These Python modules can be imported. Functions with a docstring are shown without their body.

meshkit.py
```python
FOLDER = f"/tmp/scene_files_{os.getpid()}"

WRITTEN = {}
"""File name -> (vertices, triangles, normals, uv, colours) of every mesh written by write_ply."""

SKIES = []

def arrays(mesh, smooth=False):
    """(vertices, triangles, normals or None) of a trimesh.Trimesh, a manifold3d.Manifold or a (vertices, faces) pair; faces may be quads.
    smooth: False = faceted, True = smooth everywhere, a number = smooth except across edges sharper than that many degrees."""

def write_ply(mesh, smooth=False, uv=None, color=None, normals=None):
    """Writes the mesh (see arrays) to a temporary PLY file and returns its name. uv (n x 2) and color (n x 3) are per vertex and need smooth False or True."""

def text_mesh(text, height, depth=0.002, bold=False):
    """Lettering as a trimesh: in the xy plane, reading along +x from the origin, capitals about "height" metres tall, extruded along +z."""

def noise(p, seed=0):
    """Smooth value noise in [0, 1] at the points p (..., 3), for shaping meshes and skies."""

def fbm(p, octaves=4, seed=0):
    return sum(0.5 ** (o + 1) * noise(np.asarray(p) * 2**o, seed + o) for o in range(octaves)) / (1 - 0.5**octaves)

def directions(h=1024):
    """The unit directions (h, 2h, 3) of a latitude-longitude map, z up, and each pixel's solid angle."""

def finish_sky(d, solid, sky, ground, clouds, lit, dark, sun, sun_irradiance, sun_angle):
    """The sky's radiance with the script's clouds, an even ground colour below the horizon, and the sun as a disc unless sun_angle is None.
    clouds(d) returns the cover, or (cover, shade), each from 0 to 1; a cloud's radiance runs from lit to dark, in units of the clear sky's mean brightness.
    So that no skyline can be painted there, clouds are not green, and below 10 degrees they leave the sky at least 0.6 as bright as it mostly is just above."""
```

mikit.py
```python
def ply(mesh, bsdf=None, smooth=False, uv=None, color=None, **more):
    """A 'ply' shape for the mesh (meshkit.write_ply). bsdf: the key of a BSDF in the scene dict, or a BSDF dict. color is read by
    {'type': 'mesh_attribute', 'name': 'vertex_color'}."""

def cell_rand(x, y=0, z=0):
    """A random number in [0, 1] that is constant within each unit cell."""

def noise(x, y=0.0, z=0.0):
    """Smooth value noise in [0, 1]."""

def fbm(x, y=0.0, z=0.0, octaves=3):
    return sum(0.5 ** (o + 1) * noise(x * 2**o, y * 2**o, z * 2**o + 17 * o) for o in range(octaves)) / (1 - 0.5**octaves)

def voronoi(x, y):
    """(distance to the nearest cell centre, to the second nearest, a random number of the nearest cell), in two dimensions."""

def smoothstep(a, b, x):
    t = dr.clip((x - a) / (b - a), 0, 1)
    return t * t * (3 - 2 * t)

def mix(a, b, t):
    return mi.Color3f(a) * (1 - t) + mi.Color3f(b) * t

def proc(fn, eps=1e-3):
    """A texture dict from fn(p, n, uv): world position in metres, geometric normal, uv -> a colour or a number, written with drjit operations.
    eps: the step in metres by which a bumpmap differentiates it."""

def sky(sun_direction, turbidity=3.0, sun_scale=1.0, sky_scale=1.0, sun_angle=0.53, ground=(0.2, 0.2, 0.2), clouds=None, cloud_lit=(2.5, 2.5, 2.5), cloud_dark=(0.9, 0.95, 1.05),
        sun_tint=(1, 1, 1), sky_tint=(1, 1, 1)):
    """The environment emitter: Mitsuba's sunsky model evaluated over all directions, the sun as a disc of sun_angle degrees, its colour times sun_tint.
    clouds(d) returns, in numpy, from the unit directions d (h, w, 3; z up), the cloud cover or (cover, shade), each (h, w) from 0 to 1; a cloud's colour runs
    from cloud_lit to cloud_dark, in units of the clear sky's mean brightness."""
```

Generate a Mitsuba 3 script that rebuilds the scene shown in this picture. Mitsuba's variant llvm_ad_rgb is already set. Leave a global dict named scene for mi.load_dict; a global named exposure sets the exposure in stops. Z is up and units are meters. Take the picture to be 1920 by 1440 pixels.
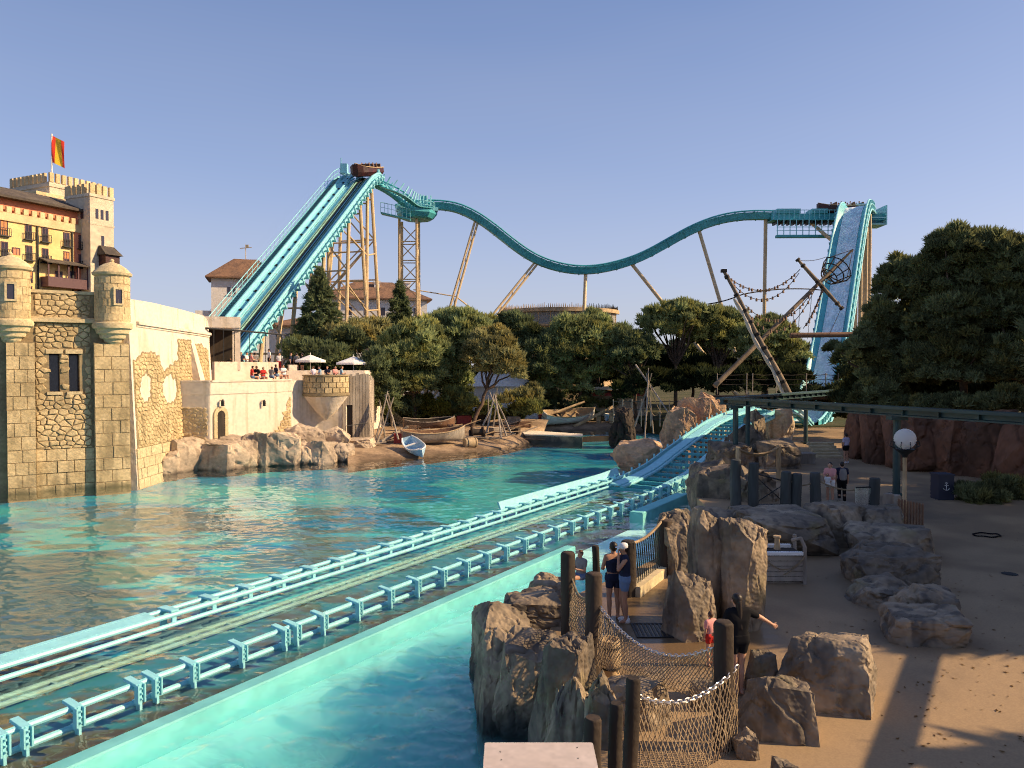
import math, random
import numpy as np, trimesh, shapely, shapely.affinity, manifold3d
import drjit as dr
import mitsuba as mi
import mikit, meshkit
from mikit import proc, noise, fbm, voronoi, smoothstep, mix
T = mi.ScalarTransform4f
scene, labels = {}, {}
PI = math.pi

# ------------------------------------------------------------------ camera, sky, exposure
CAM = np.array([0.0, 0.0, 6.4]); PITCH = math.atan(30 / 1450)
scene['camera'] = {'type': 'perspective', 'fov': 2 * math.degrees(math.atan(960 / 1450)), 'fov_axis': 'x', 'near_clip': 0.2, 'far_clip': 6000,
                   'to_world': T().look_at(CAM.tolist(), [0, math.cos(PITCH), 6.4 - math.sin(PITCH)], [0, 0, 1])}
SUN = np.array([0.95, -0.03, 0.56])
def haze_veil(d):      # the thin milky veil low over the horizon
    return np.clip(.72 * np.exp(-np.maximum(d[..., 2], 0) / .17) + .16 * (meshkit.fbm(d * [2.2, 2.2, 9.0], 4, 3) - .5) * (d[..., 2] > 0), 0, 1)
scene['daylight'] = mikit.sky(SUN, turbidity=3.0, sun_scale=1.32, sun_tint=(1.0, 0.92, 0.79), sky_tint=(1.28, 1.12, 1.28), sky_scale=0.95, ground=(0.2, 0.2, 0.18), clouds=haze_veil, cloud_lit=(1.55, 1.50, 1.58))
exposure = 2.0

# ------------------------------------------------------------------ helpers: rays of photo pixels to points in the place
def ray(px, py):
    a, b = (px - 960) / 1450, (720 - py) / 1450
    return np.array([a, math.cos(PITCH) + b * math.sin(PITCH), -math.sin(PITCH) + b * math.cos(PITCH)])
def at(px, py, Y):
    d = ray(px, py); return CAM + d * (Y / d[1])
def on(px, py, z):
    d = ray(px, py); return CAM + d * ((z - 6.4) / d[2])
def onp(px, py, P, n):
    d = ray(px, py); return CAM + d * (np.dot(np.asarray(P) - CAM, n) / np.dot(d, n))
V = lambda *a: np.array(a, float)
def unit(v):
    v = np.asarray(v, float); return v / max(np.linalg.norm(v), 1e-12)

# ------------------------------------------------------------------ helpers: meshes are (vertices, triangles)
def cat(*ms):
    if len(ms) == 1 and isinstance(ms[0], list): ms = ms[0]
    vs, fs, k = [], [], 0
    for v, f in ms:
        vs.append(v); fs.append(np.asarray(f) + k); k += len(v)
    return np.vstack(vs), np.vstack(fs)
BF = np.array([[0,2,1],[0,3,2],[4,5,6],[4,6,7],[0,1,5],[0,5,4],[1,2,6],[1,6,5],[2,3,7],[2,7,6],[3,0,4],[3,4,7]])
def hexa(b, t):                       # four bottom corners and four top corners (counterclockwise from above)
    return np.vstack([b, t]).astype(float), BF
def box(c, s, rz=0.0):
    x, y, z = np.asarray(s, float) / 2
    b = V(-x,-y,-z,x,-y,-z,x,y,-z,-x,y,-z,-x,-y,z,x,-y,z,x,y,z,-x,y,z).reshape(8, 3)
    return (b @ rotz(rz).T + np.asarray(c, float), BF)
def rotz(a):
    c, s = math.cos(a), math.sin(a); return np.array([[c,-s,0],[s,c,0],[0,0,1.0]])
def bar(p0, p1, w, h, up=(0, 0, 1)):  # a bar with rectangular section; h along up
    p0, p1 = np.asarray(p0, float), np.asarray(p1, float)
    d = unit(p1 - p0); s = np.cross(d, up)
    if np.linalg.norm(s) < 1e-6: s = np.cross(d, [1, 0, 0])
    s = unit(s) * w / 2; u = unit(np.cross(s, d)) * h / 2
    q = [-s-u, s-u, s+u, -s+u]
    v = np.array([p0 + x for x in q] + [p1 + x for x in q])
    return v, np.array([[0,1,2],[0,2,3],[4,6,5],[4,7,6],[0,5,1],[0,4,5],[1,6,2],[1,5,6],[2,7,3],[2,6,7],[3,4,0],[3,7,4]])[:, ::-1]
def tube(pts, r, n=8, caps=True):
    p = np.asarray(pts, float); m = len(p)
    r = np.broadcast_to(np.asarray(r, float), (m,))
    t = np.gradient(p, axis=0); t /= np.linalg.norm(t, axis=1, keepdims=True) + 1e-12
    a = np.cross(t[0], [0, 0, 1.0] if abs(t[0][2]) < 0.9 else [1.0, 0, 0]); a = unit(a)
    A = []
    for k in range(m):
        a = unit(a - t[k] * np.dot(a, t[k])); A.append(a)
    A = np.array(A); B = np.cross(t, A); ang = np.arange(n) * 2 * PI / n
    v = p[:, None] + r[:, None, None] * (np.cos(ang)[None, :, None] * A[:, None] + np.sin(ang)[None, :, None] * B[:, None])
    v = v.reshape(-1, 3); i, j = np.meshgrid(np.arange(m - 1), np.arange(n), indexing='ij')
    q = np.stack([i*n+j, i*n+(j+1)%n, (i+1)*n+(j+1)%n, (i+1)*n+j], -1).reshape(-1, 4)
    f = np.vstack([q[:, [0,1,2]], q[:, [0,2,3]]])
    if caps:
        k = len(v); v = np.vstack([v, p[0], p[-1]]); jj = np.arange(n)
        f = np.vstack([f, np.stack([jj*0+k, (jj+1)%n, jj], 1), np.stack([jj*0+k+1, (m-1)*n+jj, (m-1)*n+(jj+1)%n], 1)])
    return v, f
def lathe(prof, n=24, c=(0, 0, 0)):
    p = np.asarray(prof, float); m = len(p); ang = np.arange(n) * 2 * PI / n
    v = np.stack([p[:, None, 0]*np.cos(ang), p[:, None, 0]*np.sin(ang), np.broadcast_to(p[:, None, 1], (m, n))], -1).reshape(-1, 3) + np.asarray(c, float)
    i, j = np.meshgrid(np.arange(m - 1), np.arange(n), indexing='ij')
    q = np.stack([i*n+j, i*n+(j+1)%n, (i+1)*n+(j+1)%n, (i+1)*n+j], -1).reshape(-1, 4)
    return v, np.vstack([q[:, [0,1,2]], q[:, [0,2,3]]])
def sweep(P, R, U, sec, caps=True):   # a closed section [(right, up)...] along points P with frames R, U
    sec = np.asarray(sec, float); n, m = len(sec), len(P)
    v = (P[:, None] + R[:, None] * sec[None, :, :1] + U[:, None] * sec[None, :, 1:]).reshape(-1, 3)
    i, j = np.meshgrid(np.arange(m - 1), np.arange(n), indexing='ij')
    q = np.stack([i*n+j, i*n+(j+1)%n, (i+1)*n+(j+1)%n, (i+1)*n+j], -1).reshape(-1, 4)
    f = [q[:, [0,1,2]], q[:, [0,2,3]]]
    if caps:
        e = np.array(trimesh.creation.triangulate_polygon(shapely.Polygon(sec), engine='earcut')[1]) if n > 4 else np.array([[0,1,2],[0,2,3]])
        f += [e[:, ::-1], e + (m - 1) * n]
    return v, np.vstack(f)
def rect(x0, x1, y0, y1): return [(x0,y0),(x1,y0),(x1,y1),(x0,y1)]
def prism(poly, z0, z1):
    g = poly if isinstance(poly, shapely.Polygon) else shapely.Polygon(poly)
    m = trimesh.creation.extrude_polygon(shapely.geometry.polygon.orient(g), z1 - z0, engine='earcut')
    return np.array(m.vertices) + [0, 0, z0], np.array(m.faces)
def xf(m, R=None, t=(0, 0, 0)):
    v, f = m; return (v if R is None else v @ np.asarray(R).T) + np.asarray(t, float), f
def basis(x, y, z): return np.stack([x, y, z], 1)
def sag(p0, p1, drop, n=12):
    t = np.linspace(0, 1, n)[:, None]
    p = np.asarray(p0, float) * (1 - t) + np.asarray(p1, float) * t
    p[:, 2] -= drop * 4 * (t * (1 - t))[:, 0]; return p
def smooth_path(ctrl, n):
    from scipy.interpolate import CubicSpline
    c = np.asarray(ctrl, float); s = np.r_[0, np.cumsum(np.linalg.norm(np.diff(c, axis=0), axis=1))]
    return CubicSpline(s, c, bc_type='natural')(np.linspace(0, s[-1], n))
def pillow(q, nrm, h, inset=0.12, rng=None):   # one stone or block on the quad q (4 x 3): proud by h, edges chamfered
    q = np.asarray(q, float); c = q.mean(0); t = c + (q - c) * (1 - inset) + np.asarray(nrm) * h
    if rng is not None: t = t + np.asarray(nrm) * rng.uniform(-.3, .3, (4, 1)) * h
    return np.vstack([q - np.asarray(nrm) * .05, t]), np.array([[4,5,6],[4,6,7],[0,1,5],[0,5,4],[1,2,6],[1,6,5],[2,3,7],[2,7,6],[3,0,4],[3,4,7]])

# ------------------------------------------------------------------ helpers: entries of the scene
_n = {}
def uniq(key):
    k = _n.get(key, -1) + 1; _n[key] = k
    return key if k == 0 else f'{key}_{k:03d}'
def tag(key, label=None, cat_=None, group=None, kind=None):
    d = {}
    if label: d['label'] = label
    if cat_: d['category'] = cat_
    if group: d['group'] = group
    if kind: d['kind'] = kind
    if d: labels[key] = d
    return key
def thing(name, label, cat_, group=None):
    return tag(uniq(name), label, cat_, group)
def part(name, mesh, m, parent, smooth=False, label=None, kind=None, **kw):
    key = uniq(parent + '__' + name)
    scene[key] = mikit.ply(mesh, m, smooth=smooth, **kw)
    if label or kind: tag(key, label, kind=kind)
    return key
def obj(name, mesh, m, label, cat_, smooth=False, group=None, **kw):
    key = thing(name, label, cat_, group); scene[key] = mikit.ply(mesh, m, smooth=smooth, **kw); return key
def setting(name, mesh, m, smooth=False, **kw):
    key = tag(uniq(name), kind='structure'); scene[key] = mikit.ply(mesh, m, smooth=smooth, **kw); return key

# ------------------------------------------------------------------ materials
C = lambda *a: mi.Color3f(*a)
def rgb(*c): return {'type': 'rgb', 'value': list(c)}
def mat(name, col, rough=0.6, metal=0.0, spec=0.4, bump=None, bscale=1.0, eps=0.01, **kw):
    if callable(col): col = proc(col, 0.01)
    elif not isinstance(col, dict): col = rgb(*col)
    b = {'type': 'principled', 'base_color': col, 'roughness': rough, 'metallic': metal, 'specular': spec, **kw}
    if bump is not None: b = {'type': 'bumpmap', 'arbitrary': proc(bump, eps), 'scale': bscale, 'bsdf': b}
    scene[name] = {'type': 'twosided', 'bsdf': b}
    return name
def two(a, b, s, g=10.0, lo=.72, hi=.56, sz=1.0):    # two colours mixed by broad noise, with a fine grain
    def fn(p, n, uv):
        return mix(a, b, smoothstep(.3, .7, fbm(p.x*s, p.y*s, p.z*s*sz, 3))) * (lo + hi * fbm(p.x*g, p.y*g, p.z*g*sz, 2))
    return fn
def grainbump(s, a, s2=0, a2=0):
    def fn(p, n, uv):
        h = a * fbm(p.x*s, p.y*s, p.z*s, 3)
        return h + a2 * noise(p.x*s2, p.y*s2, p.z*s2) if a2 else h
    return fn
gb = grainbump(5, .035, 18, .012)
def weathered(a, b):
    base = two(a, b, 1.1, 9)
    def fn(p, n, uv):
        c = base(p, n, uv); st = smoothstep(.55, .76, fbm(p.x*2.6, p.y*2.6, p.z*.35, 3))
        wet = smoothstep(.45, .05, p.z + .3 * noise(p.x*2, p.y*2, 0))
        return mix(mix(c, (.17,.135,.08), st * .5), (.085,.08,.045), wet * .85)
    return fn
mat('sandstone', weathered((.55,.43,.25), (.41,.315,.175)), .9, spec=.2, bump=grainbump(7, .03, 22, .008))
mat('sandstone_mortar', two((.30,.235,.14), (.24,.185,.11), 1.3, 9), .95, spec=.1)
mat('sandstone_pale', two((.55,.45,.28), (.47,.38,.23), .9, 9), .9, spec=.2, bump=grainbump(9, .012))
def stucco_c(p, n, uv):
    st = dr.maximum(smoothstep(.52, .8, fbm(p.x*.9, p.y*.9, p.z*.45, 4)), .8 * smoothstep(.54, .74, fbm(p.x*3.2, p.y*3.2, p.z*.30, 3)))
    return mix((.66,.575,.48), (.50,.41,.30), st * .85) * (.88 + .24 * fbm(p.x*6, p.y*6, p.z*6, 2))
mat('stucco', stucco_c, .9, spec=.15, bump=grainbump(3, .04, 14, .008))
def rockw_c(p, n, uv):
    b = mix((.48,.38,.28), (.33,.265,.20), smoothstep(.35, .65, fbm(p.x*.8, p.y*.8, p.z*.8, 3)))
    wet = smoothstep(.45, .1, p.z + .35 * noise(p.x*2, p.y*2))
    streak = smoothstep(.55, .75, fbm(p.x*3, p.y*3, p.z*.6, 3))
    return mix(mix(b, (.16,.12,.09), streak * .6), (.07,.055,.045), wet) * (.7 + .6 * fbm(p.x*8, p.y*8, p.z*8, 3))
mat('rock_warm', rockw_c, .85, spec=.25, bump=grainbump(4, .08, 16, .02))
mat('rock_orange', two((.52,.35,.21), (.34,.22,.14), 1.1, 7), .85, spec=.25, bump=grainbump(4, .08, 16, .02))
def rockd_c(p, n, uv):
    b = mix((.31,.24,.165), (.14,.11,.08), smoothstep(.3, .65, fbm(p.x*1.1, p.y*1.1, p.z*1.1, 3)))
    streak = smoothstep(.5, .72, fbm(p.x*4, p.y*4, p.z*.8, 3))
    moss = smoothstep(.62, .8, fbm(p.x*1.7+9, p.y*1.7, p.z*1.7, 3)) 
    wet = smoothstep(.7, .0, p.z + .4 * noise(p.x*2, p.y*2))
    c = mix(mix(b, (.05,.045,.042), streak * .7), (.17,.14,.06), moss * .5)
    return mix(c, (.035,.04,.038), wet) * (.65 + .7 * fbm(p.x*9, p.y*9, p.z*9, 3))
mat('rock_dark', rockd_c, .7, spec=.35, bump=grainbump(5, .05, 22, .018))
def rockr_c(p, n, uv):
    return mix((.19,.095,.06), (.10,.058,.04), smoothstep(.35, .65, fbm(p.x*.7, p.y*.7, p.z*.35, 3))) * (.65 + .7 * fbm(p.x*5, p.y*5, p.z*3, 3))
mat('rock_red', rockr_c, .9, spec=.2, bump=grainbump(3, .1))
def plaza_c(p, n, uv):
    b = mix((.31,.215,.125), (.225,.155,.09), smoothstep(.35, .7, fbm(p.x*.5, p.y*.5, 0, 4)))
    stain = smoothstep(.55, .78, fbm(p.x*.35+5, p.y*.35, 3, 4))
    grit = noise(p.x*45, p.y*45, 0)
    d = dr.sqrt(dr.square(p.x - 3.2) + dr.square((p.y - 16.6) * .8)) + 1.5 * fbm(p.x*1.3, p.y*1.3, 0, 3)
    wet = smoothstep(3.6, 2.2, d)
    return mix(mix(b, (.105,.078,.055), stain * .65), (.11,.07,.036), wet * .8) * (.91 + .18 * grit)
def plaza_r(p, n, uv):
    d = dr.sqrt(dr.square(p.x - 3.2) + dr.square((p.y - 16.6) * .8)) + 1.5 * fbm(p.x*1.3, p.y*1.3, 0, 3)
    return .8 - .5 * smoothstep(3.6, 2.2, d)
mat('plaza_concrete', plaza_c, proc(plaza_r), spec=.4, bump=grainbump(6, .006, 60, .0012), eps=.004)
def shore_c(p, n, uv):
    b = mix((.30,.215,.14), (.17,.12,.08), smoothstep(.35, .65, fbm(p.x*.6, p.y*.6, 0, 4))) * (.7 + .6 * fbm(p.x*6, p.y*6, 0, 2))
    return mix(b, (.075,.055,.035), smoothstep(.30, -.05, p.z + .15 * noise(p.x*1.5, p.y*1.5)))
mat('sand_shore', shore_c, .9, spec=.2, bump=grainbump(2.5, .05))
mat('earth', two((.075,.07,.04), (.05,.055,.028), .2, 3), .95, spec=.1)
def pool_c(p, n, uv):
    o = p.x * .854 - p.y * .521                      # distance across the ride's channel
    f = fbm(p.x*.22 + p.y*.1, p.y*.30, 0, 4)
    f2 = fbm(p.x*.8, p.y*1.5, 5, 5)
    lake = mix((.010,.22,.38), (.06,.42,.41), smoothstep(.36, .68, f))
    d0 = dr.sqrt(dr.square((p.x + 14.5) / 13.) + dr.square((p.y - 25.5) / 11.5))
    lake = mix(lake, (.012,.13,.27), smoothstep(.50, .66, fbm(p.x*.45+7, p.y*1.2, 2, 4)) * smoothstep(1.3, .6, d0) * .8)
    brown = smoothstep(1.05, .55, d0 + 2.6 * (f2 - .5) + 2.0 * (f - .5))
    lake = mix(lake, (.10,.12,.075), brown * .7)  # brown tone put in for murk and the castle reflection
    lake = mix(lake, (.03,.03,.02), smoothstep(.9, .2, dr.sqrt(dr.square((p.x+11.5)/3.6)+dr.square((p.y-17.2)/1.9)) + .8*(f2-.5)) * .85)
    chan = mix((.03,.19,.22), (.09,.105,.07), smoothstep(.46, .68, f2))
    chan = mix(chan, (.06,.045,.025), smoothstep(-14.1, -13.5, o + .5 * (f2 - .5)) * .9)
    f3 = fbm(p.x*1.6 + 5*f2, p.y*1.3 + 5*f, 9, 4)
    basin = mix((.006,.20,.24), (.45,.85,.80), smoothstep(.38, .66, f2 * .30 + f3 * .34 + f * .2 + .32 * smoothstep(-8.5, -12.2, o) - .06))
    c = dr.select(o < -17.2, lake, dr.select(o < -12.7, chan, basin))
    return c
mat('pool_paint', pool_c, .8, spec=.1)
scene['water_surface'] = {'type': 'thindielectric', 'int_ior': 1.19}
def aqua_c(p, n, uv):
    w = smoothstep(.6, .82, fbm(p.x*2.2, p.y*2.2, p.z*2.2, 3))
    return mix((.24,.58,.66), (.36,.62,.64), w * .5) * (.9 + .2 * noise(p.x*7, p.y*7, p.z*7))
mat('aqua_paint', aqua_c, .42, spec=.5)
mat('shaded_teal_paint', two((.05,.33,.39), (.075,.40,.45), .6, 4, .85, .3), .42, spec=.5)  # darker copy of the aqua paint, with the dip track's shade in it
mat('aqua_wall_paint', two((.17,.52,.53), (.13,.45,.47), .8, 4, .85, .3), .6, spec=.4)
mat('dulled_green_paint', two((.22,.44,.40), (.20,.34,.26), 1.2, 6), .8)  # dulled to stand for water absorption over submerged rails; plain green on chain guides
mat('tread_grey', (.12,.24,.27), .7)
mat('beige_steel', two((.60,.45,.26), (.52,.38,.21), .6, 3, .85, .3), .5)
mat('chute_water', two((.84,.90,.90), (.60,.76,.79), 1.6, 6, .7, .6, .35), .25, spec=.6, bump=grainbump(3, .12), bscale=1.0)
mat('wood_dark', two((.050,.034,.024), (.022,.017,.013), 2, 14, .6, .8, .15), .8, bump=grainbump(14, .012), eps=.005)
mat('wood_grey', two((.34,.29,.235), (.22,.18,.145), 2, 14, .7, .6, .15), .85)
mat('wood_mast', two((.25,.185,.12), (.13,.095,.065), 2, 10, .7, .6, .3), .8)
mat('wood_slate', two((.075,.08,.078), (.045,.05,.05), 2, 14, .7, .6, .15), .85)
mat('wood_tan', two((.50,.37,.22), (.36,.25,.14), 2, 14, .75, .5, .3), .8)
mat('wood_brown', two((.22,.12,.07), (.14,.08,.05), 2, 10, .7, .6), .75)
mat('rope_fibre', two((.33,.25,.16), (.23,.17,.11), 3, 30), .95, spec=.1)
mat('dark_metal', (.03,.032,.035), .45, metal=.4)
mat('chain_metal', (.62,.60,.58), .35, metal=.8)
mat('white_paint', two((.78,.77,.74), (.68,.66,.62), .8, 5, .85, .3), .5)
mat('white_wall', two((.70,.68,.66), (.62,.59,.57), .3, 2, .9, .2), .9)
mat('grey_wall', two((.60,.52,.40), (.50,.43,.33), .4, 2, .8, .4), .9)
mat('yellow_wall', two((.78,.58,.27), (.70,.50,.22), .3, 2, .9, .2), .9)
mat('pink_wall', two((.66,.26,.15), (.58,.22,.13), .3, 2, .9, .2), .9)
mat('merlon_wall', two((.66,.52,.30), (.54,.41,.23), .5, 2, .85, .3), .9)
mat('roof_tile', two((.21,.12,.075), (.14,.085,.06), 1.0, 5, .7, .6), .9)
mat('dark_roof', two((.09,.075,.06), (.06,.05,.045), 1.0, 5, .7, .6), .9)
mat('window_glass', (.035,.03,.05), .12, spec=.6)
mat('window_frame', (.10,.05,.06), .6)
mat('shutter_orange', (.55,.22,.08), .7)
for nm_, c_ in (('flag_red', (.80,.08,.05)), ('flag_yellow', (.90,.62,.06))): scene[nm_] = {'type': 'principledthin', 'base_color': rgb(*c_), 'roughness': .8, 'diff_trans': .9}
mat('boat_red', two((.07,.016,.016), (.035,.012,.011), 1, 5), .5)
mat('red_paint', two((.32,.045,.035), (.24,.04,.03), 1.5, 6, .7, .6), .7)
mat('blue_paint', two((.36,.50,.62), (.27,.40,.52), 1.5, 6, .7, .6), .6)
mat('canvas_white', (.78,.75,.72), .9)
mat('rail_dark_green', two((.032,.075,.075), (.022,.05,.055), .8, 6, .8, .4), .45)
scene['globe_white'] = {'type': 'principledthin', 'base_color': rgb(.88, .86, .83), 'roughness': .4, 'diff_trans': 1.0}
mat('bin_blue', (.03,.035,.06), .6)
mat('board_grey', two((.52,.45,.42), (.46,.39,.36), 1.2, 16, .85, .3, 6), .8)
mat('bark', two((.13,.085,.06), (.07,.05,.038), 2, 8), .95)
mat('skin', (.52,.29,.19), .55); mat('skin_tan', (.38,.20,.125), .55); mat('hair_dark', (.018,.012,.010), .5); mat('hair_brown', (.09,.045,.025), .55)
for nm, c in dict(black=(.012,.012,.014), white=(.72,.70,.68), red=(.50,.04,.035), denim=(.13,.20,.33), navy=(.02,.025,.05), grey=(.25,.24,.23), pink=(.70,.32,.30), olive=(.16,.15,.09),
                  lilac=(.55,.50,.62), sky=(.25,.42,.58)).items(): mat('cloth_' + nm, c, .9, spec=.1)
def leaf(name, d=.22):
    scene[name] = {'type': 'twosided', 'bsdf': {'type': 'principled', 'base_color': {'type': 'mesh_attribute', 'name': 'vertex_color'}, 'roughness': .75, 'specular': .2}} if not d else \
        {'type': 'principledthin', 'base_color': {'type': 'mesh_attribute', 'name': 'vertex_color'}, 'roughness': .7, 'diff_trans': d * 2}
    return name
leaf('foliage', .36)

# ================================================================== THE SETTING: ground, pool, water, plaza, shore
NT = V(.854, -.521, 0); DT = V(.521, .854, 0)     # across and along the water ride's track
def tr(Y, off=-15.08, z=0.0): return V((.521 * Y + off) / .854, Y, z)
sea = trimesh.Trimesh([[-3000,-500,-1.6],[3000,-500,-1.6],[3000,5000,-1.6],[-3000,5000,-1.6]], [[0,1,2],[0,2,3]], process=False)
setting('ground', (np.array(sea.vertices), np.array(sea.faces)), 'earth')
def pool_floor():      # deeper, bumpy basin floor, bumps added to make shadow edges ragged
    xs, ys = np.r_[-48, np.arange(-14, 16.1, .14)], np.r_[np.arange(0, 34.1, .14), np.arange(36, 91, 3.0)]; n = len(ys)
    X, Y = np.meshgrid(xs, ys, indexing='ij'); P = np.stack([X, Y, X * 0], -1); o = X * .854 - Y * .521
    w = np.clip((o + 11.9) / 1.2, 0, 1) * (X > -13)
    P[..., 2] = -.42 - w * (.45 + .6 * (meshkit.fbm(P * [1.1, 1.5, 1], 3, 8) - .42) + .5 * (meshkit.fbm(P * [2.6, 3.2, 1], 2, 12) - .5))
    P[..., 2] = np.clip(P[..., 2], -1.35, -.2)
    i, j = np.meshgrid(np.arange(len(xs) - 1), np.arange(n - 1), indexing='ij'); q = np.stack([i*n+j, (i+1)*n+j, (i+1)*n+j+1, i*n+j+1], -1).reshape(-1, 4)
    setting('pool_floor', (P.reshape(-1, 3), np.vstack([q[:, [0,1,2]], q[:, [0,2,3]]])), 'pool_paint', smooth=True)
pool_floor()
def water():
    xs = np.r_[np.arange(-44, -24, .2), np.arange(-24, 3, .08), np.arange(3, 15.1, .2)]; ys = np.r_[np.arange(3, 7, .1), np.arange(7, 30, .068), np.arange(30, 50, .14), np.arange(50, 88.1, .2)]
    X, Y = np.meshgrid(xs, ys, indexing='ij'); n = len(ys)
    P = np.stack([X * 1.0, Y, X * 0], -1); a = P @ rotz(.35).T
    h = .040 * (meshkit.fbm(a * [.7, 1.4, 1], 2, 1) - .5) + .042 * (meshkit.fbm(a * [1.9, 3.8, 1] + 7, 2, 5) - .5) + .030 * (meshkit.noise(a * [3.8, 6.4, 1] + 3, 9) - .5) + .013 * (meshkit.noise(a * [6.5, 10., 1] + 3, 11) - .5)
    o = X * .854 - Y * .521
    P[..., 2] = h * (1 + .8 * np.exp(-((o + 11.2) / 2.0) ** 2))
    i, j = np.meshgrid(np.arange(len(xs) - 1), np.arange(n - 1), indexing='ij')
    q = np.stack([i*n+j, (i+1)*n+j, (i+1)*n+j+1, i*n+j+1], -1).reshape(-1, 4)
    setting('water', (P.reshape(-1, 3), np.vstack([q[:, [0,1,2]], q[:, [0,2,3]]])), 'water_surface', smooth=True)
water()
# the churned basin beside the splash channel is milky with air bubbles
scene['murk'] = {'type': 'homogeneous', 'albedo': {'type': 'rgb', 'value': [.50, .955, .96]}, 'sigma_t': 1.25, 'phase': {'type': 'hg', 'g': .35}}
scene['clear_boundary'] = {'type': 'null'}
q0_, q1_ = V(0,0,0) + DT * ((2.0 + .521 * -12.22) / .854) + NT * -12.22, V(0,0,0) + DT * ((26.5 + .521 * -12.22) / .854) + NT * -12.22
mk = tag(uniq('murky_water'), kind='structure')
scene[mk] = mikit.ply(prism([(q0_[0], q0_[1]), (3, q0_[1]), (3, 17), (6.5, 22), (6.5, q1_[1]), (q1_[0], q1_[1])], -1.45, -.13), 'clear_boundary', interior={'type': 'ref', 'id': 'murk'})

PLAZA = [(1.5,3),(1.2,9),(1.1,11.5),(.75,13.6),(.8,16.2),(1.5,18.6),(3.3,21.0),(4.8,23.2),(5.6,24.6),(12.6,25.6),(13.4,28.6),(7.6,29.2),(7.9,33.5),(9.7,38.5),(11.5,42),(15.8,45),(17.5,53),(15,62),(16,72),(75,80),(75,-40),(.9,-40)]
pz = prism(PLAZA, -1.55, .9)
setting('plaza', pz, 'plaza_concrete')
def slab(name, poly, z0, z1, m): return setting(name, prism(poly, z0, z1), m)
slab('castle_terrain', [(-70,36),(-30,40.5),(-24,44.5),(-22.2,50),(-20.2,51),(-17.6,57),(-13.0,60),(-12.2,66),(-14,74),(-70,80)], -1.5, 1.1, 'earth')
slab('park_ground', [(-160,72),(-12,70),(.2,77),(.6,84.2),(13.4,84.2),(15,79),(16,70),(75,76),(160,60),(160,400),(-160,400)], -1.5, 1.0, 'earth')
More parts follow.
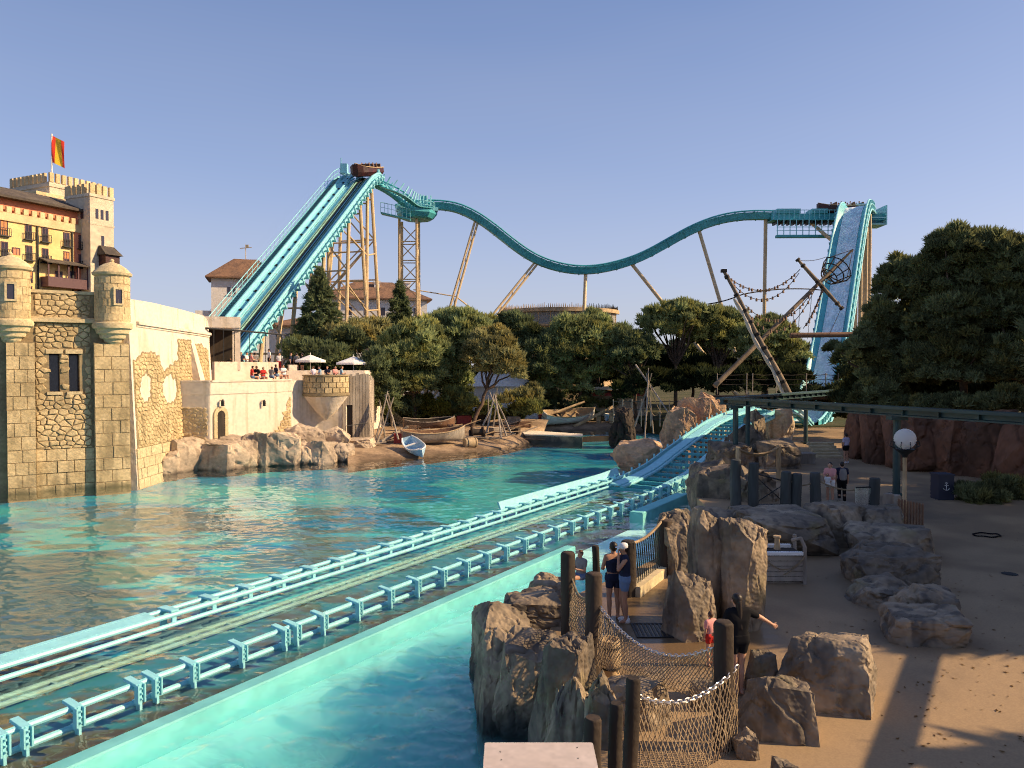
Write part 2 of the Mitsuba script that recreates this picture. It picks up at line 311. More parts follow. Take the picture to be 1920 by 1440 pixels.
# the sloping shore with the fishing things
def shore():
    fr = np.array([on(652,872,0), on(720,864,0), on(800,857,0), on(880,848,0), on(940,842,0), on(1006,826,0), on(1020,815,0)])
    bk = np.array([on(652,805,1.2), on(720,800,1.2), on(800,795,1.2), on(880,790,1.2), on(930,788,1.2), on(985,786,1.2), on(1030,786,1.2)])
    n, m = 60, 24; s = np.linspace(0, 1, n)
    F = np.stack([np.interp(s * 6, np.arange(7), fr[:, k]) for k in range(3)], 1); B = np.stack([np.interp(s * 6, np.arange(7), bk[:, k]) for k in range(3)], 1)
    t = np.linspace(-.22, 1.1, m)[None, :, None]
    P = F[:, None] * (1 - t) + B[:, None] * t
    P[..., 2] = np.where(t[..., 0] < 0, t[..., 0] * 9, 1.15 * np.sin(np.clip(t[..., 0], 0, 1) * PI / 2) ** .7)
    P[..., 2] += .16 * (meshkit.fbm(P * [.8, .8, 0], 3, 4) - .5)
    i, j = np.meshgrid(np.arange(n - 1), np.arange(m - 1), indexing='ij')
    q = np.stack([i*m+j, (i+1)*m+j, (i+1)*m+j+1, i*m+j+1], -1).reshape(-1, 4)
    setting('shore', (P.reshape(-1, 3), np.vstack([q[:, [0,1,2]], q[:, [0,2,3]]])), 'sand_shore', smooth=True)
shore()
def beach():      # the sandy end of the inlet, sloping up to the hedge
    xs, t = np.linspace(0.5, 13.5, 40), np.linspace(-.3, 1.2, 16); X, Tt = np.meshgrid(xs, t, indexing='ij')
    Y = 79.6 + .5 * np.sin(X * .7) + Tt * 4.5; Z = np.where(Tt < 0, Tt * 3, .62 * np.sin(np.clip(Tt, 0, 1) * PI / 2)) + .10 * (meshkit.fbm(np.stack([X, Y, X*0], -1), 3, 5) - .5)
    i, j = np.meshgrid(np.arange(39), np.arange(15), indexing='ij'); q = np.stack([i*16+j, (i+1)*16+j, (i+1)*16+j+1, i*16+j+1], -1).reshape(-1, 4)
    setting('beach', (np.stack([X, Y, Z], -1).reshape(-1, 3), np.vstack([q[:, [0,1,2]], q[:, [0,2,3]]])), 'sand_shore', smooth=True)
beach()

# turquoise dividing wall of the ride channel, standing just above the water
def low_wall2(label, y0, y1, o0, o1, z0, z1):
    P = np.array([DT * (y + .521 * (o0+o1)/2) / .854 for y in np.linspace(y0, y1, 30)]); R = np.tile(NT, (30, 1)); U = np.tile(V(0,0,1), (30, 1))
    return obj('low_wall', sweep(P, R, U, [(o0,z0),(o1,z0),(o1,z1-.03),(o1-.03,z1),(o0+.03,z1),(o0,z1-.03)]), 'aqua_wall_paint', label, 'wall')
low_wall2('long turquoise concrete wall just above the water beside the splash track', 3, 27.3, -12.62, -12.25, -1.1, .10)
low_wall2('short turquoise wall with a chipped top rising from the water near the dark stone quay', 32.5, 37.5, -12.75, -12.15, -1.1, .32)

# ================================================================== CASTLE WALL on the left
rng = np.random.default_rng(7)
cs = thing('castle_wall', 'yellow sandstone castle wall with two round corner turrets rising from the water', 'castle')
O = V(-25.9, 39.5, 0); CU = unit(V(4.7, 3.1, 0)); CN = V(CU[1], -CU[0], 0)
def cp(u, z, off=0.0): return O + CU * u + CN * (off + .035 * max(0, 10 - z)) + V(0, 0, z)
def cu(px):
    p = onp(px, 690, O, CN); return float(np.dot(p - O, CU))
W0, W1, W2, W3 = cu(11), cu(65), cu(170), cu(240)
TOPZ = 10.35
def panel(poly, depth, fn, parent, name, m, off0=0.0):   # polygon in (u, z), thickened inwards
    mm = prism(poly, 0, 1); v = np.array([fn(p[0], p[1], off0 - depth + p[2] * depth) for p in mm[0]])
    return part(name, (v, mm[1]), m, parent)
wins = [(cu(92), cu(112)), (cu(129), cu(149))]
zb, zt = 5.15, 7.15
hole = shapely.union_all([shapely.box(a, zb, b, zt) for a, b in wins])
wallp = shapely.box(-7, -1.4, W3 - .2, TOPZ).difference(hole)
wl = panel(wallp, .9, cp, cs, 'wall', 'sandstone_mortar')
for a, b in wins:
    part('window', cat(hexa(np.array([cp(a,zb,-.85),cp(b,zb,-.85),cp(b,zb,-.95),cp(a,zb,-.95)]), np.array([cp(a,zt,-.85),cp(b,zt,-.85),cp(b,zt,-.95),cp(a,zt,-.95)]))), 'window_glass', cs)
    for u0, u1, z0, z1 in ((a-.16,b+.16,zt,zt+.24),(a-.12,b+.12,zb-.16,zb)):
        part('lintel' if z0 > 6 else 'sill', pillow([cp(u0,z0),cp(u1,z0),cp(u1,z1),cp(u0,z1)], CN, .10, .04), 'sandstone_pale', cs)
def rubble(u0, u1, z0, z1, fn, nrm, size, keep, parent, name, m, single=True, hmax=.1):
    sx, sz = size * 1.3, size * .88; pts = []
    for r, z in enumerate(np.arange(z0 - sz, z1 + sz, sz)):
        for u in np.arange(u0 - sx, u1 + sx, sx): pts.append((u + (r % 2) * sx / 2 + rng.uniform(-.42, .42) * sx, (z + rng.uniform(-.36, .36) * sz) * 1.35))
    out, quads = [], []
    for g_ in shapely.voronoi_polygons(shapely.MultiPoint(pts)).geoms:
        g_ = shapely.affinity.scale(g_, 1, 1 / 1.35, origin=(0, 0)).intersection(shapely.box(u0, z0, u1, z1)).buffer(-.022, join_style='mitre').simplify(.02)
        if g_.geom_type != 'Polygon' or g_.is_empty or g_.area < .012 or not keep(g_.centroid.x, g_.centroid.y): continue
        quads.append(g_); q = np.array(shapely.geometry.polygon.orient(g_).exterior.coords)[:-1]; n = len(q); c = q.mean(0); h = rng.uniform(.45, 1) * hmax; tu, tz = rng.uniform(-.25, .25, 2) * h / size
        P = np.array([fn(*p) for p in q]); I = np.array([fn(*(c + (p - c) * .80)) for p in q]); nn = np.asarray(nrm)
        v = np.vstack([P - nn * .05, P + nn * h * .5, I + nn * (h * (1 + .12 * rng.uniform(-1, 1, n)) + (q - c) @ [tu, tz])[:, None], [fn(*c) + nn * h * 1.08]])
        k = np.arange(n); k1 = (k + 1) % n
        f = np.vstack([np.stack([a_, b_, c_], 1) for a_, b_, c_ in ((k, k1, k1 + n), (k, k1 + n, k + n), (k + n, k1 + n, k1 + 2*n), (k + n, k1 + 2*n, k + 2*n), (k + 2*n, k1 + 2*n, k * 0 + 3*n))])
        if single: part(name, (v, f), m, parent)
        else: out.append((v, f))
    if out: part(name, cat(out), m, parent, kind='stuff')
    return quads
def inw(u, z): return not any(a - .16 < u < b + .16 and zb - .2 < z < zt + .25 for a, b in wins)
rubble(W1 + .02, W2 + .02, 2.15, 8.75, cp, CN, .31, inw, wl, 'stone', 'sandstone')
rubble(W1 + .02, W2 + .02, 9.05, TOPZ, cp, CN, .30, lambda u, z: True, wl, 'stone', 'sandstone')
def ashlar(u0, u1, z0, z1, fn, nrm, rh, bw, parent, m='sandstone', name='block', h=.035, phase=0):
    rows = max(1, round((z1 - z0) / rh)); H = (z1 - z0) / rows
    for r in range(rows):
        n = max(1, round((u1 - u0) / bw)); sh = (.5 if (r + phase) % 2 else 0)
        cuts = sorted({u0, u1, *[u0 + (k + sh) * (u1 - u0) / n + rng.uniform(-.06, .06) for k in range(n + 1) if u0 + .25 < u0 + (k + sh) * (u1 - u0) / n < u1 - .25]})
        za, zc = z0 + r * H + .014, z0 + (r + 1) * H - .014
        for a, b in zip(cuts, cuts[1:]):
            part(name, pillow([fn(a+.012,za),fn(b-.012,za),fn(b-.012,zc),fn(a+.012,zc)], nrm, h * rng.uniform(.5, 1.3), .03), m, parent)
PR = .38                                            # the corner piers stand proud of the wall
for (u0, u1) in ((W0, W1), (W2 + .12, W3)):
    pl = panel(shapely.box(u0, -1.4, u1, 7.75), PR, cp, cs, 'pier', 'sandstone_mortar', PR)
    f = lambda u, z: cp(u, z, PR)
    ashlar(u0, u1, 2.2, 7.7, f, CN, .70, .72, pl); ashlar(u0, u1, -.35, 2.2, f, CN, .64, .8, pl, phase=1)
ashlar(W1, W2 + .12, -.35, 2.15, cp, CN, .62, .9, wl, h=.06)
part('string_course', cat(bar(cp(W1 - .2, 8.9, .1), cp(W2 + .3, 8.9, .1), .36, .20), bar(cp(W1 - .2, 9.02, .06), cp(W2 + .3, 9.02, .06), .2, .12)), 'sandstone_pale', cs)
part('parapet', bar(cp(-7, TOPZ + .05, -.4), cp(W3 - .3, TOPZ + .05, -.4), 1.0, .16), 'sandstone_pale', cs)
def turret(px, Yc, win_az):
    c = at(px, 690, Yc); c[2] = 0
    core = lathe([(0.0,7.55),(.2,7.6),(.42,7.8),(.46,7.95),(.62,8.0),(.66,8.2),(.80,8.26),(.84,8.46),(.98,8.54),(1.01,8.68),(.98,8.82),(.86,8.86),(.83,10.9),(.83,11.34),(.97,11.40),(1.0,11.52),(.93,11.57),(.70,11.82),(.40,12.02),(.15,12.10),(.09,12.14),(.12,12.22),(.05,12.31),(0,12.32)], 32, c)
    tk = part('turret', core, 'sandstone_pale', cs, smooth=28)
    for r in range(6):
        for k in range(8):
            z0 = 8.92 + r * .40; a0 = (k + .5 * (r % 2)) * 2 * PI / 8; a1 = a0 + 2 * PI / 8
            am = (a0 + a1) / 2
            if r in (2, 3) and abs((am - win_az + PI) % (2 * PI) - PI) < .3: continue
            quad = []
            for s in range(3):
                aa, ab = a0 + .02 + (a1 - a0 - .04) * s / 3, a0 + .02 + (a1 - a0 - .04) * (s + 1) / 3
                R0, R1 = .82, .875 + rng.uniform(-.012, .012)
                pt = lambda a_, R_, z_: c + V(R_ * math.cos(a_), R_ * math.sin(a_), z_)
                quad.append(hexa(np.array([pt(aa,R0,z0),pt(aa,R1,z0+.012),pt(ab,R1,z0+.012),pt(ab,R0,z0)]), np.array([pt(aa,R0,z0+.385),pt(aa,R1,z0+.375),pt(ab,R1,z0+.375),pt(ab,R0,z0+.385)])))
            part('block', cat(quad), 'sandstone', tk)
    d = V(math.cos(win_az), math.sin(win_az), 0); s = V(-d[1], d[0], 0)
    q = c + d * .80
    part('window', bar(q + V(0,0,9.85), q + V(0,0,10.6), .3, .16, up=d), 'window_glass', tk)
    part('window_frame', cat(bar(q + s*.21 + V(0,0,9.8), q + s*.21 + V(0,0,10.7), .1, .26, up=d), bar(q - s*.21 + V(0,0,9.8), q - s*.21 + V(0,0,10.7), .1, .26, up=d), bar(q + s*.26 + V(0,0,10.66), q - s*.26 + V(0,0,10.66), .26, .12), bar(q + s*.26 + V(0,0,9.8), q - s*.26 + V(0,0,9.8), .26, .1)), 'sandstone_pale', tk)
turret(22, 39.5, -1.0); turret(212, 42.05, -.75)

# stucco flank of the castle with patches of bare rubble
SW0, SW1 = at(240, 690, 42.9), at(392, 690, 55.0); SW0[2] = SW1[2] = 0
SU = unit(SW1 - SW0); SN = V(SU[1], -SU[0], 0); SL = float(np.linalg.norm(SW1 - SW0))
def sp(u, z, off=0.0): return SW0 + SU * u + SN * (off + .05 * max(0, 8.8 - z)) + V(0, 0, z)
sw = thing('stucco_wall', 'long cream plastered rampart with bare rubble patches beside the right castle turret', 'wall')
top = [(0, 10.25), (3, 10.28), (7, 10.2), (SL - .9, 10.05), (SL - .25, 9.8), (SL, 9.3)]
panel(shapely.Polygon([(0, -1.4), (SL, -1.4), *top[::-1]]), 1.4, sp, sw, 'plaster_face', 'stucco')
part('cornice', cat(bar(sp(.9,8.95,.06), sp(SL-.1,8.8,.06), .34, .16), bar(sp(.9,8.8,.02), sp(SL-.1,8.66,.02), .2, .12)), 'stucco', sw)
bt = [(7.9,0),(9.1,0)]
part('buttress', hexa(np.array([sp(8.3,3,1.15),sp(9.3,3,1.15),sp(9.3,3,-.1),sp(8.3,3,-.1)]), np.array([sp(8.5,8.1,.12),sp(9.1,8.1,.12),sp(9.1,8.1,-.1),sp(8.5,8.1,-.1)])), 'stucco', sw)
nzz = lambda u, s: float(meshkit.noise(np.array([u, s, .3]), 3))
def keep(u, z):
    lim = 5.9 + 1.6 * nzz(u * .9, 1.0) + (1.3 if u > 6.6 else 0)
    e1 = ((u - 1.6) / .8) ** 2 + ((z - 5.3) / .9) ** 2; e2 = ((u - 4.9) / 1.1) ** 2 + ((z - 5.1) / 1.0) ** 2
    return z < lim and e1 > 1 and e2 > 1
qs = rubble(.3, SL - .5, 1.9, 8.2, lambda u, z: sp(u, z, .05), SN, .27, keep, sw, 'rubble_stones', 'sandstone', False, .07)
un = shapely.union_all([q.buffer(.09) for q in qs]).buffer(.15).buffer(-.13)
for gpoly in getattr(un, 'geoms', [un]):
    panel(gpoly, .10, sp, sw, 'bare_patch', 'sandstone_mortar', .055)
ashlar(.05, 6.5, -.4, 1.9, lambda u, z: sp(u, z, .06), SN, .6, .75, sw, 'sandstone_pale')

# ------------------------------------------------------------------ plaster house with an arched door, and its terraces
hs = thing('plaster_house', 'low cream plaster house with an arched door above the boulders by the water', 'house')
HA, HB = V(-21.4, 49.4, 0), V(-19.25, 49.4, 0); HC = V(-16.0, 56.0, 0)
foot = [(-22.6,49.4),(-19.4,49.4),(-19.31,49.43),(-19.25,49.52),(-16.0,56.0),(-15.4,57.3),(-14.6,58.0),(-12.5,58.3),(-12.4,63),(-23,63)]
part('wall', prism(foot, -.5, 4.7), 'stucco', hs)
par = shapely.LineString([(-21.5,49.5),(-19.33,49.5),(-16.08,56.03),(-15.45,57.4),(-14.62,58.12),(-12.6,58.42)]).buffer(.13, cap_style='flat')
part('parapet', prism(par, 4.703, 5.5), 'stucco', hs)
part('coping', cat(bar(V(-21.5,49.5,5.55), V(-19.3,49.5,5.55), .34, .12), bar(V(-19.3,49.5,5.55), V(-16.05,56.0,5.55), .34, .12)), 'stucco', hs)
HU = unit(HC - HB); HN = V(HU[1], -HU[0], 0)
def hp(u, z, off=0.0): return HB + HU * u + HN * off + V(0, 0, z)
p = onp(414, 815, HB, HN); du = float(np.dot(p - HB, HU)); dz = float(p[2])
arch = [(du-.32, dz-.2), (du+.32, dz-.2)] + [(du + .32*math.cos(a), dz + 1.25 + .32*math.sin(a)) for a in np.linspace(0, PI, 9)]
panel(shapely.Polygon(arch), .05, hp, hs, 'door', 'wood_dark', .035)
outer = shapely.Polygon(arch).buffer(.26).difference(shapely.Polygon(arch)).difference(shapely.box(du-2, dz-2, du+2, dz-.2))
panel(outer, .10, hp, hs, 'door_surround', 'sandstone_pale', .07)
for px, py in ((413, 757), (491, 757)):
    q = onp(px, py, HB, HN) + HN * .22
    ln = obj('wall_lantern', cat(box(q, (.16,.16,.3)), bar(q + V(0,0,.2), q + V(0,0,.2) - HN*.24, .04, .04), lathe([(.13,.15),(.02,.3),(0,.3)], 6, q)), 'dark_metal',
             'black iron wall lantern ' + ('right above the arched door' if px < 450 else 'alone on the middle of the bright plaster wall'), 'lantern')
qs = rubble(.1, 1.85, 1.5, 3.9, lambda u, z: V(-21.3 + u, 49.38, z), V(0,-1,0), .26, lambda u, z: z < 3.0 + .9 * nzz(u * 1.3, 4) + .4, hs, 'rubble_stones', 'sandstone', False, .05)
qs = rubble(5.6, 7.3, 1.2, 4.6, lambda u, z: hp(u, z, .02), HN, .26, lambda u, z: z < 1.4 + (u - 5.5) * 1.7, hs, 'rubble_stones', 'sandstone', False, .05)
bc = V(-13.9, 57.75, 0)
bs = thing('bastion', 'round sandstone bastion bulging from the corner of the plaster house', 'bastion')
part('corbel', lathe([(.05,2.5),(.3,2.7),(.8,3.2),(1.25,3.8),(1.55,4.2),(1.62,4.3)], 36, bc), 'stucco', bs, smooth=40)
part('parapet', lathe([(1.62,4.3),(1.72,4.36),(1.72,4.52),(1.62,4.56),(1.62,5.75),(1.72,5.8),(1.72,5.9),(1.4,5.9),(1.4,4.4)], 36, bc), 'sandstone_mortar', bs, smooth=30)
for r in range(3):
    for k in range(18):
        a0, a1 = (k + .5 * (r % 2)) * PI / 9 + .015, (k + 1 + .5 * (r % 2)) * PI / 9 - .015
        z0, z1 = 4.58 + r * .39, 4.95 + r * .39
        P = [bc + V(1.625*math.cos(a), 1.625*math.sin(a), z) for a, z in ((a0,z0),(a1,z0),(a1,z1),(a0,z1))]
        part('block', pillow(P, V(math.cos((a0+a1)/2), math.sin((a0+a1)/2), 0), .06, .06), 'sandstone', bs)
ut = thing('terrace_wall', 'cream plaster wall of the upper terrace behind the seated guests', 'wall')
a, b = at(400, 690, 55.5), at(520, 690, 60.0); a[2] = b[2] = 0
part('wall', cat(bar(a + V(0,0,6.1), b + V(0,0,6.1), .3, 1.5), bar(b + V(.7,.6,6.0), at(556,690,61) * [1,1,0] + V(0,0,6.0), .3, 1.3)), 'stucco', ut)
part('terrace_floor', prism([(-22.6,55.2),(a[0],a[1]+.1),(b[0],b[1]+.1),(-12,63),(-11.5,72),(-30,72),(-30,56)], 1.0, 6.2), 'stucco', ut)
lf = thing('kiosk', 'small open cream kiosk with a thick flat roof slab at the end of the rampart', 'kiosk')
k0 = at(418, 690, 57.6); k0[2] = 0
part('roof_slab', box(k0 + V(0,0,9.75), (2.5,2.3,.8), .35), 'stucco', lf)
part('pillar', box(k0 + rotz(.35) @ V(.95,-.8,0) + V(0,0,7.8), (.55,.55,3.1), .35), 'stucco', lf)
part('back_wall', box(k0 + rotz(.35) @ V(-.2,1.0,0) + V(0,0,7.8), (2.0,.2,3.1), .35), 'wood_dark', lf)  # dark tone stands in for the shaded kiosk interior
part('side_wall', box(k0 + rotz(.35) @ V(-1.1,.1,0) + V(0,0,7.8), (.2,1.9,3.1), .35), 'grey_wall', lf)
pg = thing('pergola', 'thin dark metal pergola frame over the upper terrace', 'pergola')
e0, e1, e2 = at(386, 615, 54.3), at(460, 621, 57.5), at(536, 628, 61)
part('beam', tube([e0, e1, e2], .07, 6), 'dark_metal', pg)
for px, yb, Yd in ((401,676,55),(419,676,55.7),(440,678,56.5),(468,702,58),(498,702,59.3),(528,694,60.7)):
    t_ = at(px, 617 + (px-386)*.075, Yd); b_ = at(px, yb, Yd)
    part('post', tube([t_, b_], .028, 5), 'dark_metal', pg)
b_ = at(533, 650, 61)
# weathered plank shed at the end of the house
sh = thing('plank_shed', 'tall shed of weathered grey planks at the right end of the plaster house', 'shed')
s0, s1 = V(-12.75, 58.2, 0), V(-10.9, 59.0, 0)
part('frame', prism([(-12.7,58.4),(-11.0,59.1),(-11.2,62),(-12.7,62)], .5, 5.6), 'wood_dark', sh)
for k in range(8):
    t0 = s0 + (s1 - s0) * (k / 8); t1 = s0 + (s1 - s0) * ((k + .9) / 8); hz = 5.75 + rng.uniform(-.25, .25)
    zlow = 3.6 if k in (1, 2) else .75
    part('plank', hexa(np.array([t0+V(0,0,zlow),t1+V(0,0,zlow),t1+V(-.04,.08,zlow),t0+V(-.04,.08,zlow)]), np.array([t0+V(0,0,hz),t1+V(0,0,hz+.05),t1+V(-.04,.08,hz+.05),t0+V(-.04,.08,hz)])), 'wood_grey', sh)
for k in range(9):
    t0 = s1 + V(-.05,.08,0) + V(-.1,2.9,0) * (k / 9); t1 = t0 + V(-.1,2.9,0) * (.9 / 9); hz = 5.7 + rng.uniform(-.3, .2)
    part('plank', hexa(np.array([t0+V(0,0,.75),t1+V(0,0,.75),t1+V(-.08,0,.75),t0+V(-.08,0,.75)]), np.array([t0+V(0,0,hz),t1+V(0,0,hz),t1+V(-.08,0,hz),t0+V(-.08,0,hz)])), 'wood_grey', sh)
rl = thing('iron_railing', 'short black iron railing in front of the plank shed', 'railing')
r0, r1 = at(648, 822, 56.6), at(690, 815, 58.2)
part('top_rail', tube([r0 + V(0,0,.9), r1 + V(0,0,.9)], .03, 5), 'dark_metal', rl)
for k in range(8):
    q = r0 + (r1 - r0) * k / 7; part('bar', tube([q, q + V(0,0,.9)], .02, 5), 'dark_metal', rl)

# ================================================================== HOTEL far left
HTU = unit(V(.44, .9, 0)); HTN = V(HTU[1], -HTU[0], 0); HP = V(-57.9, 104.6, 0)
ht = thing('castle_hotel', 'tall yellow hotel with battlements, small balconies and a stone corner tower', 'hotel')
def fp(u, z, off=0.0): return HP + HTU * u + HTN * off + V(0, 0, z)
def fu(px, py):
    q = onp(px, py, HP, HTN); return float(np.dot(q - HP, HTU)), float(q[2])
def fbox(u0, u1, z0, z1, o0, o1):
    return hexa(np.array([fp(u0,z0,o1),fp(u1,z0,o1),fp(u1,z0,o0),fp(u0,z0,o0)]), np.array([fp(u0,z1,o1),fp(u1,z1,o1),fp(u1,z1,o0),fp(u0,z1,o0)]))
uE = fu(165, 430)[0]; uP = fu(139, 470)[0]; uL = uE - 34
zc0, zc1 = fu(160, 434)[1], fu(160, 414)[1]
part('yellow_wall', fbox(uL, uP, 1, zc0, -12, 0), 'yellow_wall', ht)
part('pink_wall', fbox(uP + .003, uE, 1, zc0, -12, .08), 'pink_wall', ht)
part('attic_wall', fbox(uL, uE, zc0, 27.3, -12, -.5), 'pink_wall', ht)
part('roof', cat(fbox(uL - .5, uE, 27.3, 27.6, -12, .7), hexa(np.array([fp(uL-.5,27.6,.7),fp(uE,27.6,.7),fp(uE,27.6,-12),fp(uL-.5,27.6,-12)]), np.array([fp(uL+1,29.8,-5.4),fp(uE,29.8,-5.4),fp(uE,29.8,-6.5),fp(uL+1,29.8,-6.5)]))), 'dark_roof', ht)
part('cornice', fbox(uL, uE, zc0 - .35, zc0, -.2, .25), 'merlon_wall', ht)
part('battlement', fbox(uL, uE, zc0, zc0 + .7, -.05, .22), 'merlon_wall', ht)
u = uL
while u < uE - .3:
    part('merlon', fbox(u, min(u + .62, uE), zc0 + .7, zc1, -.05, .26), 'merlon_wall', ht); u += 1.05
def win(px, py, w=.95, h=2.0, shut=None, rail=True, host=None):
    w *= .68; h *= .86
    u, z = fu(px, py); off = .1 if u > uP else 0.0
    k = part('window', fbox(u - w/2, u + w/2, z - h/2, z + h/2, off - .03, off + .05), shut or 'window_glass', ht)
    part('frame', cat(fbox(u-w/2-.1,u-w/2,z-h/2,z+h/2,off-.03,off+.09), fbox(u+w/2,u+w/2+.1,z-h/2,z+h/2,off-.03,off+.09), fbox(u-w/2-.1,u+w/2+.1,z+h/2,z+h/2+.12,off-.03,off+.1), fbox(u-.04,u+.04,z-h/2,z+h/2,off+.05,off+.08)), 'window_frame', k)
    if rail:
        ms = [fbox(u-w/2-.3,u+w/2+.3,z-h/2-.14,z-h/2-.003,off+.003,off+.45), fbox(u-w/2-.3,u+w/2+.3,z-h/2+.85,z-h/2+.92,off+.38,off+.45)]
        ms += [fbox(x-.03,x+.03,z-h/2,z-h/2+.85,off+.39,off+.44) for x in np.linspace(u-w/2-.27,u+w/2+.27,7)]
        part('balcony', cat(ms), 'dark_metal', k)
for px, py in ((53,436),(84,441),(124.5,450),(152,455),(54,475),(84.5,480),(152,491),(8,468)): win(px, py)
win(7, 427, 1.1, 2.2, 'shutter_orange'); win(124.5, 480, .9, 1.1, 'shutter_orange', False); win(124.5, 492, .9, .9, None, False)
win(30, 472, 1.1, .9, 'pink_wall', False); win(55, 512, .9, 1.5, 'shutter_orange', False); win(55, 524, .9, .9, None, False); win(55, 543, .7, .8, None, False)
win(84, 550, .9, 1.0, 'shutter_orange', False); win(150, 551, .9, .8, 'shutter_orange', False); win(110, 520, 1.2, 1.6, None, False); win(135, 520, 1.2, 1.6, None, False)
(u0, z0), (u1, z1) = fu(76, 545), fu(151, 499)
za, zbk = fu(115, 541)[1], fu(115, 523)[1]
bl = part('long_balcony', fbox(u0, u1, za, zbk, .05, 1.6), 'window_frame', ht)
part('balcony_roof', hexa(np.array([fp(u0-.3,zbk+1.7,1.9),fp(u1+.3,zbk+1.7,1.9),fp(u1+.3,zbk+2.3,.05),fp(u0-.3,zbk+2.3,.05)]), np.array([fp(u0-.3,zbk+1.85,1.9),fp(u1+.3,zbk+1.85,1.9),fp(u1+.3,zbk+2.45,.05),fp(u0-.3,zbk+2.45,.05)])), 'dark_roof', bl)
for k in range(5):
    x = u0 + (u1 - u0) * (k + .02) / 4.1
    part('post', fbox(x, x + .16, zbk, zbk + 1.75, 1.4, 1.56), 'window_frame', bl)
for px in (69, 134): 
    x = fu(px, 430)[0]; part('drainpipe', fbox(x-.08, x+.08, 8, zc0, .1, .24), 'dark_metal', ht)
# corner tower
tc = at(172, 690, 103.4); tc[2] = 0; TU, TV = HTU, V(-HTU[1], HTU[0], 0)
def tw(u0, u1, v0, v1, z0, z1, c): return hexa(np.array([c+TU*u0+TV*v0, c+TU*u1+TV*v0, c+TU*u1+TV*v1, c+TU*u0+TV*v1]) + V(0,0,z0), np.array([c+TU*u0+TV*v0, c+TU*u1+TV*v0, c+TU*u1+TV*v1, c+TU*u0+TV*v1]) + V(0,0,z1))
def battle(parent, c, u1, v1, z, h=1.3, st=.95, w=.6):
    for k in range(int(u1 / st) + 1):
        x = min(k * st, u1 - w); part('merlon', tw(x, x + w, -.12, .25, z, z + h, c), 'merlon_wall', parent)
    for k in range(1, int(v1 / st) + 1):
        y = min(k * st, v1 - w); part('merlon', tw(-.12, .25, y, y + w, z, z + h, c), 'merlon_wall', parent)
tt = part('corner_tower', cat(tw(0, 3.5, 0, 5, 1, 29.3, tc), tw(-.12, 3.62, -.12, 5.1, 29.3, 29.7, tc), tw(-.05,3.55,-.05,5,25.6,25.85,tc)), 'grey_wall', ht)
battle(tt, tc, 3.5, 5, 29.7)
def twin(u, z, w, h, m='window_glass'): part('window', tw(u - w/2, u + w/2, -.04, .2, z - h/2, z + h/2, tc), m, tt)
for u in (1.0, 1.75, 2.5): twin(u, 27.1, .42, 1.3)
twin(1.8, 23.6, .4, 1.3)
for v in (1.6, 3.2): part('window', tw(-.04, .2, v - .3, v + .3, 26.4, 27.7, tc), 'window_glass', tt)
bw = part('bay_window', tw(1.2, 3.3, -1.4, -.003, 18.4, 21.6, tc), 'boat_red', tt)
part('bay_roof', hexa(np.array([tc+TU*.9-TV*1.8, tc+TU*3.6-TV*1.8, tc+TU*3.6, tc+TU*.9]) + V(0,0,21.6), np.array([tc+TU*1.2-TV*.3, tc+TU*3.3-TV*.3, tc+TU*3.3, tc+TU*1.2]) + V(0,0,22.9)), 'dark_roof', tt)
part('bay_bracket', cat([tw(u, u + .15, -1.0, -.003, 17.6, 18.4, tc) for u in (1.3, 2.2, 3.0)]), 'boat_red', tt)
# keep behind
kc = at(97, 690, 112); kc[2] = 0
kp = part('keep', cat(tw(0, 8.5, 0, 9.4, 20, 33.3, kc), tw(-.15, 8.6, -.15, 9.5, 32.6, 33.0, kc)), 'grey_wall', ht); battle(kp, kc, 8.5, 9.4, 33.3)
kc2 = at(72, 690, 109.5); kc2[2] = 0
part('stair_block', tw(0, 4.2, 0, 5, 20, 31.4, kc2), 'merlon_wall', ht)
fl = thing('hotel_flag', 'red and yellow banner flag flying from the white pole on the hotel keep', 'flag')
fb = at(97, 330, 114); ftp = at(97, 251, 114)
part('pole', tube([fb - V(0,0,1), ftp], .11, 6), 'white_paint', fl)
for m_, (x0, x1) in (('flag_red', (0, .35)), ('flag_yellow', (.35, 1.15)), ('flag_red', (1.15, 1.5))):
    n = 12; zz = np.linspace(0, -3.9, n); xs = np.linspace(x0, x1, 4)
    Xg, Zg = np.meshgrid(xs, zz)
    P = ftp + np.stack([Xg * (1 - .05*np.abs(Zg)*0) + .06, .35 * Xg + .16 * np.sin(Xg * 4.2 + Zg * .8), Zg - .25 - .5 * Xg], -1)
    q = np.array([[i*4+j, i*4+j+1, (i+1)*4+j+1, (i+1)*4+j] for i in range(n-1) for j in range(3)])
    part('stripe', (P.reshape(-1,3), np.vstack([q[:, [0,1,2]], q[:, [0,2,3]]])), m_, fl, smooth=True)

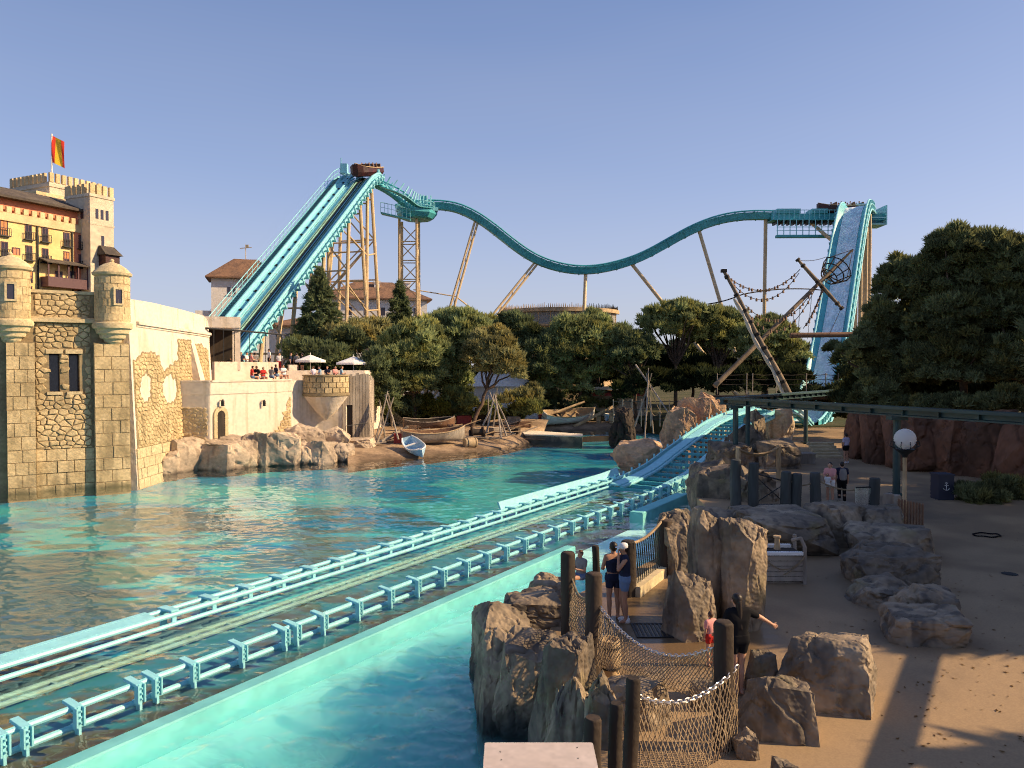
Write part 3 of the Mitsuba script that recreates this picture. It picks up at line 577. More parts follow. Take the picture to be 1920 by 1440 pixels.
# ------------------------------------------------------------------ white hotel buildings behind the coaster
def hip(c, U_, V_, w, d, z, h, over=.9):
    b = [c - U_*over - V_*over, c + U_*(w+over) - V_*over, c + U_*(w+over) + V_*(d+over), c - U_*over + V_*(d+over)]
    e = min(w, d) / 2
    r0, r1 = (c + U_*e + V_*d/2, c + U_*(w-e) + V_*d/2) if w >= d else (c + U_*w/2 + V_*e, c + U_*w/2 + V_*(d-e))
    P = np.array([p_ + V(0,0,z) for p_ in b] + [p_ + V(0,0,z-.25) for p_ in b] + [r0 + V(0,0,z+h), r1 + V(0,0,z+h)])
    f = [[0,1,9],[0,9,8],[1,2,9],[2,3,8],[2,8,9],[3,0,8],[4,6,5],[4,7,6]] + [[k,k+4,(k+1)%4+4] for k in range(4)] + [[k,(k+1)%4+4,(k+1)%4] for k in range(4)]
    if w < d: f[:6] = [[0,1,8],[1,2,9],[1,9,8],[2,3,9],[3,0,8],[3,8,9]]
    return P, np.array(f)
def house(label, px, Y, ang, w, d, z1, rh, wins_, m='white_wall', chimneys=0, vane=False):
    c = at(px, 690, Y); c[2] = 0; U_ = V(math.cos(ang), math.sin(ang), 0); V_ = V(-U_[1], U_[0], 0)
    t = thing('white_building', label, 'building')
    B = lambda u0,u1,v0,v1,z0,z1_: hexa(np.array([c+U_*u0+V_*v0, c+U_*u1+V_*v0, c+U_*u1+V_*v1, c+U_*u0+V_*v1]) + V(0,0,z0), np.array([c+U_*u0+V_*v0, c+U_*u1+V_*v0, c+U_*u1+V_*v1, c+U_*u0+V_*v1]) + V(0,0,z1_))
    part('wall', B(0, w, 0, d, 0, z1), m, t)
    rf = part('roof', hip(c, U_, V_, w, d, z1, rh), 'roof_tile', t)
    for side, s, z, ww, wh in wins_:
        k = part('window', B(s, s+ww, -.05, .1, z, z+wh) if side == 'f' else B(-.05, .1, s, s+ww, z, z+wh), 'window_glass', t)
        part('sill', B(s-.1, s+ww+.1, -.18, .0, z-.15, z-.003) if side == 'f' else B(-.18, 0, s-.1, s+ww+.1, z-.15, z-.003), 'white_paint', k)
    for k in range(chimneys):
        part('chimney', cat(B(w*.8-k*w*.3, w*.8+1.0-k*w*.3, d*.3, d*.3+1, z1, z1+rh*.9), B(w*.8-.2-k*w*.3, w*.8+1.2-k*w*.3, d*.3-.2, d*.3+1.2, z1+rh*.9, z1+rh*.9+.3)), 'white_paint', rf)
    if vane:
        ap = c + U_*w/2 + V_*d/2 + V(0,0,z1+rh)
        part('weather_vane', cat(tube([ap-V(0,0,.3), ap+V(0,0,2.6)], .07, 5), bar(ap+V(-1,0,1.9), ap+V(1.1,0,2.1), .08, .12), box(ap+V(.3,0,2.3), (.5,.08,.5))), 'merlon_wall', rf)
    return t
wb = house('white hotel block with a hipped roof and golden weather vane, left of the lift', 397, 132, .30, 11, 7, 22.0, 3.6, [('f',s,z,.55,1.3) for z in (15.9,11,19.0) for s in (2.6,3.4,7.0,7.8)] + [('s',s,z,.7,1.5) for z in (12,16.5) for s in (1,3,5)], chimneys=1, vane=True)
c = at(397, 690, 132) * [1,1,0]; U_, V_ = V(math.cos(.3), math.sin(.3), 0), V(-math.sin(.3), math.cos(.3), 0)
part('loggia', cat(*[hexa(np.array([c-U_*2.6+V_*v0, c-U_*.003+V_*v0, c-U_*.003+V_*v1, c-U_*2.6+V_*v1]) + V(0,0,z0), np.array([c-U_*2.6+V_*v0, c-U_*.003+V_*v0, c-U_*.003+V_*v1, c-U_*2.6+V_*v1]) + V(0,0,z1)) for v0, v1, z0, z1 in ((.5,6.5,0,16.2),)]), 'white_wall', wb)
house('broad white hotel with dark brown roofs behind the beige trestles', 604, 140, .22, 19, 12, 19.2, 3.6, [('f',s,z,.8,1.5) for z in (8,12,16) for s in np.arange(1.5,18,3)], chimneys=2)
house('small white house with a shallow roof under the lower lift track', 505, 112, .1, 7, 6, 12.6, 1.2, [('f',s,z,.6,1.1) for z in (7.5,10.3) for s in (1,2.2,4.4,5.4)], m='white_wall')
house('low white annexe at the left foot of the lattice tower', 770, 128, .2, 5, 5, 14.0, .8, [('f',1.5,10.5,.8,1.4)])
# round timber arena behind the pines
ar = thing('round_arena', 'round timber arena with a dark canvas band and a palisade rim behind the pines', 'arena')
ac = V(8.0, 132, 0)
def arc(r, z0, z1, a0=PI*.98, a1=PI*1.95, n=60, th=.2):
    a = np.linspace(a0, a1, n); P = np.stack([ac[0]+r*np.cos(a), ac[1]+r*np.sin(a), a*0], 1); R = np.stack([np.cos(a), np.sin(a), a*0], 1)
    return sweep(P, R, np.tile(V(0,0,1), (n, 1)), rect(-th/2, th/2, z0, z1))
part('lower_wall', arc(9.3, 1, 13.2), 'wood_tan', ar); part('canvas_band', arc(9.6, 13.4, 15.4), 'cloth_grey', ar)
part('rim', arc(9.9, 15.4, 16.0, th=.6), 'wood_tan', ar, smooth=20); part('ledge', arc(9.9, 13.1, 13.4, th=.6), 'wood_tan', ar, smooth=20)
for k, a in enumerate(np.linspace(PI*.98, PI*1.95, 90)):
    if k % 6 == 0: part('post', tube([ac + V(9.75*math.cos(a),9.75*math.sin(a),13.4), ac + V(9.75*math.cos(a),9.75*math.sin(a),15.4)], .07, 5), 'wood_tan', ar)
    q = ac + V(9.9*math.cos(a), 9.9*math.sin(a), 16.0); part('stake', tube([q, q + V(0,0,.35+.5*rng.random())], [.1,.03], 5), 'wood_tan' if k < 60 else 'wood_dark', ar)

# ================================================================== WATER COASTER
def frames(P):
    P = np.asarray(P, float); t = np.gradient(P, axis=0); t /= np.linalg.norm(t, axis=1, keepdims=True)
    h = t * [1, 1, 0]; h /= np.linalg.norm(h, axis=1, keepdims=True) + 1e-9
    R = np.stack([h[:, 1], -h[:, 0], h[:, 0] * 0], 1); U = np.cross(R, t); return t, R, U
def off(P, R, U, a, b): return P + R * a + U * b
def sub(P, a, b):   # part of a polyline between fractions
    n = len(P); return P[int(a*(n-1)):int(b*(n-1))+1]

# ---------- the splash run: flat in the lake, over the hump, foot of the chute
ys = np.array([2, 8, 16, 24, 32, 40, 42, 44, 48, 52, 55, 60, 64, 67, 70, 74])
zs = np.array([.0, .0, .0, .0, .0, .0, .08, .25, 1.0, 1.75, 2.25, 2.65, 2.78, 2.55, 1.9, .7])
from scipy.interpolate import PchipInterpolator
prof = PchipInterpolator(ys, zs)
def rp(Y, o, dz=0.0):   # along: measured on the centre line
    s = (Y + .521 * -15.08) / .854; return DT * s + NT * o + V(0, 0, float(prof(min(max(Y, 2), 74))) + dz)
sr = thing('splash_track', 'long aqua steel splash track running through the lake and over a low hump', 'coaster track')
def run(Y0, Y1, o, dz, n=50): return np.array([rp(y, o, dz) for y in np.linspace(Y0, Y1, n)])
ON, OF = -13.70, -17.05
# near guide: upper and lower tube
nearg = part('near_guide_rail', cat(tube(run(3, 43, ON, .38, 60), .062, 8), tube(run(3, 45, ON - .02, .03, 60), .06, 8)), 'aqua_paint', sr, smooth=40)
y = 5.2; k = 0; rngc = np.random.default_rng(3)
def bracket(Y, o, s):
    b = rp(Y, o); d = DT
    ms = [bar(b + NT*s*.16 + V(0,0,-.05), b + NT*s*.14 + V(0,0,.44), .05, .13, up=NT), bar(b + NT*s*.18 + V(0,0,.42), b - NT*s*.22 + V(0,0,.47), .14, .06),
          bar(b + NT*s*.20 + V(0,0,.33), b - NT*s*.02 + V(0,0,.33), .05, .08), bar(b + NT*s*.18 + V(0,0,.06), b - NT*s*.02 + V(0,0,.06), .06, .1)]
    for dy in (-.065, .065): ms.append(bar(b + NT*s*.20 + d*dy + V(0,0,.10), b + NT*s*.20 + d*dy + V(0,0,.44), .03, .12, up=NT))
    for z in (.16, .26, .36): ms.append(lathe([(.0,0),(.022,0),(.022,.03),(0,.03)], 6, b + NT*s*.25 + V(0,0,z)))
    return cat(ms)
while y < 42.5:
    part('bracket', bracket(y, ON, 1), 'aqua_paint', nearg)
    if min(abs(y - q) for q in (7.6, 10.3, 12.8, 15.3, 18.7)) < .51: part('bracket', bracket(y + .30, ON, 1), 'aqua_paint', nearg)
    y += 1.02 + rngc.uniform(-.05, .05); k += 1
# far guide: a wide plate near the camera, tubes beyond
farg = part('far_guide_rail', cat(tube(run(3, 42, OF, .30, 60), .07, 8), tube(run(3, 42, OF + .12, .10, 60), .06, 8), tube(run(14.0, 42, OF - .36, .34, 40), .06, 8)), 'aqua_paint', sr, smooth=40)
for a_, b_ in ((3.0, 11.2), (12.3, 13.0), (13.6, 17.6)):
    P = run(a_, b_, OF - .22, .36, 14); R = np.tile(NT, (14, 1)); U = np.tile(V(0,0,1), (14, 1))
    part('cover_plate', sweep(P, R, U, [(-.24,.0),(.25,-.08),(.25,-.02),(-.24,.05)]), 'aqua_paint', farg)
y = 18.0; k = 0
while y < 41.5:
    b = rp(y, OF)
    part('bracket', cat(bar(b + NT*.05 + V(0,0,.40), b - NT*.5 + V(0,0,.40), .22, .05), bar(b - NT*.42 + V(0,0,-.05), b - NT*.42 + V(0,0,.38), .16, .06, up=NT), bar(b + NT*.0 + V(0,0,.05), b - NT*.0 + V(0,0,.36), .12, .05, up=NT)), 'aqua_paint', farg)
    y += 1.0
P = run(31.6, 42.3, OF - .55, .62, 24); R = np.tile(NT, (24, 1)); U = np.tile(V(0,0,1), (24, 1))
part('raised_plate', sweep(P, R, U, [(-.10,-.02),(.12,-.40),(.16,-.40),(-.04,.05),(-.10,.05)]), 'aqua_paint', farg)
# submerged ladder rails
for o in (-16.72,):
    lad = part('submerged_rail', cat(tube(run(3, 37, o - .17, -.28, 40), .06, 6), tube(run(3, 37, o + .17, -.28, 40), .06, 6)), 'dulled_green_paint', sr, smooth=40)
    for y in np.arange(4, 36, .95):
        part('tie', bar(rp(y, o - .2, -.30), rp(y, o + .2, -.30), .08, .06), 'dulled_green_paint', lad)
# the climb and hump: outer flanges, running rails, ties
hump = part('hump_frame', cat(*[tube(run(40, 74, o, dz, 70), r, 8) for o, dz, r in ((ON-.75,.12,.10),(OF+.85,.12,.10))]), 'aqua_paint', sr, smooth=40)
for o, dz in ((ON, .36), (OF, .28)):
    P = run(40.5, 74, o, dz, 60); R = np.tile(NT, (60, 1)); U = np.tile(V(0,0,1), (60, 1))
    part('side_guide', cat(sweep(P, R, U, rect(-.05,.05,-.14,.12)), sweep(P - V(0,0,.42), R, U, rect(-.06,.06,-.07,.07))), 'aqua_paint', sr)
P = run(40, 74, OF + .45, .2, 60); R = np.tile(NT, (60, 1)); U = np.tile(V(0,0,1), (60, 1))
part('inner_plate', sweep(P, R, U, [(-.25,.0),(.28,-.04),(.28,.04),(-.25,.09)]), 'aqua_paint', sr)
P = run(41, 74, ON - .55, .2, 60)
part('inner_plate', sweep(P, R, U, [(-.14,.0),(.14,.0),(.14,.08),(-.14,.08)]), 'aqua_paint', sr)
y = 40.0
while y < 73:
    part('tie', bar(rp(y, OF + .2, .02), rp(y, ON - .1, .02), .16, .16), 'shaded_teal_paint', sr)
    if y > 40:
        for o in (OF - .05, ON):
            part('stanchion', bar(rp(y, o, -.1), rp(y, o, .58), .10, .06, up=DT), 'aqua_paint', sr)
    if y > 44:
        for o in (OF + .8,): part('support', bar(rp(y, o, -.1), rp(y, o) * [1,1,0] + V(0,0,-1), .16, .16, up=DT), 'aqua_paint', sr)
    y += 1.0 if y < 60 else 2.0

# ---------- splash chute: the steep water slide on the right
cy = np.array([74, 77.5, 80.5, 84, 87.3, 91.5, 95.7, 99, 101.6, 103.6, 105.2, 107.2, 109.5]); cz = np.array([.55, 1.0, 2.2, 4.6, 7.4, 12.4, 17.9, 22.2, 25.3, 27.2, 28.1, 28.4, 28.4])
cpf = PchipInterpolator(cy, cz)
def cpt(n=90, Y0=74, Y1=109.5): 
    y = np.linspace(Y0, Y1, n); return np.array([DT * ((yy + .521 * -15.08) / .854) + NT * -15.08 + V(0,0,float(cpf(yy))) for yy in y])
sc_ = thing('splash_chute', 'tall aqua drop chute with white water rushing down it at the right turntable', 'coaster chute')
CP = cpt(); ct, cR, cU = frames(CP)
part('trough', sweep(CP, cR, cU, [(-1.8,.75),(-1.8,-.35),(1.8,-.35),(1.8,.75),(1.62,.75),(1.05,-.05),(-1.05,-.05),(-1.62,.75)], caps=False), 'shaded_teal_paint', sc_)
def chute_water():
    n = 24; x = np.linspace(-1.12, 1.12, n); P2 = cpt(260, 74, 107.8); t2, R2, U2 = frames(P2)
    hgt = .06 + .10 * meshkit.fbm(np.stack(np.broadcast_arrays(x[None] * 3, np.arange(260)[:, None] * .13, 0.0), -1), 3, 2)
    p_ = P2[:, None] + R2[:, None] * x[None, :, None] + U2[:, None] * hgt[..., None]
    i, j = np.meshgrid(np.arange(259), np.arange(n - 1), indexing='ij'); q = np.stack([i*n+j, i*n+j+1, (i+1)*n+j+1, (i+1)*n+j], -1).reshape(-1, 4)
    k = part('falling_water', (p_.reshape(-1,3), np.vstack([q[:, [0,1,2]], q[:, [0,2,3]]])), 'chute_water', sc_, smooth=True)
chute_water()
for s in (-1, 1):
    part('rail', cat(tube(off(CP, cR, cU, s*1.72, .86), .12, 8), tube(off(CP, cR, cU, s*1.95, .30), .09, 8), tube(off(CP, cR, cU, s*1.95, -.45), .14, 8)), 'aqua_paint', sc_, smooth=40)
    for k in range(4, 88, 2):
        b = CP[k]; part('rib', bar(b + cR[k]*s*1.9 - cU[k]*.55, b + cR[k]*s*1.9 + cU[k]*.85, .12, .24, up=cR[k]), 'aqua_paint', sc_)
for k in range(4, 84, 3): part('crossbeam', bar(CP[k] - cR[k]*2.0 - cU[k]*.5, CP[k] + cR[k]*2.0 - cU[k]*.5, .18, .3, up=cU[k]), 'shaded_teal_paint', sc_)
for yy, dx in ((98.5, 1.7), (101.5, 1.9), (103.8, 2.0)):
    b = DT * ((yy + .521 * -15.08) / .854) + NT * (-15.08 + dx)
    part('support_column', tube([b + V(0,0,float(cpf(yy)) - .6), b + V(0,0,.5)], .24, 10), 'beige_steel', sc_, smooth=40)
for yy in (101, 104.5, 95):
    b = DT * ((yy + .521 * -15.08) / .854) + NT * (-15.08 - 1.2)
    part('support_column', tube([b + V(0,0,float(cpf(yy)) - .6), b + V(0,0,.5)], .24, 10), 'beige_steel', sc_, smooth=40)

# ---------- lift hill on the left
LT = V(-20.2, 103.5, 31.9); ld = unit(V(-.223, -.975, 0)); LR = V(-ld[1], ld[0], 0)   # LR: to the right seen from the camera
LR = V(.975, -.223, 0)
ss = np.array([-2, 0, 2.0, 4.5, 10, 20, 30, 41]); zz = np.array([31.9, 31.95, 31.2, 29.4, 25.2, 17.6, 10.0, 1.6])
lpf = PchipInterpolator(ss, zz)
LP = np.array([LT * [1,1,0] + ld * s + V(0,0,float(lpf(s))) for s in np.linspace(-.6, 41, 90)])
lt = np.gradient(LP, axis=0); lt /= np.linalg.norm(lt, axis=1, keepdims=True)
lR = np.tile(LR, (90, 1)); lU = np.cross(lt, lR); lU *= np.sign(lU[:, 2:3])
lh = thing('lift_hill', 'steep aqua lift hill with a service stair, chain trough and beige trestles on the left', 'coaster track')
part('stair_stringer', cat(sweep(LP, lR, lU, rect(-2.75,-2.62,-.5,.12)), sweep(LP, lR, lU, rect(-1.62,-1.5,-.5,.14))), 'aqua_paint', lh)
n_st = 110
for k in range(n_st):
    s = 1.5 + k * (39.0 / n_st); p_ = LT * [1,1,0] + ld * s + V(0,0,float(lpf(s)))
    part('stair_tread', hexa(*[np.array([p_ + LR*a + ld*b + V(0,0,z) for a, b in ((-2.62,.12),(-1.62,.12),(-1.62,-.12),(-2.62,-.12))]) for z in (-.06, .0)]), 'tread_grey', lh)
hr = part('handrail', cat(tube(off(LP, lR, lU*0, -2.72, 0) + V(0,0,1.1), .045, 6), tube(off(LP, lR, lU, -2.72, 0) + V(0,0,.55), .03, 6)), 'aqua_paint', lh)
for k in range(2, 90, 2): part('baluster', tube([LP[k] + LR*-2.72, LP[k] + LR*-2.72 + V(0,0,1.1)], .032, 5), 'aqua_paint', hr)
part('side_panel', cat(sweep(LP, lR, lU, [(-1.5,.1),(-.55,-.35),(-.55,-.45),(-1.5,-.0)]), sweep(LP, lR, lU, rect(-1.5,-1.36,-.5,.45))), 'aqua_paint', lh)
for k in range(5, 88, 3):
    b = LP[k]; part('gusset', bar(b + LR*-1.1 - lU[k]*.05, b + LR*-.85 - lU[k]*.15, .28, .14, up=lU[k]), 'dark_metal', lh)
part('trough_floor', sweep(LP, lR, lU, rect(-.55,2.7,-.62,-.5)), 'aqua_paint', lh)
part('chain', cat(sweep(LP, lR, lU, rect(.78,.90,-.5,-.36)), sweep(LP, lR, lU, rect(1.20,1.32,-.5,-.36))), 'dark_metal', lh)
part('chain_guide', cat(*[sweep(LP, lR, lU, rect(a,a+.05,-.5,-.25)) for a in (.35, .58, 1.5, 1.75)]), 'dulled_green_paint', lh)
part('running_rail', cat(tube(off(LP, lR, lU, -.45, .05), .13, 8), tube(off(LP, lR, lU, 2.75, .12), .16, 8), tube(off(LP, lR, lU, 3.15, -.28), .12, 8), tube(off(LP, lR, lU, 2.15, -.1), .12, 8)), 'aqua_paint', lh, smooth=40)
part('side_beam', cat(sweep(LP, lR, lU, rect(2.62,2.78,-1.1,.1)), sweep(LP, lR, lU, rect(-2.0,-1.85,-1.2,-.5))), 'aqua_paint', lh)
for k in range(3, 89, 2):
    b = LP[k]; part('cross_tie', cat(bar(b + LR*2.5 - lU[k]*.75, b + LR*3.4 - lU[k]*.75, .16, .22, up=lU[k]), bar(b + LR*3.35 - lU[k]*.85, b + LR*3.35 + lU[k]*.0, .14, .1, up=LR)), 'aqua_paint', lh)
for k in range(4, 89, 6): part('under_beam', bar(LP[k] - LR*2.6 - lU[k]*.85, LP[k] + LR*3.1 - lU[k]*.85, .2, .3, up=lU[k]), 'shaded_teal_paint', lh)
def lp(s, o, dz=0.0): return LT * [1,1,0] + ld * s + LR * o + V(0,0,float(lpf(s)) + dz)
def col(p0, p1, r=.22, parent=lh, name='trestle_leg'): return part(name, tube([p0, p1], r, 8), 'beige_steel', parent, smooth=40)
def bent(s_top, s_bot, splay, lev):
    legs = []
    for sd in (-1, 1):
        a, b = lp(s_top, .4 + sd * 2.1, -1.1), lp(s_bot, .4 + sd * (2.1 + splay)); b[2] = .9
        col(a, b); legs.append((a, b))
    ks = np.linspace(.06, .95, lev)
    for i, t in enumerate(ks):
        q = [a + (b - a) * t for a, b in legs]; col(q[0], q[1], .10, lh, 'trestle_brace')
        if i + 1 < lev:
            t2 = ks[i + 1]; r_ = [a + (b - a) * t2 for a, b in legs]
            col(q[i % 2], r_[1 - i % 2], .09, lh, 'trestle_brace')
    return legs
A0 = bent(2.2, 1.2, 1.3, 6); A1 = bent(3.4, 7.0, 1.2, 6); A2 = bent(9.0, 12.5, .9, 5); A3 = bent(15.5, 19.5, .7, 4); A4 = bent(22, 25.5, .4, 3); A5 = bent(28.5, 31, .3, 2); A6 = bent(5.8, 4.4, 1.0, 6)
for (L1, L2) in ((A0, A1), (A1, A2)):
    for sd in (0, 1):
        for t in (.3, .55, .8):
            col(L1[sd][0] + (L1[sd][1]-L1[sd][0])*t, L2[sd][0] + (L2[sd][1]-L2[sd][0])*(t if L2 is A1 else max(0, t-.2)), .09, lh, 'trestle_brace')
# crest cabinet
part('crest_gate', cat(box(lp(.2, -2.2, 1.0), (.9,.9,1.3)), bar(lp(.3,-2.6,1.6), lp(.3,-2.6,2.5), .1,.1)), 'aqua_paint', lh)

# ---------- crest to the left turntable, then the dip, then the right turntable
tcen = at(786, 398, 108.0)
top0 = LT + V(0,0,0) + LR * 0
link = smooth_path([lp(1.2, 1.2, -.3), lp(-1.2, 1.2, -.05), at(735, 352, 104.6), at(765, 376, 106.3), at(800, 383, 107.9)], 40)
lk = thing('crest_track', 'short spine of aqua track with upright brackets between the lift crest and the left turntable', 'coaster track')
kt, kR, kU = frames(link)
part('spine', cat(tube(off(link, kR, kU, 0, -.75), .42, 10), tube(off(link, kR, kU, -1.1, 0), .11, 8), tube(off(link, kR, kU, 1.1, 0), .11, 8)), 'shaded_teal_paint', lk, smooth=40)
part('walkway', sweep(link, kR, kU, rect(1.2,2.1,-.9,-.8)), 'shaded_teal_paint', lk)
for k in range(3, 40, 2):
    b = link[k]; part('bracket', cat(bar(b - kR[k]*1.3 - kU[k]*.3, b + kR[k]*1.5 - kU[k]*.3, .12, .2, up=kU[k]), bar(b + kR[k]*1.45 - kU[k]*.35, b + kR[k]*1.55 + kU[k]*.9, .14, .16, up=kR[k]), bar(b - kR[k]*1.3 - kU[k]*.3, b - kR[k]*1.4 + kU[k]*.8, .14, .16, up=kR[k])), 'aqua_paint', lk)
def rail_fence(P0, P1, parent, h=1.1, n=8, m='aqua_paint'):
    P0, P1 = np.asarray(P0), np.asarray(P1)
    k = part('fence', cat(tube([P0+V(0,0,h), P1+V(0,0,h)], .045, 5), tube([P0+V(0,0,h*.5), P1+V(0,0,h*.5)], .03, 5), *[tube([P0+(P1-P0)*t, P0+(P1-P0)*t+V(0,0,h)], .035, 5) for t in np.linspace(0,1,n)]), m, parent)
tl = thing('left_turntable', 'round aqua turntable deck on a beige lattice tower at the left end of the dip', 'turntable')
D = tcen - V(.3,0,.1)
part('deck', lathe([(0,.15),(2.75,.15),(2.8,.1),(2.8,-.25),(2.3,-.85),(1.9,-1.0),(0,-1.05)], 8, D), 'shaded_teal_paint', tl)
part('turn_frame', cat(bar(D + V(-2.8,-.5,.45), D + V(2.8,.5,.45), 2.2, .5), bar(D + V(-3,-.5,.9), D + V(3,.5,.9), .25, .5)), 'aqua_paint', tl)
for a in np.arange(0, 2*PI, PI/6):
    q0, q1 = D + V(2.7*math.cos(a),2.7*math.sin(a),.15), D + V(2.7*math.cos(a+PI/6),2.7*math.sin(a+PI/6),.15)
    rail_fence(q0, q1, tl, 1.1, 4)
part('control_cabin', cat(box(D + V(.9,.8,1.5), (.9,.9,1.9)), box(D + V(1.9,.6,1.2), (.5,.5,1.3))), 'shaded_teal_paint', tl)
part('side_deck', hexa(np.array([D + V(-4.6,-2.8,-.6), D + V(-.6,-2.8,-1.5), D + V(-.6,-1.6,-1.5), D + V(-4.6,-1.6,-.6)]), np.array([D + V(-4.6,-2.8,-.4), D + V(-.6,-2.8,-1.3), D + V(-.6,-1.6,-1.3), D + V(-4.6,-1.6,-.4)])), 'shaded_teal_paint', tl)
rail_fence(D + V(-4.6,-2.8,-.4), D + V(-.6,-2.8,-1.3), tl, 1.3, 9, 'aqua_paint')
tb = at(766, 690, 108) * [1,1,0]
tb = V(D[0] - 1.1, D[1], 0)
for sx in (-1.25, 1.25):
    for sy in (-1.25, 1.25): part('tower_leg', tube([tb + V(sx,sy,.8), tb + V(sx*.95,sy*.95,D[2]-1)], .19, 8), 'beige_steel', tl, smooth=40)
for k, z in enumerate(np.arange(3, D[2] - 2, 2.6)):
    for s in range(4):
        ca = [V(-1.25,-1.25,0),V(1.25,-1.25,0),V(1.25,1.25,0),V(-1.25,1.25,0)]; a_, b_ = tb + ca[s], tb + ca[(s+1)%4]
        part('tower_brace', tube([a_ + V(0,0,z), b_ + V(0,0,z)], .075, 5), 'beige_steel', tl)
        part('tower_brace', tube([(a_ if k % 2 else b_) + V(0,0,z), (b_ if k % 2 else a_) + V(0,0,z+2.6)], .075, 5), 'beige_steel', tl)
# the dip
vc = [(800,384),(852,389),(903,413),(952,450),(1002,484),(1050,501),(1097,506),(1148,499),(1200,482),(1250,456),(1303,428),(1352,411),(1402,404),(1448,404)]
VP = smooth_path([at(x, y_, 108 + 2 * (x - 800) / 640 + 2.0 * math.sin((x-800)/648*PI)) for x, y_ in vc], 120)
vt, vR, vU = frames(VP)
vd = thing('dip_track', 'aqua box girder track, coloured darker as in shade, dipping in a deep curve between the two turntables', 'coaster track')
part('girder', sweep(VP, vR, vU, [(-.5,-.62),(.5,-.62),(.75,.1),(.75,.3),(-.75,.3),(-.75,.1)]), 'shaded_teal_paint', vd, smooth=25)
part('running_rail', cat(tube(off(VP, vR, vU, -1.0, .45), .12, 8), tube(off(VP, vR, vU, 1.0, .45), .12, 8)), 'shaded_teal_paint', vd, smooth=40)
for k in range(2, 119, 3): part('tie', bar(VP[k] - vR[k]*1.1 + vU[k]*.3, VP[k] + vR[k]*1.1 + vU[k]*.3, .12, .2, up=vU[k]), 'shaded_teal_paint', vd)
for k in range(6, 118, 6): part('flange', sweep(VP[k-1:k+1]*.0 + np.array([VP[k]-vt[k]*.05, VP[k]+vt[k]*.05]), vR[k-1:k+1], vU[k-1:k+1], [(-.58,-.70),(.58,-.70),(.82,.08),(.82,.34),(-.82,.34),(-.82,.08)]), 'shaded_teal_paint', vd)
def vsup(px, py, bx, by, pair=0.0, dY=-3.0):
    k = int(np.argmin([abs(960 + 1450 * p_[0] / p_[1] - px) for p_ in VP])); a = VP[k] - vU[k] * .55
    dirv = at(bx, by, a[1] + dY) - a; b = a + dirv * ((a[2] - .9) / max(1e-3, -dirv[2]))
    if not pair: part('support_column', tube([a, b], .25, 10), 'beige_steel', vd, smooth=40); return
    h = unit(np.cross(dirv, V(0,1,0))) * pair
    c1 = part('support_column', tube([a - h*.6, b - h], .17, 8), 'beige_steel', vd, smooth=40); part('support_column', tube([a + h*.6, b + h], .17, 8), 'beige_steel', vd, smooth=40)
    for t in np.linspace(.08, .95, 9): part('column_rung', tube([a - h*(.6+.4*t) + (b-a)*t, a + h*(.6+.4*t) + (b-a)*min(t+.05,1)], .06, 5), 'beige_steel', vd)
vsup(899, 425, 845, 585, .35); vsup(1010, 490, 922, 598, .35); vsup(1095, 510, 1095, 590); vsup(1183, 495, 1243, 568); vsup(1304, 432, 1352, 572); vsup(1436, 408, 1433, 590, 0, 0)
part('cross_cable', tube([at(775, 543, 107), at(855, 556, 108)], .08, 5), 'beige_steel', vd); part('cross_cable', tube([at(855, 556, 108), at(925, 610, 108)], .10, 5), 'beige_steel', vd)
# right turntable
tR = thing('right_turntable', 'long aqua turntable gantry with hanging service walkways above the splash chute', 'turntable')
q0, q1 = at(1442, 408, 110), at(1655, 402, 109.8)
du_ = unit((q1 - q0) * [1,1,0]); dv_ = V(-du_[1], du_[0], 0); L = float(np.linalg.norm((q1-q0)[:2])); zt_ = q0[2]
def gb_(x0, x1, y0, y1, z0, z1): 
    P = [q0*[1,1,0] + du_*x + dv_*y for x, y in ((x0,y0),(x1,y0),(x1,y1),(x0,y1))]
    return hexa(np.array(P) + V(0,0,zt_+z0), np.array(P) + V(0,0,zt_+z1))
part('girder', cat(gb_(0, L, -1.1, -.8, -.5, .35), gb_(0, L, .8, 1.1, -.5, .35), gb_(0, L, -1.4, 1.4, -.6, -.5)), 'shaded_teal_paint', tR)
part('upper_box', cat(gb_(.7, 4.0, -1.3, 1.3, .36, 1.0), gb_(5.6, 7.8, -1.3, 1.3, .36, 1.0)), 'shaded_teal_paint', tR)
part('end_cage', cat(gb_(L-3.4, L-.1, -1.6, 1.6, -1.3, -1.15), gb_(L-.25, L-.1, -1.6, 1.6, -1.3, 1.4), gb_(L-3.4, L-.1, -1.6, -1.5, .4, .55), gb_(L-3.4, L-.1, -1.6, -1.5, -.4, -.25)), 'aqua_paint', tR)
part('end_housing', gb_(L-4.2, L-2.2, -1.2, 1.2, .36, 1.7), 'aqua_paint', tR)
part('hung_walkway', gb_(.5, 8.6, -1.9, -1.1, -3.1, -2.75), 'shaded_teal_paint', tR)
for x in np.linspace(.6, 8.5, 10): part('hanger', gb_(x-.05, x+.05, -1.85, -1.75, -2.75, -.6), 'aqua_paint', tR)
for z in (-1.7, -2.2): part('walk_rail', gb_(.5, 8.6, -1.86, -1.80, z, z+.08), 'aqua_paint', tR)
for x in np.linspace(.9, 9.5, 14): part('under_bracket', gb_(x-.1, x+.15, -1.2, 1.2, -.95, -.6), 'dark_metal', tR)
for x in np.linspace(.2, 13.6, 20): part('fence_post', gb_(x-.03, x+.03, -1.5, -1.44, -.5, .75), 'aqua_paint', tR)
part('fence_rail', gb_(0, L-.2, -1.5, -1.44, .72, .8), 'aqua_paint', tR)
for (ax, ay, bx, by) in ((1523, 418, 1552, 448), ): pass
part('brace', tube([q0*[1,1,0] + du_*6.0 + V(0,0,zt_-.8), at(1561, 452, 106.5)], .26, 8), 'beige_steel', tR, smooth=40)
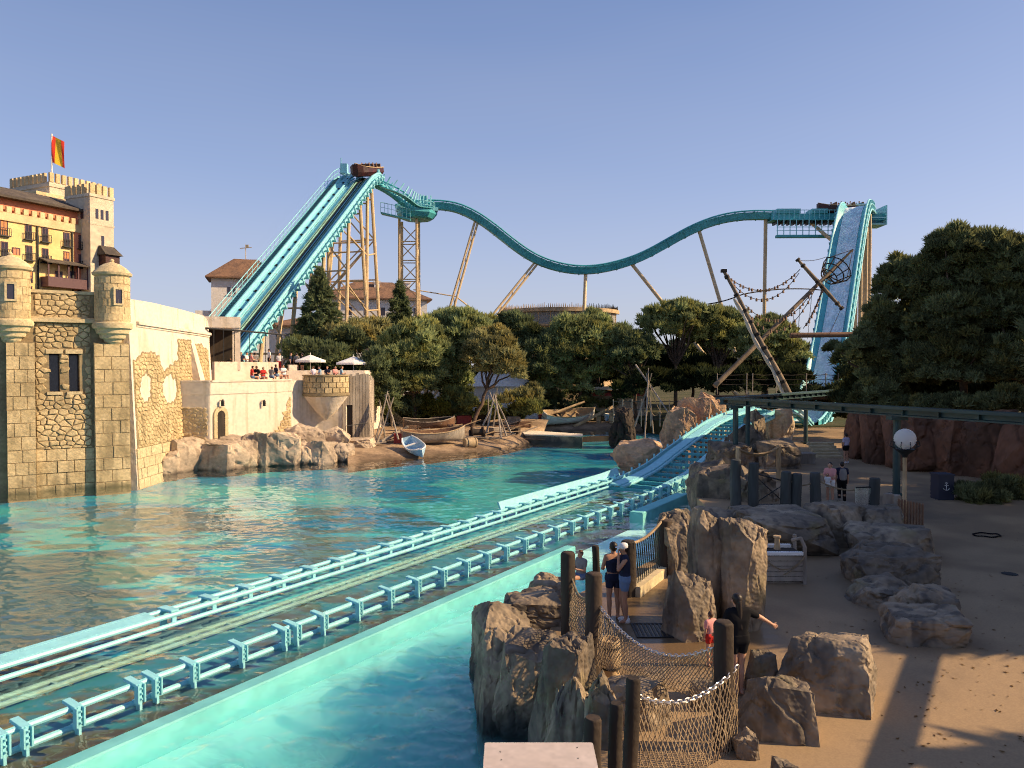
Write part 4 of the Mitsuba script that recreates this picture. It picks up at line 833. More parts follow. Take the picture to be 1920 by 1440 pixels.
part('support_column', tube([q0*[1,1,0] + du_*13.3 + V(0,0,zt_-1), q0*[1,1,0] + du_*13.3 + V(0,0,.8)], .3, 10), 'beige_steel', tR, smooth=40)
part('support_column', tube([q0*[1,1,0] + du_*12.3 + V(0,0,zt_-1), q0*[1,1,0] + du_*12.3 + V(0,0,.8)], .25, 10), 'beige_steel', tR, smooth=40)

# ---------- boats of the ride
def coaster_boat(c, fwd, pitch, label, nrow):
    t = thing('coaster_boat', label, 'coaster boat', 'boats of the water ride')
    f = unit(fwd); r = V(f[1], -f[0], 0); f3 = f * math.cos(pitch) + V(0,0,math.sin(pitch)); u = np.cross(r, f3)
    M = basis(r, f3, u)
    sec = []
    ysn = [(-3.4,.95,.9),(-3.2,1.15,1.0),(0,1.25,.9),(2.2,1.2,1.0),(3.1,.9,1.25),(3.6,.35,1.5)]
    v, n = [], 7
    for y_, w, h in ysn: v += [(-w,y_,h),(-w*1.02,y_,.45),(-w*.7,y_,0),(0,y_,-.1),(w*.7,y_,0),(w*1.02,y_,.45),(w,y_,h)]
    v = np.array(v); q = [[i*n+j, i*n+j+1, (i+1)*n+j+1, (i+1)*n+j] for i in range(5) for j in range(6)] + [[i*n, (i+1)*n, (i+1)*n+6, i*n+6] for i in range(5)]
    q = np.array(q); F = np.vstack([q[:, [0,1,2]], q[:, [0,2,3]], [[0,6,1],[1,6,5],[1,5,2],[2,5,4],[2,4,3]], [[35,36,41],[36,40,41],[36,37,40],[37,39,40],[37,38,39]]])
    part('hull', xf((v, F), M, c), 'boat_red', t)
    for k in range(nrow): part('seat_row', xf(cat(box((0,-2.4+k*1.25,1.15), (2.1,.18,.75))), M, c), 'wood_brown', t)
    part('rail', xf(cat(tube([(-1.2,-3.2,1.05),(-1.25,0,1.0),(-1.1,2.6,1.15),(0,3.5,1.6)], .06, 5), tube([(1.2,-3.2,1.05),(1.25,0,1.0),(1.1,2.6,1.15),(0,3.5,1.6)], .06, 5)), M, c), 'wood_tan', t)
    return t, M
BT2 = q0*[1,1,0] + du_*10.4 + V(0,0,zt_+.45)
bt1, M1 = coaster_boat(lp(.4, 1.15, -.1), ld, -.25, 'dark red ride boat full of riders just tipping over the lift crest', 4)
bt2, M2 = coaster_boat(BT2, -du_, 0.0, 'dark red ride boat waiting at the top of the splash chute', 4)

# ================================================================== TREES
def tufts(cen, out, size, rng, col, jit=.25, k=3, up=.25):
    # needle tufts: k slim triangles at each centre, pointing outwards
    n = len(cen); out = out / (np.linalg.norm(out, axis=1, keepdims=True) + 1e-9)
    vs, cs = [], []
    for _ in range(k):
        d = out + rng.normal(0, .65, (n, 3)); d[:, 2] += up; d /= np.linalg.norm(d, axis=1, keepdims=True)
        s = np.cross(d, rng.normal(0, 1, (n, 3))); s /= np.linalg.norm(s, axis=1, keepdims=True) + 1e-9
        L = size * rng.uniform(.7, 1.4, (n, 1)); w = L * rng.uniform(.16, .30, (n, 1))
        b = cen - d * L * .3
        vs.append(np.stack([b - s * w, b + s * w, cen + d * L], 1))
    v = np.concatenate(vs, 0).reshape(-1, 3)
    c = np.repeat(np.tile(col * rng.uniform(1 - jit, 1 + jit, (n, 1)), (k, 1)), 3, axis=0)
    return v, np.arange(len(v)).reshape(-1, 3), c
def crown(lobes, n_cl, n_tuft, size, seed, col, cl=.24, k=3):
    rng = np.random.default_rng(seed); V_, F_, C_, cent, m = [], [], [], [], 0
    vol = np.array([l[1][0] * l[1][1] * l[1][2] for l in lobes]) ** (2 / 3); vol /= vol.sum()
    for (c, r), share in zip(lobes, vol):
        N = max(6, int(n_cl * share)); c, r = np.asarray(c, float), np.asarray(r, float)
        d = rng.normal(0, 1, (N, 3)); d /= np.linalg.norm(d, axis=1, keepdims=True)
        d[:, 2] = np.where(d[:, 2] < -.45, -d[:, 2] * .6, d[:, 2])
        rad = np.where(rng.random(N) < .75, rng.uniform(.74, 1.03, N), rng.uniform(.3, .75, N))
        P = c + d * r * rad[:, None] * (.86 + .28 * rng.random((N, 1)))
        for p_ in P:
            rr = cl * float(np.min(r)) * rng.uniform(.75, 1.5) + .12
            n = int(n_tuft * rng.uniform(.6, 1.3))
            e = rng.normal(0, 1, (n, 3)); e /= np.linalg.norm(e, axis=1, keepdims=True); e[:, 2] = np.where(e[:, 2] < -.3, -e[:, 2], e[:, 2])
            q = p_ + e * rr * rng.uniform(.55, 1.05, (n, 1)) * V(1.15, 1.15, .8)
            tint = np.array(col) * rng.uniform(.6, 1.5) * (V(1.15, 1.02, .8) if rng.random() < .3 else V(1, 1, 1))
            v, f, cc = tufts(q, e, size * (1.5 if p_[2] > c[2] + .45 * r[2] else 1), rng, tint, k=k, up=1.1 if p_[2] > c[2] + .2 * r[2] else .4)
            V_.append(v); F_.append(f + m); C_.append(cc); m += len(v)
        cent.append(P)
    return np.vstack(V_), np.vstack(F_), np.clip(np.vstack(C_), 0, 1), cent
def wob(p0, p1, n, a, rng):
    t = np.linspace(0, 1, n)[:, None]; P = np.asarray(p0) * (1 - t) + np.asarray(p1) * t
    P[1:-1] += rng.normal(0, a, (n - 2, 3)); return P
GREEN = (.26, .295, .13); DARK = (.145, .18, .09); OLIVE = (.28, .27, .125)
def pine(label, base, lobes, n_cl, n_tuft, size, seed, col=GREEN, r0=.22, group=None, name='pine_tree', limbs=10, cl=.24, k=3):
    rng = np.random.default_rng(seed + 500)
    t = thing(name, label, 'tree', group)
    v, f, c, cent = crown(lobes, n_cl, n_tuft, size, seed, col, cl, k)
    part('crown', (v, f), 'foliage', t, color=c)
    base = np.asarray(base, float); allc = np.vstack(cent); mid = np.mean([np.asarray(l[0]) for l in lobes], 0)
    fork = base * .35 + V(mid[0], mid[1], base[2] * .0 + (mid[2] - base[2]) * .75 + base[2]) * .65; fork[2] = base[2] + (mid[2] - base[2]) * .55
    ms = [tube(wob(base - V(0,0,.3), fork, 7, .06, rng), np.linspace(r0, r0 * .7, 7), 9)]
    for q in allc[rng.choice(len(allc), min(limbs, len(allc)), replace=False)]:
        ms.append(tube(wob(fork, q, 6, .12, rng), np.linspace(r0 * .55, .04, 6), 6))
    part('trunk', cat(ms), 'bark', t, smooth=True)
    return t
def lobe(px, py, rx, ry, Y, dep=.9):
    c = at(px, py, Y); s = Y / 1450; return (c, (rx * s, rx * s * dep, ry * s))
def gb0(px, Y, z=.9): p = at(px, 690, Y); return V(p[0], p[1], z)
# pines between the shore and the dip of the track
pine('wide pine with a rounded crown right of the white parasols', gb0(778, 71), [lobe(768,668,58,52,71), lobe(735,690,38,40,69.5), lobe(805,690,38,45,72), lobe(790,640,46,34,73), lobe(750,720,40,30,70), lobe(795,722,36,26,71)], 250, 75, .34, 1)
pine('tall pine filling the middle of the tree row below the left end of the dip', gb0(850, 77), [lobe(858,640,52,44,77), lobe(822,622,36,30,78), lobe(838,690,40,40,76), lobe(890,655,40,42,76), lobe(845,722,40,26,75), lobe(875,612,34,24,77)], 230, 75, .36, 2)
pine('pine with a leaning bare trunk in front of the white wall', gb0(880, 70), [lobe(935,682,44,38,71), lobe(905,665,36,36,72), lobe(955,700,26,26,70), lobe(925,640,32,26,73)], 150, 70, .32, 3, OLIVE, .2, limbs=8)
pine('dark pine between the leaning pine and the broad round one', gb0(1000, 85), [lobe(1003,660,38,40,85), lobe(1010,700,30,30,84), lobe(985,640,26,22,86), lobe(1010,730,30,24,85), lobe(960,612,30,20,86)], 160, 70, .36, 4, DARK)
pine('broad dense pine whose crown reaches almost to the ground, right of the arena', gb0(1085, 87), [lobe(1085,650,70,55,87), lobe(1050,690,45,48,86), lobe(1115,690,40,50,86.5), lobe(1095,625,50,34,88), lobe(1078,720,40,30,86), lobe(1120,640,36,40,87)], 260, 75, .36, 5)
pine('pale green pine top rising behind the tree row under the lattice tower', gb0(905, 88), [lobe(905,622,46,28,88), lobe(855,612,40,26,89), lobe(960,622,30,20,88)], 90, 60, .4, 6)
pine('pine with a broken dark tip right of the single vertical support', gb0(1120, 90), [lobe(1120,620,26,30,90), lobe(1124,600,12,16,90)], 40, 60, .4, 7, DARK)
def conifer(label, px, ybase, ytop, hw, Y, seed, n, col=DARK):
    rng = np.random.default_rng(seed); b, tp = at(px, ybase, Y), at(px, ytop, Y); H = tp[2] - b[2]; R = hw * Y / 1450
    t = thing('spruce_tree', label, 'tree')
    V_, F_, C_, m, br = [], [], [], 0, []
    for k in range(n):
        h = rng.random() ** 1.35; a = rng.uniform(0, 2*PI); r = R * (1 - h) ** .85 * rng.uniform(.75, 1.15) + .1
        root = b + V(0,0,h * H); tip = root + V(r*math.cos(a), r*math.sin(a), -.12 * r + .05)
        mm = max(5, int(24 * r / R + 6)); s = np.sqrt(rng.random(mm))[:, None]
        q = root * (1 - s) + tip * s + rng.normal(0, .12, (mm, 3)) * s
        o = np.tile(tip - root, (mm, 1)) + rng.normal(0, .4, (mm, 3))
        v, f, c = tufts(q, o, .42, rng, np.array(col) * rng.uniform(.7, 1.35), k=4)
        V_.append(v); F_.append(f + m); C_.append(c); m += len(v)
        if k % 6 == 0: br.append(tube([root, tip], [.04, .015], 4))
    part('crown', (np.vstack(V_), np.vstack(F_)), 'foliage', t, color=np.vstack(C_))
    part('trunk', cat(tube([b * [1,1,0] + V(0,0,.9), tp], [.26, .03], 7), *br), 'bark', t)
conifer('tall dark spruce in front of the lift hill', 600, 700, 505, 68, 80, 11, 420)
conifer('smaller dark spruce at the foot of the lattice tower', 750, 660, 528, 38, 96, 12, 240)
conifer('small thin spruce tip beside the right end of the tree row', 1122, 650, 583, 22, 92, 13, 90)
def bush(label, lobes, n_cl, n_tuft, size, seed, col=DARK, name='bush', cat_='bush', group=None, k=3):
    v, f, c, cent = crown(lobes, n_cl, n_tuft, size, seed, col, .3, k)
    return obj(name, (v, f), 'foliage', label, cat_, group=group, color=c)
bush('dark bushes filling the terrace edge under the pink parasol', [lobe(610,668,40,22,68), lobe(655,650,36,30,72), lobe(560,660,30,20,70)], 90, 55, .34, 21)
bush('olive shrub mass under the spruce behind the parasols', [lobe(655,636,45,26,78), lobe(700,640,30,35,80)], 80, 55, .36, 22, OLIVE)
bush('bushes behind the wall of the plank shed', [lobe(705,700,25,40,66), lobe(720,750,26,34,66)], 60, 55, .3, 23)
bush('yellow green shrub behind the old rowing boats', [lobe(818,772,20,18,71), lobe(805,760,12,16,71)], 34, 50, .24, 24, (.12,.12,.025))
bush('shrubs in front of the white wall behind the pole tripods', [lobe(965,752,34,18,73), lobe(1000,745,22,18,74)], 46, 50, .26, 25, OLIVE)
bush('dark shrubs along the shore behind the crates', [lobe(770,770,34,24,72), lobe(860,775,26,22,73), lobe(735,780,24,20,70)], 70, 50, .28, 26)
bush('green shrubs in front of the white wall between the pole tripods', [lobe(880,765,22,26,71.5), lobe(925,772,24,20,72), lobe(990,770,30,20,73), lobe(850,745,26,24,73)], 80, 55, .26, 28, (.20,.22,.08))
bush('long low shrubbery closing the back of the shore', [lobe(715,785,34,18,77), lobe(765,788,34,16,77), lobe(815,786,36,16,78), lobe(868,786,34,16,79), lobe(920,784,34,16,80), lobe(970,782,32,16,81)], 120, 60, .3, 29, (.07,.085,.04))
bush('dark hedge under the broad pine', [lobe(1085,745,56,20,88), lobe(1035,752,30,16,88), lobe(1060,770,50,16,87), lobe(1125,768,36,16,87)], 60, 50, .3, 27)
# stone pines behind the wreck
pine('stone pine with bare spreading limbs left of the leaning mast', gb0(1266, 86), [lobe(1262,600,56,30,86,1), lobe(1238,620,40,26,85), lobe(1295,625,34,26,87), lobe(1278,585,36,18,86)], 150, 70, .36, 31, GREEN, .24, limbs=22)
pine('stone pine directly behind the leaning mast', gb0(1345, 88), [lobe(1345,612,50,32,88,1), lobe(1320,635,34,28,87), lobe(1368,640,36,34,88)], 140, 70, .36, 32, GREEN, .24, limbs=20)
pine('stone pine between the two wreck masts and the chute', gb0(1435, 86), [lobe(1435,640,50,36,86,1), lobe(1410,660,34,34,85), lobe(1475,660,34,34,86), lobe(1440,612,30,16,87)], 150, 70, .36, 33, GREEN, .24, limbs=18)
pine('low dark tree left of the bare limbed stone pine', gb0(1190, 84), [lobe(1190,655,36,28,84), lobe(1170,675,30,26,83), lobe(1215,665,22,20,84)], 90, 65, .36, 34, DARK, .2)
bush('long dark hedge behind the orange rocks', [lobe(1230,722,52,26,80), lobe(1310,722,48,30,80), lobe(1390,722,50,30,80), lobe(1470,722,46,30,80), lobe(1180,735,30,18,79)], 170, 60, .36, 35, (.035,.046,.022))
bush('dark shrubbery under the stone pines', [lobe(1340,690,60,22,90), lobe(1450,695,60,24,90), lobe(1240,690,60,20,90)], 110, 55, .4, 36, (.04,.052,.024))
# big pines on the right
DP = (.16, .178, .085)
pine('big dark pine leaning in front of the splash chute on the right', gb0(1665, 49), [lobe(1690,545,42,50,49), lobe(1692,505,22,26,49), lobe(1655,610,34,46,48.5), lobe(1720,640,45,60,49.5), lobe(1628,660,34,44,48), lobe(1690,700,62,52,49), lobe(1565,655,16,9,49), lobe(1650,745,50,40,48)], 609, 95, .25, 41, DP, .26, limbs=18, k=3, cl=.165)
pine('tallest dark pine filling the upper right of the view', gb0(1800, 46), [lobe(1815,480,75,46,46), lobe(1770,530,50,55,46.5), lobe(1860,540,60,60,45.5), lobe(1800,610,75,65,46), lobe(1770,690,66,56,46), lobe(1850,690,66,60,45)], 812, 95, .25, 42, DP, .3, limbs=20, k=3, cl=.165)
pine('dark pine cut off by the right edge of the view', gb0(1925, 44), [lobe(1925,510,60,60,44), lobe(1905,590,48,60,44), lobe(1965,600,70,80,44), lobe(1920,690,64,56,43.5)], 551, 95, .25, 43, DP, .3, limbs=16, k=3, cl=.165)
bush('dark ivy bush hanging over the monorail beam at the right edge', [lobe(1900,760,40,26,41), lobe(1860,765,40,20,42), lobe(1780,765,70,18,44), lobe(1690,770,50,18,47), lobe(1905,830,22,40,38)], 180, 90, .2, 44, DP)
bush('dark low bush beside the blue litter bin', [lobe(1835,935,40,24,32), lobe(1880,930,34,28,33)], 90, 90, .16, 45, DP)
# trees closing the view behind, and thickets under the right pines
for i, (px, yt, w, Y, lab) in enumerate([(700, 622, 60, 104, 'behind the parasols'), (800, 622, 60, 108, 'behind the wide pine'), (960, 612, 60, 106, 'behind the leaning pine'), (1040, 612, 60, 110, 'below the arena'), (1150, 622, 50, 104, 'left of the bare limbed stone pine'), (1210, 655, 50, 108, 'behind the low dark tree'),
                                         (1300, 650, 60, 110, 'between the two stone pines'), (1400, 655, 60, 112, 'behind the leaning mast'), (1480, 660, 50, 106, 'left of the chute foot'), (1640, 640, 60, 70, 'right of the chute foot'), (1520, 690, 40, 110, 'behind the chute foot')]):
    lb = [lobe(px, yt + 22, w, 30, Y), lobe(px - w*.5, yt + 40, w*.7, 28, Y - 1), lobe(px + w*.5, yt + 42, w*.7, 28, Y + 1)]
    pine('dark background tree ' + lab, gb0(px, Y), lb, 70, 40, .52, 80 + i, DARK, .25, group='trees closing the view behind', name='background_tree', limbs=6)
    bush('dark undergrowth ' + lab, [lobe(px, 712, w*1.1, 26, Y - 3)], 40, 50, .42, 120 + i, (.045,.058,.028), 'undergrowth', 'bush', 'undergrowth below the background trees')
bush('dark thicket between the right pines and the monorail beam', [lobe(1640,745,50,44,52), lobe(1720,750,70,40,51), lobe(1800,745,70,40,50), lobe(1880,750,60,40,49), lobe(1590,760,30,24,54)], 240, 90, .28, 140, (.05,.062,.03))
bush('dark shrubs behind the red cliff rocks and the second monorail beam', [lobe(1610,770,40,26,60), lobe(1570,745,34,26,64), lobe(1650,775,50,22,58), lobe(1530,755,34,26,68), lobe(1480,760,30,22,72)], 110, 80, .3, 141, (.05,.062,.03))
# pines standing right of the view, whose shade falls on the plaza
for i, (x, y, zc, r) in enumerate([(19.6, 17.2, 7.0, 2.5), (22.2, 22.6, 8, 3.2), (26.5, 28, 8.5, 3.8), (25.5, 18.6, 9.5, 3.0), (29.5, 23, 10, 3.6), (19.0, 9.2, 6.4, 1.55), (21.8, 7.6, 8, 1.9), (29, 35, 9, 4), (32, 30, 10, 4), (14.5, 5.0, 6, 1.8), (34.5, 42.5, 8, 4.2), (39, 47, 9, 4.5), (33.5, 37, 6, 3.2), (42, 41, 11, 4)]):
    key = 'pine_tree'
    c0 = V(x, y, zc)
    lb = [(c0, (r, r, r*.75)), (c0 + V(-r*.5, r*.4, -r*.5), (r*.6, r*.6, r*.5)), (c0 + V(r*.5, -r*.5, -r*.4), (r*.65, r*.6, r*.5))]
    pine('shade pine outside the right edge, ' + ['first', 'second', 'third', 'fourth', 'fifth', 'sixth', 'seventh', 'eighth', 'ninth', 'tenth', 'eleventh', 'twelfth', 'thirteenth', 'fourteenth'][i] + ' of its grove', V(x, y, .9), lb, 92, 30, .6, 60 + i, DP, .3, group='pines shading the plaza from the right', limbs=8)
# pale buildings between the trunks
mq = thing('marquee', 'long white tent wall half hidden behind the leaning pine', 'marquee')
a, b = at(880, 770, 84), at(1012, 770, 84)
part('wall', prism([(a[0],84),(b[0],84),(b[0],89),(a[0],89)], .5, 4.4), 'white_wall', mq); part('roof', hexa(np.array([V(a[0]-.3,83.7,4.4),V(b[0]+.3,83.7,4.4),V(b[0]+.3,89.3,4.4),V(a[0]-.3,89.3,4.4)]), np.array([V(a[0]+1,86,6),V(b[0]-1,86,6),V(b[0]-1,87,6),V(a[0]+1,87,6)])), 'canvas_white', mq)
pv = thing('snack_stand', 'low dark snack stand with a faded red awning behind the inlet', 'stand')
c = gb0(1158, 88)
part('body', box(c + V(0,1,1.4), (6,3,2.8)), 'grey_wall', pv); part('awning', hexa(*[np.array([c+V(-3,-2,z),c+V(3,-2,z),c+V(3,-.5,z+.5),c+V(-3,-.5,z+.5)]) for z in (2.4,2.5)]), 'red_paint', pv); part('roof', box(c + V(0,.6,3.2), (7,4.6,.3)), 'grey_wall', pv)

# ================================================================== ROCKS
_ico = {}
def ico(n):
    if n not in _ico:
        m = trimesh.creation.icosphere(subdivisions=n); _ico[n] = (np.array(m.vertices), np.array(m.faces))
    return _ico[n]
def rock_mesh(c, size, seed, sub=4, rough=1.0, taper=0.0, lean=(0, 0), rz=None, npt=10):
    rng = np.random.default_rng(seed); p = rng.normal(0, 1, (npt + 8, 3)); p /= np.linalg.norm(p, axis=1, keepdims=True)
    p[:8] = np.array([[x, y, z] for x in (-1, 1) for y in (-1, 1) for z in (-1, 1)]) * rng.uniform(.34, .62, (8, 3))
    p = np.sign(p) * np.abs(p) ** .8; p[8:] *= rng.uniform(.82, 1.0, (npt, 1))
    p -= (p.max(0) + p.min(0)) / 2; p /= p.max(0)
    me = manifold3d.Manifold.hull_points(p).refine_to_length(.12 if sub < 4 else .075).to_mesh()
    m = trimesh.Trimesh(me.vert_properties[:, :3], me.tri_verts, process=True)
    v, f = np.array(m.vertices), np.array(m.faces); n = np.array(m.vertex_normals)
    v += n * rough * (.13 * (meshkit.fbm(v * 1.5 + seed, 3, seed) - .5) + .11 * (meshkit.fbm(v * [4.5, 4.5, 3] + seed, 4, seed + 1) - .5) - .075 * np.exp(-((meshkit.fbm(v * [1.5, 1.5, .9] + 2*seed, 2, seed + 2) - .5) / .028) ** 2) - .05 * np.exp(-((meshkit.fbm(v * [1.1, 1.1, 2.2] + 3*seed, 2, seed + 3) - .5) / .025) ** 2))[:, None]
    h = (v[:, 2] + 1) / 2
    v[:, :2] *= (1 - taper * h)[:, None]
    v[:, 0] += lean[0] * h; v[:, 1] += lean[1] * h
    v = (v * np.asarray(size) / 2) @ rotz(rng.uniform(-.5, .5) if rz is None else rz).T
    return v + np.asarray(c, float), f
def rock(label, px0, px1, ytop, zbot, Y, seed, m='rock_dark', dep=1.0, name='boulder', group=None, sub=4, wide=1.12, **kw):
    c = at((px0 + px1) / 2, ytop, Y); w = (px1 - px0) * Y / 1450 * wide; zt = c[2]
    h = (zt - zbot) * 1.06
    return obj(name, rock_mesh(V(c[0], c[1], zt - h / 2 + .02), (w, w * dep, h), seed, sub, **kw), m, label, 'rock', smooth=20, group=group)
gl = 'boulders at the foot of the castle and house'
for i, (a, b, yt, Y, zb_, lab) in enumerate([
    (286, 330, 842, 47.0, -.6, 'small pale boulder touching the foot of the stucco rampart'), (318, 368, 820, 48.4, -.6, 'angular boulder in front of the rampart corner, second from the left'),
    (362, 460, 815, 49.6, -.6, 'widest flat grey brown boulder below the arched door'), (450, 485, 813, 50.4, -.6, 'narrow upright boulder just right of the widest one below the door'),
    (481, 508, 808, 50.8, -.6, 'slim ridge shaped boulder under the second wall lantern'), (498, 560, 808, 51.8, -.6, 'bulky boulder below the bare rubble edge of the house'),
    (538, 596, 794, 54.4, .2, 'upper rounded boulder under the bastion, highest of the row'), (556, 592, 827, 52.0, -.6, 'square boulder at the waterline under the bastion'),
    (580, 632, 824, 52.6, -.6, 'large rounded boulder at the waterline right of the bastion'), (608, 652, 798, 55.6, .2, 'upper boulder leaning on the right end of the house'),
    (628, 657, 830, 53.0, -.6, 'last small boulder where the shore begins'), (655, 700, 822, 56.8, .3, 'low pale ledge rock in front of the plank shed')]):
    rock(lab, a, b, yt, zb_, Y, 100 + i, 'rock_warm', group=gl, dep=1.2 if b - a < 70 else .8, taper=.1, wide=1.35, sub=3)
gp = 'rocks around the raised platform'
for i, (a, b, yt, Y, zb_, lab, kw) in enumerate([
    (898, 992, 1122, 16.0, -.4, 'smooth lit rock at the left corner of the platform above the water', {}), (936, 1042, 1104, 17.0, .2, 'slanted rock behind the left corner rock, facing the sun', {}),
    (992, 1056, 1076, 18.4, .2, 'farthest small rock beside the left tall post', {}), (896, 992, 1180, 14.2, -1.1, 'tall dark rock face dropping into the water at the far left of the platform', dict(taper=.1)),
    (938, 1050, 1192, 13.9, -.8, 'dark cracked rock in the middle of the left flank', dict(taper=.1)), (984, 1126, 1198, 12.8, -1.1, 'pyramid shaped rock with a sunlit top in front of the net', dict(taper=.45)),
    (1026, 1118, 1262, 11.9, -1.1, 'rock with a flat pale top left of the short posts', dict(taper=.2)), (1090, 1176, 1264, 11.3, -.8, 'dark pointed rock behind the short posts', dict(taper=.4)),
    (1130, 1250, 1262, 12.2, .3, 'flat topped pale rock behind the nearest net', {}), (1234, 1310, 962, 20.6, .4, 'pale upright rock at the end of the wavy fence', dict(taper=.1)),
    (1292, 1366, 955, 16.6, .5, 'tall dark rock pillar in the middle of the platform, left half', dict(taper=-.05)), (1350, 1434, 975, 16.3, .5, 'right sunlit half of the tall rock pillar', dict(taper=-.02)),
    (1252, 1345, 1068, 15.9, .5, 'dark rounded rock foot in front of the tall pillar', dict(taper=.1)), (1222, 1300, 952, 22.3, .4, 'small peaked rock behind the wavy fence', dict(taper=.3)),
    (1284, 1400, 952, 24.2, .3, 'left part of the low rock wall behind the pillar', {}), (1380, 1540, 954, 23.8, .3, 'long overhanging rock with a pale beak in the back wall', dict(taper=-.25)),
    (1524, 1625, 943, 24.4, .3, 'dark rock right of the beak in the back wall', {}), (1600, 1690, 952, 24.2, .3, 'low rock in front of the wooden palisade', dict(taper=.2)),
    (1606, 1728, 986, 22.3, .3, 'dark wrinkled rock at the corner where the row turns towards the camera', {}), (1606, 1728, 1022, 19.8, .2, 'rock with a pale sunlit patch on top, in the row right of the platform', {}),
    (1600, 1705, 1082, 18.2, .2, 'smooth shaded rock in the row, left side', {}), (1672, 1780, 1094, 17.2, .2, 'rock with one bright edge in the row, right side', dict(taper=.25)),
    (1676, 1790, 1140, 15.8, .3, 'nearest dark rock ending the row on the plaza', {}),
    (1432, 1630, 1186, 12.9, .35, 'large free standing boulder on the sunlit plaza', dict(taper=.35, lean=(.25, .1))), (1384, 1518, 1262, 11.6, .3, 'dark boulder beside the nearest net on the plaza', dict(taper=.15)),
    (1394, 1462, 1222, 12.9, .8, 'pale flat faced rock behind the dark boulder', dict(taper=.4)), (1376, 1424, 1372, 10.9, .6, 'small pale stone at the foot of the net post', {}),
    (1446, 1494, 1426, 10.2, .6, 'small stone at the lower edge of the view', {}), (1290, 1370, 1268, 12.6, .5, 'low dark rock behind the nearest net', {})]):
    rock(lab, a, b, yt, zb_, Y, 200 + i, 'rock_dark', group=gp, wide=1.25 if i < 9 else 1.12 if i < 10 else 1.0 if i < 13 else 1.15 if i < 18 else 1.35 if i < 23 else 1.12, npt=9 + 2 * (i % 4), **kw)
gq = 'rocks around the hump of the track'
for i, (a, b, yt, Y, zb_, lab, m, kw) in enumerate([
    (1146, 1242, 822, 51.0, -.6, 'long sunlit rock rising from the lake left of the track', 'rock_orange', dict(dep=.7)), (1240, 1302, 762, 58.0, -.5, 'lower part of the orange cliff beside the hump', 'rock_orange', dict(taper=.05)),
    (1276, 1330, 744, 59.5, -.5, 'middle buttress of the orange cliff beside the hump', 'rock_orange', dict(taper=-.05)), (1312, 1360, 732, 60.5, -.5, 'highest square block of the orange cliff beside the hump', 'rock_orange', dict(taper=-.05)),
    (1398, 1432, 768, 54.0, -.5, 'dark rock right of the hump behind the first monorail pillar', 'rock_dark', {}), (1438, 1486, 764, 60.0, 0, 'pale folded rock behind the second monorail pillar', 'rock_warm', dict(taper=-.1)),
    (1290, 1420, 866, 33.4, -.8, 'dark quay rock where the track begins to climb', 'rock_dark', dict(dep=.7)), (1370, 1450, 880, 32.4, -.5, 'dark low rock under the rope frame', 'rock_dark', {}), (1296, 1372, 858, 38.5, -.6, 'dark rock bank beside the climbing track, lower end', 'rock_dark', {}), (1330, 1412, 828, 43.5, -.6, 'dark rock bank beside the climbing track, middle', 'rock_dark', {}), (1362, 1430, 792, 49.5, -.6, 'dark rock bank beside the climbing track, upper end', 'rock_dark', {}),
    (1418, 1500, 822, 43, .3, 'dark rock heap behind the rope frame', 'rock_dark', {}), (1138, 1196, 764, 66, -.6, 'jagged rock toned black for its shade in front of the inlet', 'wood_dark', dict(taper=.5, rough=2.2))]):  # black tone of the inlet rock stands in for shade
    rock(lab, a, b, yt, zb_, Y, 300 + i, m, group=gq, **kw)
for i, (a, b, yt, Y, lab) in enumerate([(1590, 1640, 768, 47, 'narrow reddish cliff rock left of the red rock face'), (1620, 1690, 765, 45, 'reddish cliff rock behind the globe lamp, left of it'), (1672, 1760, 772, 42, 'wide reddish cliff rock right behind the globe lamp'),
    (1748, 1830, 774, 40.5, 'reddish cliff rock above the blue litter bin'), (1815, 1900, 768, 39, 'reddish cliff rock behind the dark low bush'), (1880, 1980, 770, 37, 'reddish cliff rock at the right edge'), (1790, 1850, 756, 43, 'pale rock top showing above the monorail beam')]):
    rock(lab, a, b, yt, .4, Y, 340 + i, 'rock_red', group='reddish cliff rocks in the shade', dep=1.2, taper=-.02)

# ================================================================== PLATFORM: posts, nets, fence
def post(label, px, ytop, w, zb_, Y, group=None, lean=(0, 0), m='wood_dark', name='wooden_post', n=10):
    c = at(px, ytop, Y); r = w * Y / 1450 / 2; rng = np.random.default_rng(int(px * 7))
    zt = c[2]; zz = np.linspace(zb_, zt - .03, n)
    ph = rng.uniform(0, 6, 3); P = np.stack([c[0] + lean[0]*(zz-zt) + .02*np.sin(zz*2+ph[0]), c[1] + lean[1]*(zz-zt) + .02*np.cos(zz*2.3+ph[1]), zz], 1)
    v, f = tube(np.vstack([P, P[-1] + V(0,0,.035)]), np.r_[r * (1.08 - .1*np.linspace(0,1,n)), r*.8], 16)
    a = np.arctan2(v[:,1]-c[1], v[:,0]-c[0]); k = 1 + .055 * np.sin(a*5+ph[2]+zz.mean()) + .05*(meshkit.noise(np.stack([np.cos(a)*3, np.sin(a)*3, v[:,2]*1.2], 1), 4)-.5)
    ctr = np.stack([np.interp(v[:,2], P[:,2], P[:,0]), np.interp(v[:,2], P[:,2], P[:,1])], 1)
    v[:, :2] = ctr + (v[:, :2] - ctr) * k[:, None]
    obj(name, (v, f), m, label, 'post', smooth=50, group=group)
    return V(c[0], c[1], zt), r
gpo = 'dark timber posts of the net railing'
P1, _ = post('tall leaning dark post left of the two women', 1067, 1035, 27, -.2, 14.9, gpo, (.02, .05)); P2, _ = post('thick dark post in front of the two women', 1114, 1075, 32, -.2, 13.6, gpo, (.03, .05))
P3, _ = post('thick dark post beside the person with the outstretched arm', 1356, 1165, 37, -.3, 11.1, gpo); P4, _ = post('dark post holding the left end of the nearest net', 1184, 1270, 28, -.6, 10.0, gpo)
